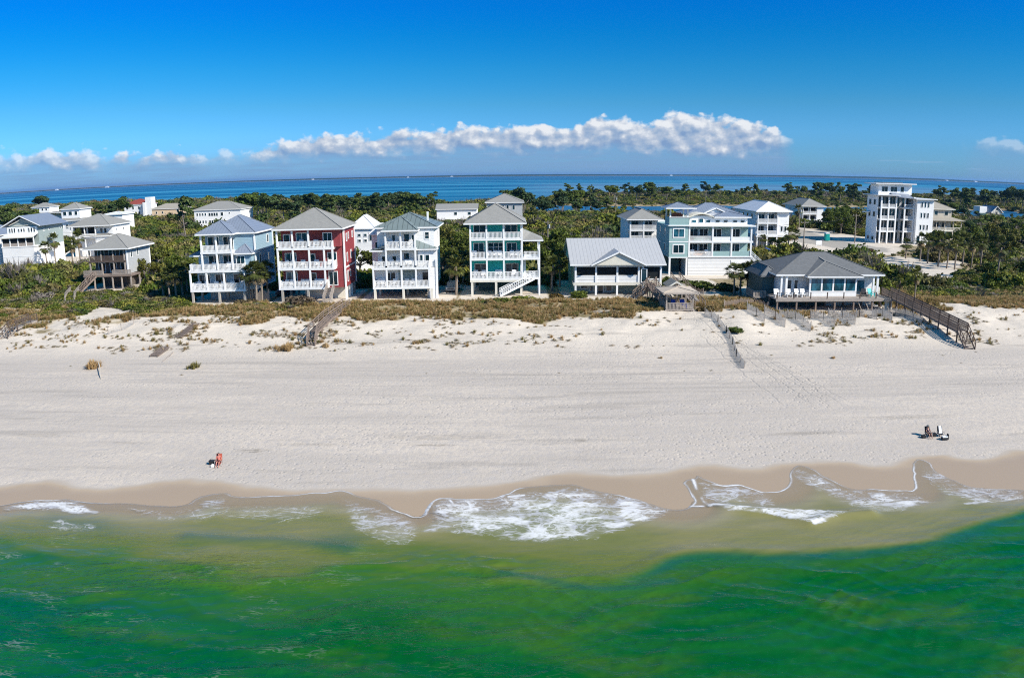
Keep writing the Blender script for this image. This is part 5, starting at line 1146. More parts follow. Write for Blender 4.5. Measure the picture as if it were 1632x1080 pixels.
def fence(label, pts, h=1.2, m=None, gap=.125, sw=.055, group='sand fences by the dark roofed house', name='sand_fence', lean=0.0):
    W = [Vector(p) for p in pts]; r = empty(name, tuple(W[0]), label, 'fence', group); s = MB()
    for a, b in zip(W[:-1], W[1:]):
        d = b - a; n = max(2, int(d.length / gap)); hd = d.normalized(); 
        for i in range(n):
            c = a + d * ((i + .5) / n); g0 = gnd(c.x, c.y); t = hd * sw * .5; nn = Vector((-hd.y, hd.x, 0)).normalized() * .012; hh = h * (.9 + .12 * math.sin(i * 1.7))
            s.poly([(c.x - t.x - nn.x, c.y - t.y - nn.y, g0 - .15), (c.x + t.x - nn.x, c.y + t.y - nn.y, g0 - .15), (c.x + t.x - nn.x + lean, c.y + t.y - nn.y, g0 + hh), (c.x - t.x - nn.x + lean, c.y - t.y - nn.y, g0 + hh),
                    (c.x - t.x + nn.x, c.y - t.y + nn.y, g0 - .15), (c.x + t.x + nn.x, c.y + t.y + nn.y, g0 - .15), (c.x + t.x + nn.x + lean, c.y + t.y + nn.y, g0 + hh), (c.x - t.x + nn.x + lean, c.y - t.y + nn.y, g0 + hh)],
                   [(0, 1, 2, 3), (5, 4, 7, 6), (1, 5, 6, 2), (4, 0, 3, 7), (3, 2, 6, 7)])
        k = max(1, round(d.length / 2.6))
        for i in range(k + 1):
            c = a + d * (i / k); MB().box(c.x - .035, c.x + .035, c.y - .035, c.y + .035, gnd(c.x, c.y) - .3, gnd(c.x, c.y) + h + .2).build('post', M_WOODL, r)
    s.build('slats', m or M_SFENCE, r)
M_SFENCE = pmat('weathered sand fence slats', (.47, .44, .41), .9, .2, 4)
SF = [((33.5, 104.0), (34.3, 98.6)), ((35.8, 103.2), (36.5, 96.6)), ((38.4, 104.2), (39.6, 95.3)), ((42.6, 103), (43.3, 96.2)), ((45.7, 104), (46.6, 97)), ((48.4, 105.5), (50.6, 98.8)), ((53.2, 105.5), (52.6, 98.2)), ((55.7, 105.6), (56.5, 97)), ((50.9, 105.8), (48.9, 101.8))]
ordn = ['first', 'second', 'third', 'fourth', 'fifth', 'sixth', 'eighth', 'ninth', 'seventh']
for (a, b), o_ in zip(SF, ordn):
    fence('short slatted sand fence below the dark roofed deck, %s from the left' % o_, [(a[0], a[1], gnd(*a)), ((a[0] + b[0]) / 2 + .15, (a[1] + b[1]) / 2, gnd((a[0] + b[0]) / 2, (a[1] + b[1]) / 2)), (b[0], b[1], gnd(*b))])
fence('sagging sand fence line crossing the bare sand beside the footpath', [(x, y, gnd(x, y)) for x, y in [(27.0, 102.5), (27.5, 97.5), (27.7, 94), (27.4, 90), (26.4, 85), (26.0, 80.5)]], .75, lean=.15, group=None)
fence('brown picket fence in the dune grass left of the dark roofed house', [(x, y, gnd(x, y)) for x, y in [(30.6, 105.6), (33.5, 107.6), (36.2, 108.9), (37.6, 107)]], 1.0, M_WOOD, .18, .11, None, 'picket_fence')
fence('tan board fence behind the palms beside the light blue house', [(x, y, gnd(x, y)) for x, y in [(-41.9, 119.5), (-39.3, 118.8)]], 1.8, M_BOARD if 'M_BOARD' in globals() else M_WOODL, .2, .18, None, 'board_fence')
fence('half buried sand fence on the dune right of the left grass clumps', [(x, y, gnd(x, y)) for x, y in [(-53.5, 100.5), (-55.3, 96.5)]], .9, group=None)
fence('low timber fence in front of the aqua house yard', [(x, y, gnd(x, y)) for x, y in [(27.2, 128), (29.5, 124.5), (31.5, 121)]], 1.0, M_WOOD, .22, .12, None, 'yard_fence')

# beach pavilion
h = House('pavilion', (23.8, 106.5, gnd(23.8, 106.5)), 'open timber pavilion with pale metal roof above the sand, left of the footpath', 'pavilion'); g0 = gnd(23.8, 105)
for x in (21.9, 25.7):
    for y in (104.4, 108.8): h.post(x, y, g0 - .8, 6.4, .18, M_WOODL)
h.deck(21.7, 25.9, 104.2, 109.0, 4.1, .15, M_WOODL)
for x0, x1 in ((21.9, 25.7),):
    h.rail((x0, 104.4), (x1, 104.4), 4.1, .9, M_WOODL, .2); h.rail((x0, 104.4), (x0, 108.8), 4.1, .9, M_WOODL, .2)
h.rail((21.9, 108.8), (25.7, 108.8), 4.1, .9, M_WOODL, .2)
for i in range(3): MB().bar((22.3 + i * 1.2, 104.35, 4.0), (22.9 + i * 1.2, 104.35, g0 - .1), .1).build('brace', M_WOODL, h.r)
h.roofhip(pmat('sun bleached boards', (.50, .42, .34), .85, .2, 3), 21.2, 26.5, 103.7, 109.6, 6.35, .45, M_WOODL)
h = House('pavilion', (24.6, 112.5, gnd(24.6, 112.5)), 'little gabled arbour of pale boards just behind the beach pavilion', 'pavilion')
for x in (23.7, 25.5):
    for y in (110.6, 114): h.post(x, y, 3.2, 6.3, .16, M_WOODL)
h.roofgab(M_TANROOF, 23.3, 25.9, 110.3, 114.4, 6.3, .8, 'y', None, M_CREAM, .3)
# timber ramp from cottage to pavilion
r = empty('timber_walkway', (21.5, 116, 3.8), 'raised timber walkway sloping from the low cottage to the beach pavilion', 'boardwalk'); dk, rl, lg = MB(), MB(), MB()
walk_frame(dk, rl, [(22.4, 119.6, 5.6), (22.4, 114, 5.0), (23.0, 109.2, 4.2)], 1.4, 1.6, legmb=lg, rails=(.3, .6, .95)); dk.build('walkway_deck', M_WOOD, r); rl.build('railing', M_WOOD, r); lg.build('leg', M_WOOD, r)['kind'] = 'stuff'
r = empty('timber_walkway', (27.5, 117, 3.8), 'sandy timber walkway leading from the aqua house yard toward the dune', 'boardwalk'); dk, rl, lg = MB(), MB(), MB()
walk_frame(dk, rl, [(29.5, 134, 4.6), (28.6, 124, 4.5), (27.6, 113, 4.4), (27.3, 106.5, 4.0)], 1.5, 2.0, legmb=lg, rails=(.5, .95)); dk.build('walkway_deck', M_WOODL, r); rl.build('railing', M_WOOD, r); lg.build('leg', M_WOOD, r)['kind'] = 'stuff'
# timber ramp beside brown cottage
r = empty('timber_walkway', (-80, 128, 3.6), 'narrow timber walkway through the bushes below the small grey brown cottage', 'boardwalk'); dk, rl, lg = MB(), MB(), MB()
walk_frame(dk, rl, [(-81.0, 131.0, 3.9), (-76.5, 122, 4.2), (-73.5, 117, 4.2)], 1.5, 2.0, legmb=lg, rails=(.5, 1.0)); dk.build('walkway_deck', M_WOODL, r); rl.build('railing', M_WOODL, r); lg.build('leg', M_WOODL, r)['kind'] = 'stuff'

# ------------------------------------------------------------------ chairs and furniture on the decks
def chair_mesh():
    m = MB(); m.box(-.32, .32, -.3, .28, .34, .39)
    m.prism([(-.32, .24, .36), (.32, .24, .36), (.34, .48, 1.02), (-.34, .48, 1.02)], (0, .05, .02))
    for sx_ in (-1, 1):
        m.box(sx_ * .36 - .06, sx_ * .36 + .06, -.36, .3, .56, .60)
        for y in (-.3, .24): m.box(sx_ * .34 - .035, sx_ * .34 + .035, y - .035, y + .035, 0, .56)
    return m
CH0 = None
def chair(x, y, z, label, group, rz=0.0, mat=None, sc=1.12):
    global CH0
    o = chair_mesh().build('deck_chair', mat or M_WHITE, None, loc=(0, 0, 0)) if CH0 is None or mat else None
    if o is None: o = CH0.copy(); COL.objects.link(o)
    if CH0 is None and not mat: CH0 = o
    o.location = (x, y, z + .002); o.rotation_euler = (0, 0, rz); o.scale = (sc,) * 3; tag(o, label, 'chair', group); return o
def row(z, y, xs, where):
    for x in xs: chair(x, y, z, 'white deck chair on the ' + where, 'white chairs on the ' + where, random.uniform(-.35, .35))
row(5.8, 118.1, [-50.9, -49.7, -47.9, -46.9, -45.2, -43.6], 'lowest balcony of the light blue house'); row(8.9, 118.2, [-48.3, -45.6], 'middle balcony of the light blue house')
row(5.9, 118.1, [-36.2, -35.2, -33.6, -32.9, -31.2, -30.3], 'lowest balcony of the red house'); row(9.0, 118.1, [-36, -34.9, -33.2, -30.9, -28.8], 'middle balcony of the red house'); row(12.2, 118.1, [-33.4, -30.8], 'top balcony of the red house')
row(5.5, 120.1, [-21.5, -20.7, -18.9, -17.0, -15.9], 'lowest balcony of the white house'); row(8.6, 120.1, [-21.2, -19.2, -18.3, -16.8, -16.1], 'middle balcony of the white house'); row(11.7, 120.1, [-19.3, -18.3, -16.2], 'top balcony of the white house')
row(6.4, 122.6, [-6.0, -4.6, -2.2, -1.9, .4], 'lowest balcony of the teal house'); row(9.6, 122.6, [-6.0, -3.6, -2.6, -1.8, .2, 1.0], 'middle balcony of the teal house')
row(4.76, 110.8, [40.3, 42.2, 43.6, 44.5], 'timber deck of the dark roofed house')
for x in (55.6,): chair(x, 111.0, 4.76, 'turquoise chair at the right end of the timber deck', None, .3, pmat('turquoise paint', (.05, .5, .5), .5))
chair(54.4, 111.0, 4.76, 'black chair at the right end of the timber deck', None, -.2, M_BLACK)
row(7.25, 146.0, [35.5, 38.5], 'lower deck of the aqua house'); row(6.4, 236.2, [140.9, 143.5], 'porch of the beige house')
def sofa(x, y, z, w, label, col, nm):
    r = empty('outdoor_sofa', (x, y, z), label, 'sofa'); MB().box(x - w / 2, x + w / 2, y - .35, y + .35, z + .02, z + .45).build('seat', pmat(nm, col, .9), r)
    MB().box(x - w / 2, x + w / 2, y + .355, y + .55, z + .02, z + .85).build('backrest', pmat(nm, col, .9), r)
    for sg in (-1, 1): MB().box(x + sg * (w / 2 + .1) - .09, x + sg * (w / 2 + .1) + .09, y - .35, y + .5, z + .02, z + .62).build('armrest', pmat(nm, col, .9), r)
sofa(36.1, 146.3, 7.25, 2.4, 'peach outdoor sofa on the lower deck of the aqua house', (.62, .36, .22), 'peach cushion'); sofa(37.2, 146.3, 10.2, 2.6, 'green outdoor sofa on the upper deck of the aqua house', (.02, .2, .12), 'green cushion')
sofa(32.4, 146.5, 14.7, 1.6, 'terracotta bench in the rooftop lookout of the aqua house', (.45, .13, .07), 'terracotta cushion')
for x in (23.3, 24.6): chair(x, 105.6, 4.1, 'chair with blue seat in the beach pavilion', 'blue chairs in the beach pavilion', .2, pmat('blue canvas', (.05, .08, .35), .8))
def umbrella(x, y, z, col, label, name='beach_umbrella'):
    r = empty(name, (x, y, z), label, 'umbrella'); MB().tube([(x, y, z), (x, y, z + 2.3)], .03, 6).build('pole', M_WHITE, r)
    m = MB(); n = 8; pts = [(x + 1.3 * math.cos(2 * math.pi * i / n), y + 1.3 * math.sin(2 * math.pi * i / n), z + 2.0) for i in range(n)] + [(x, y, z + 2.5), (x, y, z + 2.3)]
    m.poly(pts, [(i, (i + 1) % n, n) for i in range(n)] + [((i + 1) % n, i, n + 1) for i in range(n)]); m.build('canopy', col, r)
x, y, z = 60.5, 176, 3.6
umbrella(x, y, gnd(x, y), pmat('blue umbrella cloth', (.01, .06, .35), .8), 'bright blue umbrella in the yard right of the aqua house')

# ------------------------------------------------------------------ poles, wires, toilet, sign, cars
def pole(px, py, top_py, label, z=3.5, tr=True, lean=0.0):
    x, y = at(px, py, z); rx, ry, rz_ = ray(px, top_py); zt = CAMZ + rz_ / ry * y; g = gnd(x, y)
    r = empty('utility_pole', (x, y, g), label, 'utility pole'); MB().tube([(x, y, g - .3), (x + lean, y, zt)], [.17, .12], 8).build('pole', M_POLE, r)
    if tr: MB().tube([(x + .35, y - .1, zt - 1.9), (x + .35, y - .1, zt - .9)], .24, 10).build('transformer', M_GREYW, r)
    MB().box(x - 1, x + 1, y - .05, y + .05, zt - .5, zt - .38).build('crossarm', M_POLE, r)
    for s_ in (-.9, 0, .9): MB().tube([(x + s_, y, zt - .37), (x + s_, y, zt - .15)], .05, 6).build('insulator', M_GREYW, r)
    return Vector((x, y, zt - .2))
p1 = pole(873, 400, 352, 'utility pole with transformer above the trees left of the low cottage'); p2 = pole(1280, 402, 352, 'thin utility pole beside the sandy road', tr=False)
p3 = pole(1362, 386, 341, 'pale utility pole on the sand left of the tall modern house', tr=False)
p4 = pole(981, 349, 312, 'distant utility pole standing against the lagoon', 2.0); p5 = pole(1124, 345, 303, 'distant utility pole behind the aqua house', 2.0, False)
p6 = pole(1053, 388, 352, 'leaning bare pole behind the low cottage roof', 3.5, False)
p7 = pole(1273, 372, 330, 'utility pole in front of the small grey roofed house', 3.0)
for i, (a, b) in enumerate([(p1, Vector((-150, 203, 12.5))), (p1, p2), (p2, p3)]):
    m = MB(); n = 16; pts = [a.lerp(b, k / n) - Vector((0, 0, (3.2 if (b - a).length > 50 else .9) * 4 * (k / n) * (1 - k / n))) for k in range(n + 1)]; m.tube(pts, .03, 4)
    o = m.build('power_line', M_BLACK, None, loc=tuple(a)); tag(o, ['power line running left over the scrub', 'power line from the transformer pole to the road pole', 'short power line between the two poles by the sandy road'][i], 'power line')
x, y, z = atg(1319, 384); r = empty('portable_toilet', (x, y, z), 'teal portable toilet on the sand by the road', 'portable toilet')
MT = pmat('teal plastic', (.0, .38, .33), .4); MB().box(x - .65, x + .65, y, y + 1.3, z + .1, z + 2.2).build('cabin', MT, r); MB().box(x - .45, x + .45, y - .05, y - .005, z + .25, z + 2.05).build('door', pmat('teal door plastic', (.0, .3, .27), .4), r)
MB().prism([(x - .72, y - .08, z + 2.21), (x + .72, y - .08, z + 2.21), (x + .5, y - .08, z + 2.5), (x - .5, y - .08, z + 2.5)], (0, 1.45, 0)).build('roof', M_WHITE, r)
x, y, z = atg(1305, 393); r = empty('site_sign', (x, y, z), 'plain white board sign on posts beside the road', 'sign')
for s_ in (-.7, .7): MB().box(x + s_ - .06, x + s_ + .06, y + .02, y + .12, z - .2, z + 1.2).build('post', M_WHITE, r)
MB().box(x - .8, x + .8, y - .04, y + .01, z + .5, z + 1.7).build('board', M_WHITE, r)

def carproto():
    r = empty('parked_car', (0, 0, 0), 'car', 'car'); pb = [(-2.3, .35), (-2.3, .8), (-2.2, .95), (-1.2, 1.02), (-.5, 1.55), (1.4, 1.6), (2.1, 1.1), (2.3, 1.0), (2.3, .35)]
    MB().prism([(a, -.9, b) for a, b in pb], (0, 1.8, 0)).build('body', None, r)
    g = MB().prism([(-1.05, -.905, 1.03), (-.45, -.905, 1.48), (1.3, -.905, 1.52), (1.85, -.905, 1.12)], (0, 1.81, 0)); g.build('windows', M_GLASS, r)
    MB().prism([(-2.31, -.7, .6), (-2.31, .7, .6), (-2.31, .7, .68), (-2.31, -.7, .68)], (-.03, 0, 0)).build('bumper', M_BLACK, r)
    for xx in (-1.45, 1.45):
        for yy in (-.82, .82):
            w_ = MB().tube([(xx, yy - .12, .34), (xx, yy + .12, .34)], .34, 14).build('wheel', M_BLACK, r); MB().tube([(xx, yy - .13, .34), (xx, yy + .13, .34)], .18, 10).build('rim', M_GREYW, w_)
    for yy in (-.7, .7): MB().box(-2.33, -2.28, yy - .14, yy + .14, .68, .82).build('headlight', M_WHITE, r)
    return r
CAR = carproto()
def carpaint(name, col): m = pmat(name, col, .25, .03); return m
cars = [((111.0, 154.5), .3, 'white car parked under trees at the right edge', (.75, .75, .75)), ((105.5, 146.5), 1.2, 'silver car parked nearest the right edge', (.4, .42, .45)), ((107.8, 150.3), .5, 'dark blue car parked between two pale cars at the right', (.01, .03, .10)),
        ((-38.6, 126), 1.4, 'dark blue car in the shade between the light blue and red houses', (.01, .025, .06)), ((-10.0, 127.5), 1.5, 'grey car in the shade right of the all white house', (.25, .26, .27))]
for i, ((x, y), rz, lb, col) in enumerate(cars):
    r = CAR if i == 0 else dup(CAR, (0, 0, 0)); r.location = (x, y, gnd(x, y)); r.rotation_euler = (0, 0, rz); r['label'] = lb
    bd = [c for c in r.children if c.name.startswith('body')][0]; bd.data = bd.data.copy(); bd.data.materials.clear(); bd.data.materials.append(carpaint('car paint %d' % i, col))

# ------------------------------------------------------------------ people on the beach
def skin_body(name, joints, edges, mat, parent, base):
    """joints: name -> (x,y,z,r); one continuous skinned surface"""
    me = bpy.data.meshes.new(name); ks = list(joints); me.from_pydata([joints[k][:3] for k in ks], [(ks.index(a), ks.index(b)) for a, b in edges], [])
    o = link(bpy.data.objects.new(name, me), parent); mo = o.modifiers.new('skin', 'SKIN'); mo.use_smooth_shade = True
    sv = me.skin_vertices[0].data
    for i, k in enumerate(ks): r_ = joints[k][3]; sv[i].radius = (r_, r_); sv[i].use_root = (k == 'pelvis')
    o.modifiers.new('sub', 'SUBSURF').levels = 1; o.modifiers['sub'].render_levels = 2; me.materials.append(mat); return o
M_SKIN = pmat('tanned skin', (.42, .22, .15), .6, .05); M_SKINR = pmat('sun reddened skin', (.50, .20, .15), .6, .05)
def seated(loc, label, skin, top, legs_, hat, rz, sc=1.0, topmat=None, shortmat=None):
    sc = sc * .66; r = empty('person', loc, label, 'person', rz=rz)
    J = {'pelvis': (0, .1, .42, .14), 'waist': (0, .16, .6, .125), 'chest': (0, .24, .82, .15), 'neck': (0, .28, 1.0, .055), 'chin': (0, .26, 1.08, .07), 'head': (0, .27, 1.19, .095), 'crown': (0, .29, 1.28, .06)}
    E_ = [('pelvis', 'waist'), ('waist', 'chest'), ('chest', 'neck'), ('neck', 'chin'), ('chin', 'head'), ('head', 'crown')]
    for s_, n in ((-1, 'l'), (1, 'r')):
        J[n + 'sh'] = (s_ * .19, .26, .92, .06); J[n + 'el'] = (s_ * .29, .12, .68, .042); J[n + 'wr'] = (s_ * .25, -.12, .60, .028); J[n + 'ha'] = (s_ * .235, -.2, .585, .034)
        J[n + 'hp'] = (s_ * .1, .04, .42, .095); J[n + 'kn'] = (s_ * .14, -.38, .50, .062); J[n + 'an'] = (s_ * .15, -.66, .10, .038); J[n + 'to'] = (s_ * .16, -.84, .05, .032)
        E_ += [('chest', n + 'sh'), (n + 'sh', n + 'el'), (n + 'el', n + 'wr'), (n + 'wr', n + 'ha'), ('pelvis', n + 'hp'), (n + 'hp', n + 'kn'), (n + 'kn', n + 'an'), (n + 'an', n + 'to')]
        for f in range(4):
            J[n + 'f%d' % f] = (s_ * (.21 + .018 * f), -.245 - .006 * (f % 3), .578, .009); J[n + 'g%d' % f] = (s_ * (.21 + .018 * f), -.285 - .008 * (f % 3), .562, .008); E_ += [(n + 'ha', n + 'f%d' % f), (n + 'f%d' % f, n + 'g%d' % f)]
        J[n + 'th'] = (s_ * .19, -.2, .585, .010); J[n + 'ti'] = (s_ * .175, -.235, .575, .009); E_ += [(n + 'ha', n + 'th'), (n + 'th', n + 'ti')]
    b = skin_body('body', J, E_, skin, r, loc)
    def loc_build(mb, name, m, par, smooth=True):
        me = bpy.data.meshes.new(name); me.from_pydata(mb.v, [], mb.f); me.materials.append(m); me.polygons.foreach_set('use_smooth', [smooth] * len(me.polygons)); return link(bpy.data.objects.new(name, me), par)
    fc = MB(); fc.tube([(0, .165, 1.19), (0, .135, 1.165)], [.018, .012], 6); loc_build(fc, 'nose', skin, r)
    for s_ in (-1, 1):
        e = MB(); e.tube([(s_ * .035, .178, 1.20), (s_ * .035, .168, 1.20)], [.012, .008], 6); loc_build(e, 'eye', M_BLACK, r)
        e = MB(); e.tube([(s_ * .095, .28, 1.17), (s_ * .108, .285, 1.20), (s_ * .095, .285, 1.22)], [.012, .016, .01], 6); loc_build(e, 'ear', skin, r)
    mo = MB(); mo.tube([(-.025, .178, 1.125), (0, .170, 1.12), (.025, .178, 1.125)], .006, 5); loc_build(mo, 'mouth', M_REDROOF, r)
    if topmat:
        J2 = {'pelvis': (0, .12, .48, .15), 'w': (0, .17, .62, .142), 'c': (0, .245, .83, .168), 'n': (0, .27, .94, .08), 'ls': (-.2, .255, .9, .075), 'rs': (.2, .255, .9, .075), 'le': (-.25, .18, .79, .062), 're': (.25, .18, .79, .062)}
        skin_body('shirt', J2, [('pelvis', 'w'), ('w', 'c'), ('c', 'n'), ('c', 'ls'), ('c', 'rs'), ('ls', 'le'), ('rs', 're')], topmat, r, loc)
    J3 = {'pelvis': (0, .1, .42, .152), 'l1': (-.1, .03, .43, .108), 'l2': (-.125, -.22, .47, .09), 'r1': (.1, .03, .43, .108), 'r2': (.125, -.22, .47, .09)}
    skin_body('shorts', J3, [('pelvis', 'l1'), ('l1', 'l2'), ('pelvis', 'r1'), ('r1', 'r2')], shortmat, r, loc)
    hr = MB(); hr.tube([(0, .3, 1.16), (0, .31, 1.22), (0, .30, 1.29), (0, .29, 1.325)], [.085, .108, .085, .02], 10); loc_build(hr, 'hair', M_WOODD, r)
    if hat:
        m = MB(); m.tube([(0, .28, 1.27), (0, .28, 1.28)], [.24, .24], 14); m.tube([(0, .28, 1.28), (0, .28, 1.37), (0, .28, 1.40)], [.125, .115, .07], 12); loc_build(m, 'sun_hat', hat, r)
    r.scale = (sc,) * 3; return r
def beach_chair(loc, label, col, rz, sc=1.0):
    sc = sc * .66
    r = empty('beach_chair', loc, label, 'chair', rz=rz); old = []
    def B(mb, n, m, p=None):
        me = bpy.data.meshes.new(n); me.from_pydata(mb.v, [], mb.f); me.materials.append(m); return link(bpy.data.objects.new(n, me), p or r)
    B(MB().box(-.3, .3, -.3, .22, .25, .28), 'seat', col); B(MB().prism([(-.3, .22, .26), (.3, .22, .26), (.3, .52, 1.08), (-.3, .52, 1.08)], (0, .03, .01)), 'backrest', col)
    for s_ in (-1, 1):
        B(MB().box(s_ * .36 - .03, s_ * .36 + .03, -.28, .32, .5, .53), 'armrest', M_WOODL)
        B(MB().bar((s_ * .34, -.26, .0), (s_ * .34, -.26, .5), .035), 'leg', M_GREYW); B(MB().bar((s_ * .34, .3, .0), (s_ * .34, .12, .5), .035), 'leg', M_GREYW)
    r.scale = (sc,) * 3; return r
x, y, z = atg(349, 741)
beach_chair((x, y + .0, z), 'terracotta beach chair the sunbather at left sits in', pmat('terracotta canvas', (.42, .10, .06), .8), .1, 1.2); seated((x, y, z), 'person with sun reddened skin and red top lounging in a beach chair near the water', M_SKINR, None, None, None, .1, 1.15, pmat('coral top', (.55, .13, .10), .8), pmat('dark maroon shorts', (.09, .02, .02), .8))
def bag(loc, label, m, s_=.4, strap=True):
    r = empty('beach_bag', loc, label, 'bag'); X_, Y_, Z_ = loc; MB().prism([(X_ - s_ / 2, Y_ - .15, Z_), (X_ + s_ / 2, Y_ - .15, Z_), (X_ + s_ * .6, Y_ - .15, Z_ + s_ * .8), (X_ - s_ * .6, Y_ - .15, Z_ + s_ * .8)], (0, .3, 0)).build('bag_body', m, r)
    MB().tube([(X_ - s_ * .3, Y_, Z_ + s_ * .8), (X_ - s_ * .2, Y_, Z_ + s_ * 1.15), (X_ + s_ * .2, Y_, Z_ + s_ * 1.15), (X_ + s_ * .3, Y_, Z_ + s_ * .8)], .018, 6).build('strap', m, r)
bag((x - .62, y + .15, z + .02), 'black bag standing left of the terracotta beach chair', M_BLACK, .42); bag((x - .42, y - .3, z), 'small white towel bundle left of the terracotta beach chair', M_WHITE, .2)
x, y, z = atg(1479, 696)
beach_chair((x, y, z), 'black beach chair under the person in a grey hat', pmat('black canvas', (.015, .015, .02), .8), .0, 1.2); seated((x, y, z), 'person in dark clothes and grey sun hat sitting in a black beach chair', M_SKIN, None, None, pmat('grey straw hat', (.30, .28, .25), .9), .0, 1.15, pmat('dark purple shirt', (.03, .02, .045), .8), pmat('black shorts', (.012, .012, .015), .8))
beach_chair((x + 1.25, y + .1, z), 'empty dark beach chair with white towel, right of the person in a grey hat', M_BLACK, -.1, 1.15)
t_ = MB().prism([(x + 1.12, y + .14, z + .24), (x + 1.38, y + .14, z + .24), (x + 1.38, y + .42, z + .86), (x + 1.12, y + .42, z + .86)], (0, -.05, .03)).build('beach_towel', M_WHITE, None, loc=(x + 1.25, y + .3, z + .4)); tag(t_, 'white towel hung over the back of the empty dark beach chair', 'towel')
r = empty('cool_box', (x + 1.2, y - .75, z), 'white cool box with black base in front of the empty dark chair', 'cooler'); X_, Y_ = x + 1.2, y - .75
MB().box(X_ - .3, X_ + .3, Y_ - .16, Y_ + .16, z, z + .2).build('base', M_BLACK, r); MB().box(X_ - .28, X_ + .22, Y_ - .14, Y_ + .14, z + .205, z + .32).build('lid', M_WHITE, r); MB().box(X_ + .24, X_ + .29, Y_ - .15, Y_ + .15, z + .205, z + .5).build('handle', M_BLACK, r)
bag((x + .55, y + .1, z), 'dark bag lying between the two beach chairs at right', M_BLACK, .4)
bag((x - .55, y - .15, z), 'dark folded bag at the left foot of the person in a grey hat', M_BLACK, .3)
# ------------------------------------------------------------------ plants
def quads(C, N, S, asp=1.0, rng=RNG):
    """leaf quads at centres C with rough normals N and sizes S"""
    n = len(C); N = N / (np.linalg.norm(N, axis=1, keepdims=True) + 1e-9); r = rng.normal(size=(n, 3)); U = np.cross(N, r); U /= np.linalg.norm(U, axis=1, keepdims=True) + 1e-9; W = np.cross(N, U)
    S = S[:, None]; V = np.stack([C - U * S * asp - W * S, C + U * S * asp - W * S * .6, C + U * S * asp * .7 + W * S, C - U * S * .8 * asp + W * S * .8], 1).reshape(-1, 3)
    return V, np.arange(n * 4).reshape(n, 4)
PROT = bpy.data.collections.new('plant shapes')
def proto(name, V, Fc, mat, coll):
    me = bpy.data.meshes.new(name); k = Fc.shape[1]
    me.vertices.add(len(V)); me.vertices.foreach_set('co', V.astype(np.float32).ravel()); me.loops.add(Fc.size); me.loops.foreach_set('vertex_index', Fc.astype(np.int32).ravel())
    me.polygons.add(len(Fc)); me.polygons.foreach_set('loop_start', np.arange(0, Fc.size, k, dtype=np.int32)); me.polygons.foreach_set('loop_total', np.full(len(Fc), k, dtype=np.int32)); me.update(calc_edges=True)
    me.materials.append(mat); o = bpy.data.objects.new(name, me)
    if coll is not None: coll.objects.link(o)
    return o
def clump(n, lumps, flat=.75, leaf=.1, rng=RNG, shell=.55):
    """lumpy crown of unit size, base on z=0"""
    L = []; R_ = []
    for _ in range(lumps):
        a = rng.random() * 6.283; d = rng.random() ** .5 * .62; L.append((d * math.cos(a), d * math.sin(a), (.25 + .55 * rng.random() * (1 - d * .6)) * flat)); R_.append(.26 + .24 * rng.random())
    L = np.array(L); R_ = np.array(R_); k = rng.integers(0, lumps, n); D = rng.normal(size=(n, 3)); D /= np.linalg.norm(D, axis=1, keepdims=True); rr = R_[k] * (shell + (1 - shell) * rng.random(n) ** .5)
    C = L[k] + D * rr[:, None] * np.array([1, 1, .8]); keep = C[:, 2] > .0; C = C[keep]; D = D[keep]
    return quads(C, D + rng.normal(size=D.shape) * .7 + np.array([0, 0, .3]), leaf * (.6 + .8 * rng.random(len(C))), .7)
def coll(name): c = bpy.data.collections.new(name); return c
C_BUSH = coll('bush shapes'); C_BARE = coll('bare shapes'); C_OATS = coll('grass shapes'); C_DRY = coll('dry tuft shapes')
for i in range(6): V, Fc = clump(620, 7 + i, .8, .085, np.random.default_rng(100 + i)); proto('bush%d' % i, V, Fc, M_LEAF, C_BUSH)
def twigs(n, rng, h=1.0, spread=.8, w=.012, droop=0.0, mat=None, seg=2):
    V = []; Fc = []
    for _ in range(n):
        a = rng.random() * 6.283; s_ = rng.random() ** .7 * spread; b = np.array([math.cos(a), math.sin(a), 0]) * rng.random() * .25; tip = np.array([math.cos(a) * s_, math.sin(a) * s_, h * (.5 + .5 * rng.random()) * (1 - .35 * s_)])
        side = np.array([-math.sin(a), math.cos(a), 0.2]) * w; pts = [b, b + (tip - b) * .55 + np.array([0, 0, .12 * h]), tip - np.array([0, 0, droop * s_])]
        k = len(V); V += [pts[0] - side, pts[0] + side, pts[1] + side * .8, pts[1] - side * .8, pts[2] + side * .3, pts[2] - side * .3]; Fc += [(k, k + 1, k + 2, k + 3), (k + 3, k + 2, k + 4, k + 5)]
    return np.array(V), np.array(Fc)
for i in range(3): V, Fc = twigs(150, np.random.default_rng(200 + i), 1.0, .8, .018); proto('bare%d' % i, V, Fc, M_TWIG, C_BARE)
for i in range(4): V, Fc = twigs(60, np.random.default_rng(300 + i), 1.0, .75, .022, .25); proto('oats%d' % i, V, Fc, M_OATS, C_OATS)
for i in range(3): V, Fc = twigs(46, np.random.default_rng(400 + i), .55, 1.0, .03, .15); proto('dry%d' % i, V, Fc, M_DRYT, C_DRY)

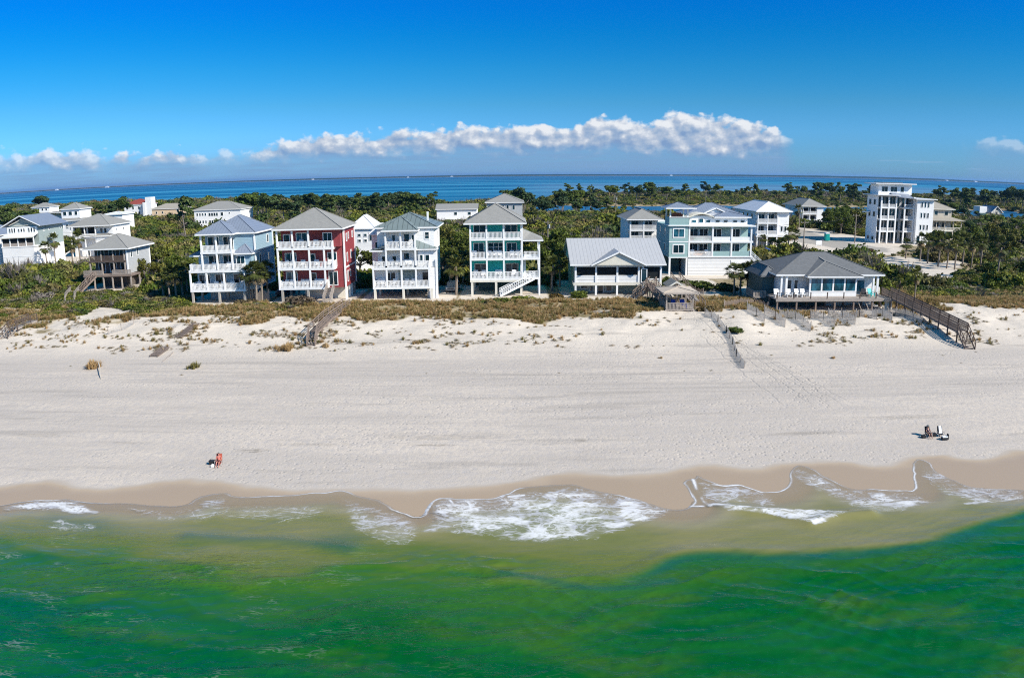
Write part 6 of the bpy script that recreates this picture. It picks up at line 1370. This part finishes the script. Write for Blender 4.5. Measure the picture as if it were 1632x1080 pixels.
def scatter(name, label, pts, scl, collection, seed=0, tilt=.12):
    n = len(pts); rng = np.random.default_rng(seed); me = bpy.data.meshes.new(name); me.vertices.add(n); me.vertices.foreach_set('co', pts.astype(np.float32).ravel())
    S = scl if scl.ndim == 2 else np.stack([scl] * 3, 1)
    a = me.attributes.new('sc', 'FLOAT_VECTOR', 'POINT'); a.data.foreach_set('vector', S.astype(np.float32).ravel())
    rt = np.stack([rng.normal(0, tilt, n), rng.normal(0, tilt, n), rng.random(n) * 6.283], 1); a = me.attributes.new('rt', 'FLOAT_VECTOR', 'POINT'); a.data.foreach_set('vector', rt.astype(np.float32).ravel())
    a = me.attributes.new('pk', 'INT', 'POINT'); a.data.foreach_set('value', rng.integers(0, len(collection.objects), n).astype(np.int32))
    o = link(bpy.data.objects.new(name, me)); g = bpy.data.node_groups.new(name, 'GeometryNodeTree')
    g.interface.new_socket('Geometry', in_out='INPUT', socket_type='NodeSocketGeometry'); g.interface.new_socket('Geometry', in_out='OUTPUT', socket_type='NodeSocketGeometry')
    gi = g.nodes.new('NodeGroupInput'); go = g.nodes.new('NodeGroupOutput'); ip = g.nodes.new('GeometryNodeInstanceOnPoints'); ci = g.nodes.new('GeometryNodeCollectionInfo'); ci.inputs[0].default_value = collection; ci.inputs[1].default_value = True; ci.inputs[2].default_value = True
    def att(nm, dt): na = g.nodes.new('GeometryNodeInputNamedAttribute'); na.data_type = dt; na.inputs[0].default_value = nm; return na.outputs[0]
    L = g.links.new; L(gi.outputs[0], ip.inputs['Points']); L(ci.outputs[0], ip.inputs['Instance']); ip.inputs['Pick Instance'].default_value = True; L(att('pk', 'INT'), ip.inputs['Instance Index'])
    er = g.nodes.new('FunctionNodeEulerToRotation'); L(att('rt', 'FLOAT_VECTOR'), er.inputs[0]); L(er.outputs[0], ip.inputs['Rotation']); L(att('sc', 'FLOAT_VECTOR'), ip.inputs['Scale']); L(ip.outputs[0], go.inputs[0])
    o.modifiers.new('plants', 'NODES').node_group = g; return tag(o, label, kind='stuff')

def jgrid(x0, x1, y0, y1, sp, rng):
    xs = np.arange(x0, x1, sp); ys = np.arange(y0, y1, sp); X, Y = np.meshgrid(xs, ys); X = X.ravel() + rng.uniform(-.5, .5, X.size) * sp; Y = Y.ravel() + rng.uniform(-.5, .5, Y.size) * sp; return X, Y
def inview(x, y, m=1.06): return np.abs(x) < y * .735 * m + 6
YARD = [(-84, -70, 128, 136), (-56, -38, 112, 133), (-38, 8, 111.5, 132), (8, 30, 113, 140), (27, 50, 112, 164), (58, 82, 196, 236), (37, 61, 103, 132), (55, 70, 160, 190), (-134, -104, 172, 219), (104, 135, 212, 240), (84, 120, 196, 236)]
def yard(x, y):
    b = np.zeros(x.shape, bool)
    for x0, x1, y0, y1 in YARD: b |= (x > x0) & (x < x1) & (y > y0) & (y < y1)
    return b
def lotm(x, y, m=0.0):
    b = np.zeros(x.shape, bool)
    for x0, x1, y0, y1 in LOTS: b |= (x > x0 + 1.6 - m) & (x < x1 - 1.6 + m) & (y > y0 + 1.6 - m) & (y < y1 - 1.6 + m)
    return b
def forest(seed, y0, y1, sp, smin, smax, hz, keepp=1.0, edge=0.0):
    rng = np.random.default_rng(seed); x, y = jgrid(-y1 * .8, y1 * .8, y0, y1, sp, rng); k = inview(x, y); x = x[k]; y = y[k]; z = gz(x, y)
    k = (z > .35) & (bare(x, y) < .5) & ~lotm(x, y, 1.2) & (rng.random(len(x)) < keepp); k &= (~yard(x, y)) | (rng.random(len(x)) < .22); x, y, z = x[k], y[k], z[k]
    n = fbm(x / 25, y / 25, 3); s = (smin + (smax - smin) * rng.random(len(x)) ** 1.3) * (.7 + .7 * n)
    lg = (ss(x, -5, 15) * (1 - ss(x, 395, 420))); low = 1 - lg * np.interp(y, [350, 385, 425, 590, 640, 900], [0, .55, .8, .5, .1, .0]); s = s * low; s = s * np.where(rng.random(len(s)) < .06, 1.55, 1.0); s = s * np.where((bare(x, y + 4) > .5) | (bare(x, y + 8) > .5) | (bare(x, y + 12) > .5), .22, 1.0)
    near = np.minimum.reduce([np.where((x > a - 3.5) & (x < b + 3.5) & (y > c - 7) & (y < d), .5, 1.0) for a, b, c, d in LOTS]); near = np.minimum(near, np.minimum.reduce([np.where((x > a - 6) & (x < b + 6) & (y > c - 22) & (y < d), .38, 1.0) for a, b, c, d in LOTS if c > 230])); s = s * near
    return np.stack([x, y, z - .15 * s], 1), np.stack([s, s, s * hz * (.7 + .6 * rng.random(len(x)))], 1)
# near scrub behind the dune, thick wood to the bay
A1 = forest(1, 128, 200, 1.9, 1.4, 3.2, 1.1); A2 = forest(2, 200, 340, 2.7, 1.9, 3.9, 1.0); A3 = forest(3, 340, 1000, 5.0, 3.6, 6.6, .8)
def sidezone(seed, x0, x1, y0, y1, sp, smin, smax, p):
    rng = np.random.default_rng(seed); x, y = jgrid(x0, x1, y0, y1, sp, rng); n = fbm(x / 6, y / 4, 3); k = (bare(x, y) < .5) & (n > p) & (crest(x, y) > .5) & ~lotm(x, y, .3); x, y, n = x[k], y[k], n[k]
    s = (smin + (smax - smin) * rng.random(len(x))) * (.6 + .8 * n); return np.stack([x, y, gz(x, y) - .12 * s], 1), np.stack([s, s, s * (.55 + .3 * rng.random(len(x)))], 1)
B1 = sidezone(11, -105, -54, 106, 130, 1.15, .8, 1.9, .40); B2 = sidezone(12, 58, 110, 117, 150, 1.4, .9, 2.0, .42); B3 = sidezone(13, -54, 38, 109, 114, 1.2, .4, .9, .66); B4 = sidezone(14, -78, -50, 110, 130, 1.1, .9, 1.8, .35)
P_ = np.vstack([A1[0], A2[0], A3[0], B1[0], B2[0], B3[0], B4[0]]); S_ = np.vstack([A1[1], A2[1], A3[1], B1[1], B2[1], B3[1], B4[1]])
scatter('coastal_scrub', 'dense green and olive coastal scrub filling the land behind the houses', P_, S_, C_BUSH, 5)
rng = np.random.default_rng(21); kk = rng.random(len(P_)) < .14; scatter('bare_scrub', 'bare grey brown twiggy shrubs mixed into the green scrub', P_[kk] + rng.uniform(-1, 1, (kk.sum(), 3)) * [1, 1, 0], S_[kk] * 1.25, C_BARE, 6)
# dune grass
def grass(seed, x0, x1, y0, y1, sp, fn, smin, smax):
    rng = np.random.default_rng(seed); x, y = jgrid(x0, x1, y0, y1, sp, rng); k = rng.random(len(x)) < fn(x, y); x, y = x[k], y[k]; s = smin + (smax - smin) * rng.random(len(x)); return np.stack([x, y, gz(x, y) - .03], 1), s
def fcrest(x, y): return crest(x, y) * (1 - bare(x, y)) * (1 - ss(y, 113, 119)) * (.12 + .9 * ss(fbm(x / 2.6, y / 2.0, 4), .40, .58))
def fleft(x, y): return crest(x, y) * (1 - bare(x, y)) * .5
G1 = grass(31, -90, 92, 99, 119, .30, fcrest, .38, .85); G2 = grass(32, 60, 100, 108, 124, .5, fleft, .5, 1.0); G3 = grass(33, 20, 30, 104, 116, .35, lambda x, y: .6 * (1 - lotm(x, y)), .4, .8); G4 = grass(34, 37, 60, 102.5, 108, .35, lambda x, y: .9 * ss(fbm(x / 3, y / 2, 3), .42, .55) * ss(y, 104, 105.5), .4, .8)
scatter('dune_grass', 'brown and olive sea oats along the crest of the foredune', np.vstack([G1[0], G2[0], G3[0], G4[0]]), np.concatenate([G1[1], G2[1], G3[1], G4[1]]), C_OATS, 8)
def fsparse(x, y):
    n = ss(fbm(x / 3.0 + 30, y / 1.3, 4), .50, .66); band = ss(y, 88.5, 91) * (1 - crest(x, y)); d = np.interp(x, [-90, -60, -45, -12, -4, 10, 20, 27, 38, 62, 80], [.35, .6, 1, 1, .35, .4, .15, .05, .7, .8, .25])
    return n * band * d * .62
T1 = grass(35, -85, 85, 87, 106, .42, fsparse, .22, .62); T2 = grass(36, -70, 80, 80, 92, 1.6, lambda x, y: .03 + 0 * x, .15, .35)
scatter('dune_tufts', 'sparse dry tufts dotted over the white dune face', np.vstack([T1[0], T2[0]]), np.concatenate([T1[1], T2[1]]), C_DRY, 9)
T3 = grass(37, -85, 85, 89, 105, .5, lambda x, y: fsparse(x, y) * .5, .3, .75); scatter('sea_oat_clumps', 'thin olive grass clumps scattered on the dune face', T3[0], T3[1], C_OATS, 10)

def tuft(label, px, py, s, coll_, name='grass_tuft', n=9, rad=.6):
    x, y, z = atg(px, py); rng = np.random.default_rng(int(px)); V = []; Fc = []; k = 0
    for i in range(n):
        p = list(coll_.objects)[i % len(coll_.objects)].data; vs = np.empty(len(p.vertices) * 3); p.vertices.foreach_get('co', vs); vs = vs.reshape(-1, 3); fs = np.empty(len(p.loops), int); p.loops.foreach_get('vertex_index', fs)
        a = rng.random() * 6.28; ca, sa = math.cos(a), math.sin(a); q = s * (.6 + .5 * rng.random()); r_ = rng.random() ** .5 * rad * s; b = rng.random() * 6.28
        V.append(np.stack([(vs[:, 0] * ca - vs[:, 1] * sa) * q + r_ * math.cos(b), (vs[:, 0] * sa + vs[:, 1] * ca) * q + r_ * math.sin(b), vs[:, 2] * q], 1)); Fc.append(fs.reshape(-1, 4) + k); k += len(vs)
    o = npmesh(name, np.vstack(V), np.vstack(Fc), list(coll_.objects)[0].data.materials[0], False); o.location = (x, y, z - .03); return tag(o, label, 'grass')
tuft('brown grass tuft beside the pale driftwood log on the open sand', 150, 586, 1.2, C_OATS); tuft('round brown grass tuft alone on the open sand, lower left', 306, 586, 1.05, C_OATS)
tuft('yellow green grass clump on the dune left of the grey boardwalk', 455, 556, 1.1, C_OATS, n=14, rad=1.2); tuft('olive grass clump at the foot of the grey boardwalk', 520, 553, .8, C_OATS, n=10); tuft('grass clump on the dune face below the all white house', 664, 548, .7, C_OATS, n=6)
tuft('tiny grass tuft near the sagging sand fence line', 1052, 571, .4, C_OATS, n=4); tuft('tiny grass tuft on bare sand below the short fences', 1326, 571, .45, C_OATS, n=4)

def shrub(label, x, y, s, mat=None, h=.8, seed=0, n=900, name='shrub', leaf=.09):
    V, Fc = clump(n, 9, .85, leaf, np.random.default_rng(500 + seed)); o = npmesh(name, V * [s, s, s * h], Fc, mat or M_LEAFG, False); o.location = (x, y, gnd(x, y) - .1); return tag(o, label, 'shrub')
x, y, _ = atg(1168, 527); shrub('round green bush on the sand mound by the fence line', x, y, 1.5, M_LEAFG, .5, 1)
x, y, _ = atg(930, 474); shrub('dark green bush in front of the low cottage patio', x - .8, y, 2.1, M_LEAFG, .6, 2); x, y, _ = atg(887, 477); shrub('rusty brown bush left of the low cottage', x, y, 1.5, leafm('rusty leaves', [(.16, .09, .02), (.11, .09, .02)]), .8, 3)
x, y, _ = atg(478, 484); shrub('grey brown bush under the red house deck', x, y, 2.8, leafm('grey brown leaves', [(.10, .075, .05), (.13, .10, .07)]), .55, 4); x, y, _ = atg(838, 480); shrub('dark low bush below the teal house stairs', x, y, 2.6, M_LEAF, .4, 5)
x, y, _ = atg(800, 481); shrub('green bush at the foot of the white side stairs', x, y, 1.7, M_LEAFG, .5, 6); x, y, _ = atg(1080, 520); shrub('brown bush left of the pavilion steps', 27.5, 104.5, 1.5, leafm('tan leaves', [(.16, .12, .05), (.13, .10, .04)]), .7, 7)
x, y, _ = atg(1110, 460); shrub('pale green mound of bushes below the aqua house', 31, 127, 4.0, M_LEAFG, .45, 8, 1500); shrub('yellow green bush beside the palms right of the aqua house yard', 36.5, 126, 2.6, M_LEAFG, .6, 9)
x, y, _ = atg(70, 478); shrub('grey leafless bush among green bushes at the left edge', x, y, 2.6, M_TWIG, .8, 10, 1300, leaf=.045); x, y, _ = atg(1380, 401); shrub('dark brown bush on the sand left of the tall modern house', x, y, 2.6, leafm('dark brown leaves', [(.06, .04, .03), (.08, .05, .03)]), .5, 11)
x, y, _ = atg(360, 487); shrub('brown bush in front of the light blue house pilings', x + 3.2, y + 1.0, 2.4, leafm('brown leaves', [(.10, .08, .045), (.13, .10, .05)]), .4, 12); x, y, _ = atg(330, 480); shrub('green bush left of the light blue house pilings', x - 3.5, y, 2.0, M_LEAFG, .5, 13)

# ------------------------------------------------------------------ trees
def limb(mb, a, b, r0, r1, bend=.1, rng=None, n=5):
    a = np.array(a); b = np.array(b); L = np.linalg.norm(b - a); off = rng.normal(size=3) * bend * L * np.array([1, 1, .3]); pts = []; rr = []
    for i in range(n + 1): t_ = i / n; pts.append(a + (b - a) * t_ + off * math.sin(math.pi * t_)); rr.append(r0 + (r1 - r0) * t_)
    mb.tube(pts, rr, 6)
def pine(seed, kind, label='pine', near=False):
    """unit height 10 m. kind: umbrella, open, cone"""
    rng = np.random.default_rng(seed); r = empty('pine_tree', (0, 0, 0), label, 'pine tree'); tr = MB(); C = []; N = []; lean = rng.normal(size=2) * .45
    top = np.array([lean[0], lean[1], 8.2 if kind != 'cone' else 9.6]); limb(tr, (0, 0, -.4), top, .20, .07, .04, rng, 8); k = {'umbrella': 12, 'open': 9, 'cone': 12}[kind]
    for i in range(k):
        t_ = i / (k - 1)
        if kind == 'umbrella': h0 = 4.2 + 3.6 * rng.random(); a = rng.random() * 6.283; d = .4 + 2.4 * rng.random(); tip = np.array([math.cos(a) * d, math.sin(a) * d, 6.4 + 2.8 * rng.random() - .16 * d * d])
        elif kind == 'open': h0 = 3.6 + 4.4 * t_; a = rng.random() * 6.283; d = .7 + 2.3 * rng.random() * (1.2 - t_ * .6); tip = np.array([math.cos(a) * d, math.sin(a) * d, h0 + .6 + .9 * rng.random()])
        else: h0 = 2.2 + 7.0 * t_; a = i * 2.4 + rng.random(); d = (2.3 - 1.9 * t_) * (.7 + .5 * rng.random()); tip = np.array([math.cos(a) * d, math.sin(a) * d, h0 + .3])
        base = np.array([lean[0] * h0 / 8.2, lean[1] * h0 / 8.2, h0 * .97]); limb(tr, base, tip, .07, .025, .12, rng, 4)
        for j in range(3 if kind != 'open' else 2):
            c = tip + rng.normal(size=3) * np.array([.5, .5, .2]) - (tip - base) * (j * .22); rad = (.62 + .45 * rng.random()) * (1.15 if kind == 'umbrella' else .95); n = 75 if not near else 100
            D = rng.normal(size=(n, 3)); D /= np.linalg.norm(D, axis=1, keepdims=True); C.append(c + D * (rad * (.45 + .55 * rng.random((n, 1)))) * np.array([1.1, 1.1, .72])); N.append(D + rng.normal(size=D.shape) * .6 + [0, 0, .5])
    tr.build('trunk', M_BARK, r, smooth=True, loc=(0, 0, 0)); C = np.vstack(C); N = np.vstack(N); V, Fc = quads(C, N, (.20 if not near else .15) * (.7 + .8 * rng.random(len(C))), 1.0, rng); npmesh('crown', V, Fc, M_NEEDLE, False, None, r); return r
PIN = {}
for kd in ('umbrella', 'open', 'cone'):
    for i in range(3): PIN[kd, i] = [pine(600 + 10 * i + len(kd), kd, near=(i == 0)), False]
def plant_tree(px, top, Y, kind, v, label, group=None, wide=1.0):
    vx, vy, vz = ray(px, top); x = vx / vy * Y; zt = CAMZ + vz / vy * Y; g = gnd(x, Y)
    if g < .15: return
    wide = 1.15 + (wide - 1) * .6; hgt = max(zt - g, 3.5); pr = PIN[kind, v]; s = hgt / 9.7; loc = (x, Y, g); rz = (px * 1.7) % 6.28
    if not pr[1]: o = pr[0]; pr[1] = True; o.location = loc; o.rotation_euler = (0, 0, rz); o.scale = (s * wide, s * wide, s); o['label'] = label; o['group'] = group or 'pine trees'
    else: dup(pr[0], loc, rz, label, group or 'pine trees', (s * wide, s * wide, s))
notable = [(62, 310, 600, 'umbrella', 0, 'lone umbrella pine standing clear against the bay at the far left', 1.9), (188, 313, 430, 'umbrella', 1, 'dark rounded pine left of the red tiled house', 1.3), (292, 306, 244, 'open', 1, 'tall thin pine with forked pale trunk right of the peach house', .3),
           (252, 321, 520, 'umbrella', 2, 'small dark pine just right of the square stair tower', 1.0), (405, 303, 350, 'umbrella', 0, 'big bright green pine with widest crown behind the light blue house', 1.6), (385, 312, 345, 'umbrella', 1, 'left side pine of the big green clump', 1.2), (428, 308, 335, 'umbrella', 2, 'middle pine of the big green clump', 1.5),
           (450, 316, 330, 'umbrella', 0, 'right side pine of the big green clump', 1.5), (472, 322, 345, 'cone', 0, 'lower pine at the right foot of the big green clump', 1.4), (833, 298, 330, 'umbrella', 1, 'dark pine just right of the grey white house roof', 1.2), (815, 300, 420, 'umbrella', 2, 'dark pine just behind the grey white house roof', 1.1),
           (873, 318, 330, 'umbrella', 0, 'bright green pine left of the lagoon', 1.4), (895, 303, 420, 'umbrella', 2, 'broad pine standing highest left of the lagoon', 1.5), (920, 316, 360, 'umbrella', 1, 'green pine with bare trunks in front of the lagoon', 1.3), (855, 298, 500, 'open', 1, 'thin open pine behind the lagoon left end', 1.0),
           (977, 293, 560, 'umbrella', 0, 'umbrella pine with long bare trunk behind the distant utility pole', 1.3), (1015, 294, 600, 'umbrella', 1, 'ragged pine right of the distant utility pole', 1.3), (1062, 296, 600, 'umbrella', 2, 'spreading pine with pale trunk behind the rooftop lookout', 1.6), (1340, 291, 620, 'open', 2, 'thin top heavy pine sticking up left of the tall modern house', .9), (1363, 293, 600, 'cone', 1, 'dark cone shaped pine left of the tall modern house', 1.2)]
for px, tp, Y, kd, v, lb, wd in notable: plant_tree(px, tp, Y, kd, v, lb, 'pines that stand out', wd)
rng = np.random.default_rng(77); KD_ = ['umbrella', 'open', 'cone', 'open', 'umbrella', 'cone']
def rowp_(*a): pass
def rowp(p0, p1, n, t0, t1, Y0, Y1, label, group, wide=1.25, kinds=KD_, slope=None):
    for i in range(n):
        px = p0 + (p1 - p0) * (i + rng.random() * .9) / n; f = (px - p0) / (p1 - p0); tp = t0 - 1 + (t1 - t0 + 4) * rng.random() + (slope or 0) * f
        plant_tree(px, tp, Y0 + (Y1 - Y0) * rng.random(), kinds[int(rng.integers(len(kinds)))], int(rng.integers(3)), label, group, wide * (.8 + .5 * rng.random()))
rowp(820, 1060, 26, 291, 304, 620, 760, 'pine in the far tree line beside the bay, above the lagoon', 'far pines above the lagoon')
rowp(1060, 1390, 36, 290, 303, 640, 800, 'pine in the far tree line beside the bay, above the aqua and grey roofed houses', 'far pines right of centre', slope=-1)
rowp(1480, 1660, 30, 295, 309, 480, 700, 'pine in the far tree line beside the bay, right of the tall modern house', 'far pines at the right', slope=2)
rowp(470, 600, 17, 307, 320, 380, 480, 'pine in the dark tree line behind the red and all white houses', 'pines behind the red house'); rowp(600, 690, 11, 301, 313, 400, 470, 'tall bare stemmed pine in the group behind the all white house', 'pines behind the white house', 1.4, ['umbrella', 'open'])
rowp(-10, 60, 8, 326, 338, 300, 420, 'pine behind the gabled house at the left edge', 'pines at the left edge'); rowp(110, 185, 5, 322, 334, 330, 420, 'pine between the lookout house and the red tiled house', 'pines at the left'); rowp(340, 385, 3, 316, 322, 400, 450, 'pine behind the white house with pale hip roof', 'pines behind the pale roof')
rowp(1540, 1650, 20, 336, 372, 240, 400, 'dark pine in the thick wood at the right edge', 'pines in the right wood', 1.3); rowp(1475, 1560, 8, 322, 345, 330, 430, 'dark pine behind the beige house', 'pines behind the beige house'); rowp(1318, 1385, 7, 343, 362, 250, 330, 'dark tree behind the sandy road', 'trees behind the road', 1.5)
rowp(838, 968, 13, 300, 320, 375, 428, 'green pine with bare trunk standing left of the lagoon', 'pines left of the lagoon', 1.1)
rowp(935, 1010, 7, 326, 334, 380, 430, 'small pine standing in front of the lagoon', 'small pines by the lagoon', .9, ['open', 'umbrella'])
for k_, v in PIN.items():
    if not v[1]:
        for c in list(v[0].children): bpy.data.objects.remove(c)
        bpy.data.objects.remove(v[0])

# live oaks filling the gaps round the houses
def oak(seed):
    rng = np.random.default_rng(seed); r = empty('oak_tree', (0, 0, 0), 'oak', 'oak tree'); tr = MB(); C = []; N = []
    limb(tr, (0, 0, -.3), (.2, .1, 1.7), .24, .17, .05, rng, 4)
    for i in range(9):
        a = i * .7 + rng.random(); d = .9 + 1.5 * rng.random(); tip = np.array([math.cos(a) * d, math.sin(a) * d, 2.2 + 2.4 * rng.random() * (1 - d * .2)]); limb(tr, (.2, .1, 1.5), tip, .11, .03, .15, rng, 4)
        for j in range(3):
            c = tip + rng.normal(size=3) * .45; D = rng.normal(size=(120, 3)); D /= np.linalg.norm(D, axis=1, keepdims=True); C.append(c + D * (.5 + .4 * rng.random()) * (.5 + .5 * rng.random((120, 1))) * [1.1, 1.1, .8]); N.append(D + rng.normal(size=D.shape) * .6 + [0, 0, .4])
    tr.build('trunk', M_BARK, r, smooth=True, loc=(0, 0, 0)); C = np.vstack(C); V, Fc = quads(C, np.vstack(N), .12 * (.6 + .8 * rng.random(len(C))), .8, rng); npmesh('crown', V, Fc, M_LEAFG, False, None, r); return r
OAK = [oak(700 + i) for i in range(3)]
for i, (px, py, h, lb) in enumerate([(238, 452, 5.5, 'oak left of the ragged palm clump'), (247, 436, 6.5, 'oak behind the ragged palm clump'), (285, 452, 6, 'oak between the palm clump and the light blue house'), (436, 455, 6.5, 'oak in the shaded gap left of the red house, front one'), (430, 440, 7.5, 'oak in the shaded gap left of the red house, back one'), (441, 425, 7.5, 'oak rising behind the left corner of the red house'),
        (573, 440, 6.5, 'oak in the gap between the red and all white houses, front one'), (580, 420, 7.5, 'oak in the gap between the red and all white houses, back one'), (590, 425, 6, 'oak behind the left wing of the all white house'), (704, 440, 7, 'oak right behind the all white house'), (712, 425, 8, 'oak further behind the all white house'), (736, 436, 7.5, 'oak touching the left side of the teal house'), (722, 412, 8, 'large oak behind the gap left of the teal house'),
        (872, 440, 7, 'oak behind the side porch of the teal house'), (888, 438, 7.5, 'oak at the back left corner of the low cottage'), (898, 420, 8, 'large oak behind the low cottage'), (868, 420, 8, 'large oak right of the teal house side porch roof'), (1030, 405, 7, 'oak behind the narrow tower house'), (1228, 392, 4.5, 'low oak left of the sandy road'), (1240, 400, 4, 'low oak at the bend of the sandy road'),
        (1340, 372, 8, 'dark oak behind the portable toilet'), (1360, 370, 8.5, 'dark oak behind the pale utility pole'), (1330, 364, 8.5, 'dark oak right of the small grey roofed house'), (1545, 405, 8, 'oak right of the beige house'), (1575, 400, 8.5, 'oak in the right wood'), (1600, 410, 8, 'oak above the parked cars'), (1622, 402, 9, 'oak at the right edge above the parked cars'), (1490, 402, 6.5, 'oak before the porch of the beige house')]):
    x, y, z = atg(px, py); sc_ = h / 4.7; loc = (x, y, z)
    if i < 3: OAK[i].location = loc; OAK[i].scale = (sc_ * .85, sc_ * .85, sc_); OAK[i]['label'] = lb; OAK[i]['group'] = 'oaks round the houses'
    else: dup(OAK[i % 3], loc, i * 2.1, lb, 'oaks round the houses', (sc_ * .85, sc_ * .85, sc_))

def palm(seed):
    rng = np.random.default_rng(seed); r = empty('palm_tree', (0, 0, 0), 'palm', 'palm tree'); H = 4.2; tr = MB(); limb(tr, (0, 0, -.3), (rng.normal() * .15, rng.normal() * .15, H), .19, .15, .03, rng, 7); tr.build('trunk', M_PBARK, r, smooth=True, loc=(0, 0, 0))
    def fronds(n, e0, e1, L0, L1):
        V = []; Fc = []
        for i in range(n):
            a = i * 2.39996 + rng.random() * .3; e = e0 + (e1 - e0) * rng.random(); L = L0 + (L1 - L0) * rng.random(); d = np.array([math.cos(a) * math.cos(e), math.sin(a) * math.cos(e), math.sin(e)]); side = np.array([-math.sin(a), math.cos(a), 0.0]); up = np.cross(side, d) * -1
            c0 = np.array([0, 0, H]) + d * .2; c1 = c0 + d * L * .45   # stalk then fan of blades
            k = len(V); V += [c0 - side * .02, c0 + side * .02, c1 + side * .02, c1 - side * .02]; Fc.append((k, k + 1, k + 2, k + 3))
            for b in range(13):
                ph = (b - 6) / 6 * 1.35; q = d * math.cos(ph) + side * math.sin(ph); ln = L * .6 * (1 - .25 * abs(ph)); dr = np.array([0, 0, -.30 * ln * (.6 + .5 * rng.random())]); w_ = np.cross(q, up); w_ = w_ / np.linalg.norm(w_) * .06
                m1 = c1 + q * ln * .55; m2 = c1 + q * ln + dr; k = len(V); V += [c1 - w_ * .5, c1 + w_ * .5, m1 + w_, m1 - w_, m2 + w_ * .2, m2 - w_ * .2]; Fc += [(k, k + 1, k + 2, k + 3), (k + 3, k + 2, k + 4, k + 5)]
        return np.array(V), np.array(Fc)
    V, Fc = fronds(30, -.5, 1.35, 1.5, 2.0); npmesh('crown', V, Fc, M_PALM, False, None, r); V, Fc = fronds(11, -1.25, -.7, 1.1, 1.5); npmesh('dead_fronds', V, Fc, M_PALMD, False, None, r); return r
PAL = [palm(900 + i) for i in range(3)]; PU = [0]
def plant_palm(x, y, h, label, group=None, wide=1.0):
    i = PU[0]; PU[0] += 1; o = PAL[i % 3]; s = h / 5.2; sc = (wide, wide, s) if s < 1.6 else (wide, wide, s); loc = (x, y, gnd(x, y))
    if i < 3: o.location = loc; o.rotation_euler = (0, 0, i * 1.3); o.scale = sc; o['label'] = label; o['group'] = group or 'palm trees'
    else: dup(o, loc, i * 1.7, label, group or 'palm trees', sc)
for (px, py, h, lb) in [(75, 425, 6.0, 'shorter palm in front of the gabled house'), (90, 420, 7.5, 'taller palm in front of the gabled house'), (118, 425, 7.0, 'left palm of the pair before the arched base house'), (129, 423, 8.5, 'right palm of the pair before the arched base house'),
                        (262, 476, 4.2, 'leftmost palm of the ragged palm clump left of the light blue house'), (272, 478, 5.2, 'second palm of the ragged palm clump left of the light blue house'), (282, 478, 5.6, 'middle palm of the ragged palm clump left of the light blue house'), (291, 474, 5.0, 'fourth palm of the ragged palm clump left of the light blue house'), (299, 470, 5.4, 'palm of the ragged clump touching the light blue house'),
                        (399, 482, 5.6, 'left palm at the front corner of the light blue house'), (408, 483, 6.2, 'tallest palm at the front corner of the light blue house'), (417, 481, 5.6, 'third palm right of the light blue house'), (427, 476, 5.8, 'rightmost palm before the gap to the red house'),
                        (727, 470, 5.8, 'thick crowned palm with pale trunk between the all white and teal houses'), (716, 455, 5.6, 'palm standing behind the thick crowned palm by the all white house'), (738, 452, 5.6, 'palm tucked behind the teal house front corner'), (880, 464, 5.4, 'palm with dense crown between the teal house and low cottage'), (892, 458, 5.8, 'palm touching the left end of the low cottage roof'),
                        (1169, 470, 4.8, 'leftmost palm of the row below the aqua house'), (1181, 471, 5.0, 'second palm of the row below the aqua house'), (1192, 470, 5.2, 'third palm of the row below the aqua house'), (1203, 466, 5.0, 'rightmost palm of the row by the dark green wing'),
                        (1257, 402, 6.0, 'palm at the right corner of the white roofed house'), (1266, 400, 5.4, 'palm beside the road right of the white roofed house'), (1271, 366, 8.5, 'palm left of the small grey roofed house'),
                        (1443, 412, 4.5, 'leftmost low palm in front of the tall modern house'), (1466, 416, 6.2, 'palm before the right tower of the modern house'), (1478, 420, 6.6, 'palm with dark crown between the modern and beige houses'), (1494, 425, 7.4, 'tall palm in front of the beige house porch'), (1508, 428, 7.0, 'palm in front of the beige house, centre'), (1521, 430, 6.8, 'palm in front of the beige house, right part'), (1533, 424, 7.2, 'palm just right of the beige house'), (1547, 428, 6.8, 'palm further right of the beige house'), (1562, 424, 7.0, 'palm at the edge of the right wood'), (1590, 445, 8.0, 'tall pale trunked palm left of the parked cars'),
                        (1432, 481, 4.2, 'shorter thin palm beside the dark boardwalk'), (1457, 480, 5.2, 'taller thin palm beside the dark boardwalk'), (1215, 396, 3.4, 'low palm in front of the white roofed house')]:
    x, y, z = atg(px, py); plant_palm(x, y, h, lb, None, .62 if px in (1432, 1457) else (1.15 if px in (727, 880) else 1.0))
# ------------------------------------------------------------------ sea haze over the bay
def haze():
    b = MB().box(-26000, 26000, -60, 30000, -7, 60); m = bpy.data.materials.new('haze air'); m.use_nodes = True; t = NT(m.node_tree)
    v = t.n('ShaderNodeVolumePrincipled', {'Color': (.30, .58, 1.0, 1), 'Density': HAZE_D, 'Anisotropy': .2})
    o = t.n('ShaderNodeOutputMaterial'); t.t.links.new(v.outputs[0], o.inputs['Volume'])
    h = b.build('haze', m); tag(h, 'thin blue air over the bay', kind='stuff')
HAZE_D = 0.00004
haze()
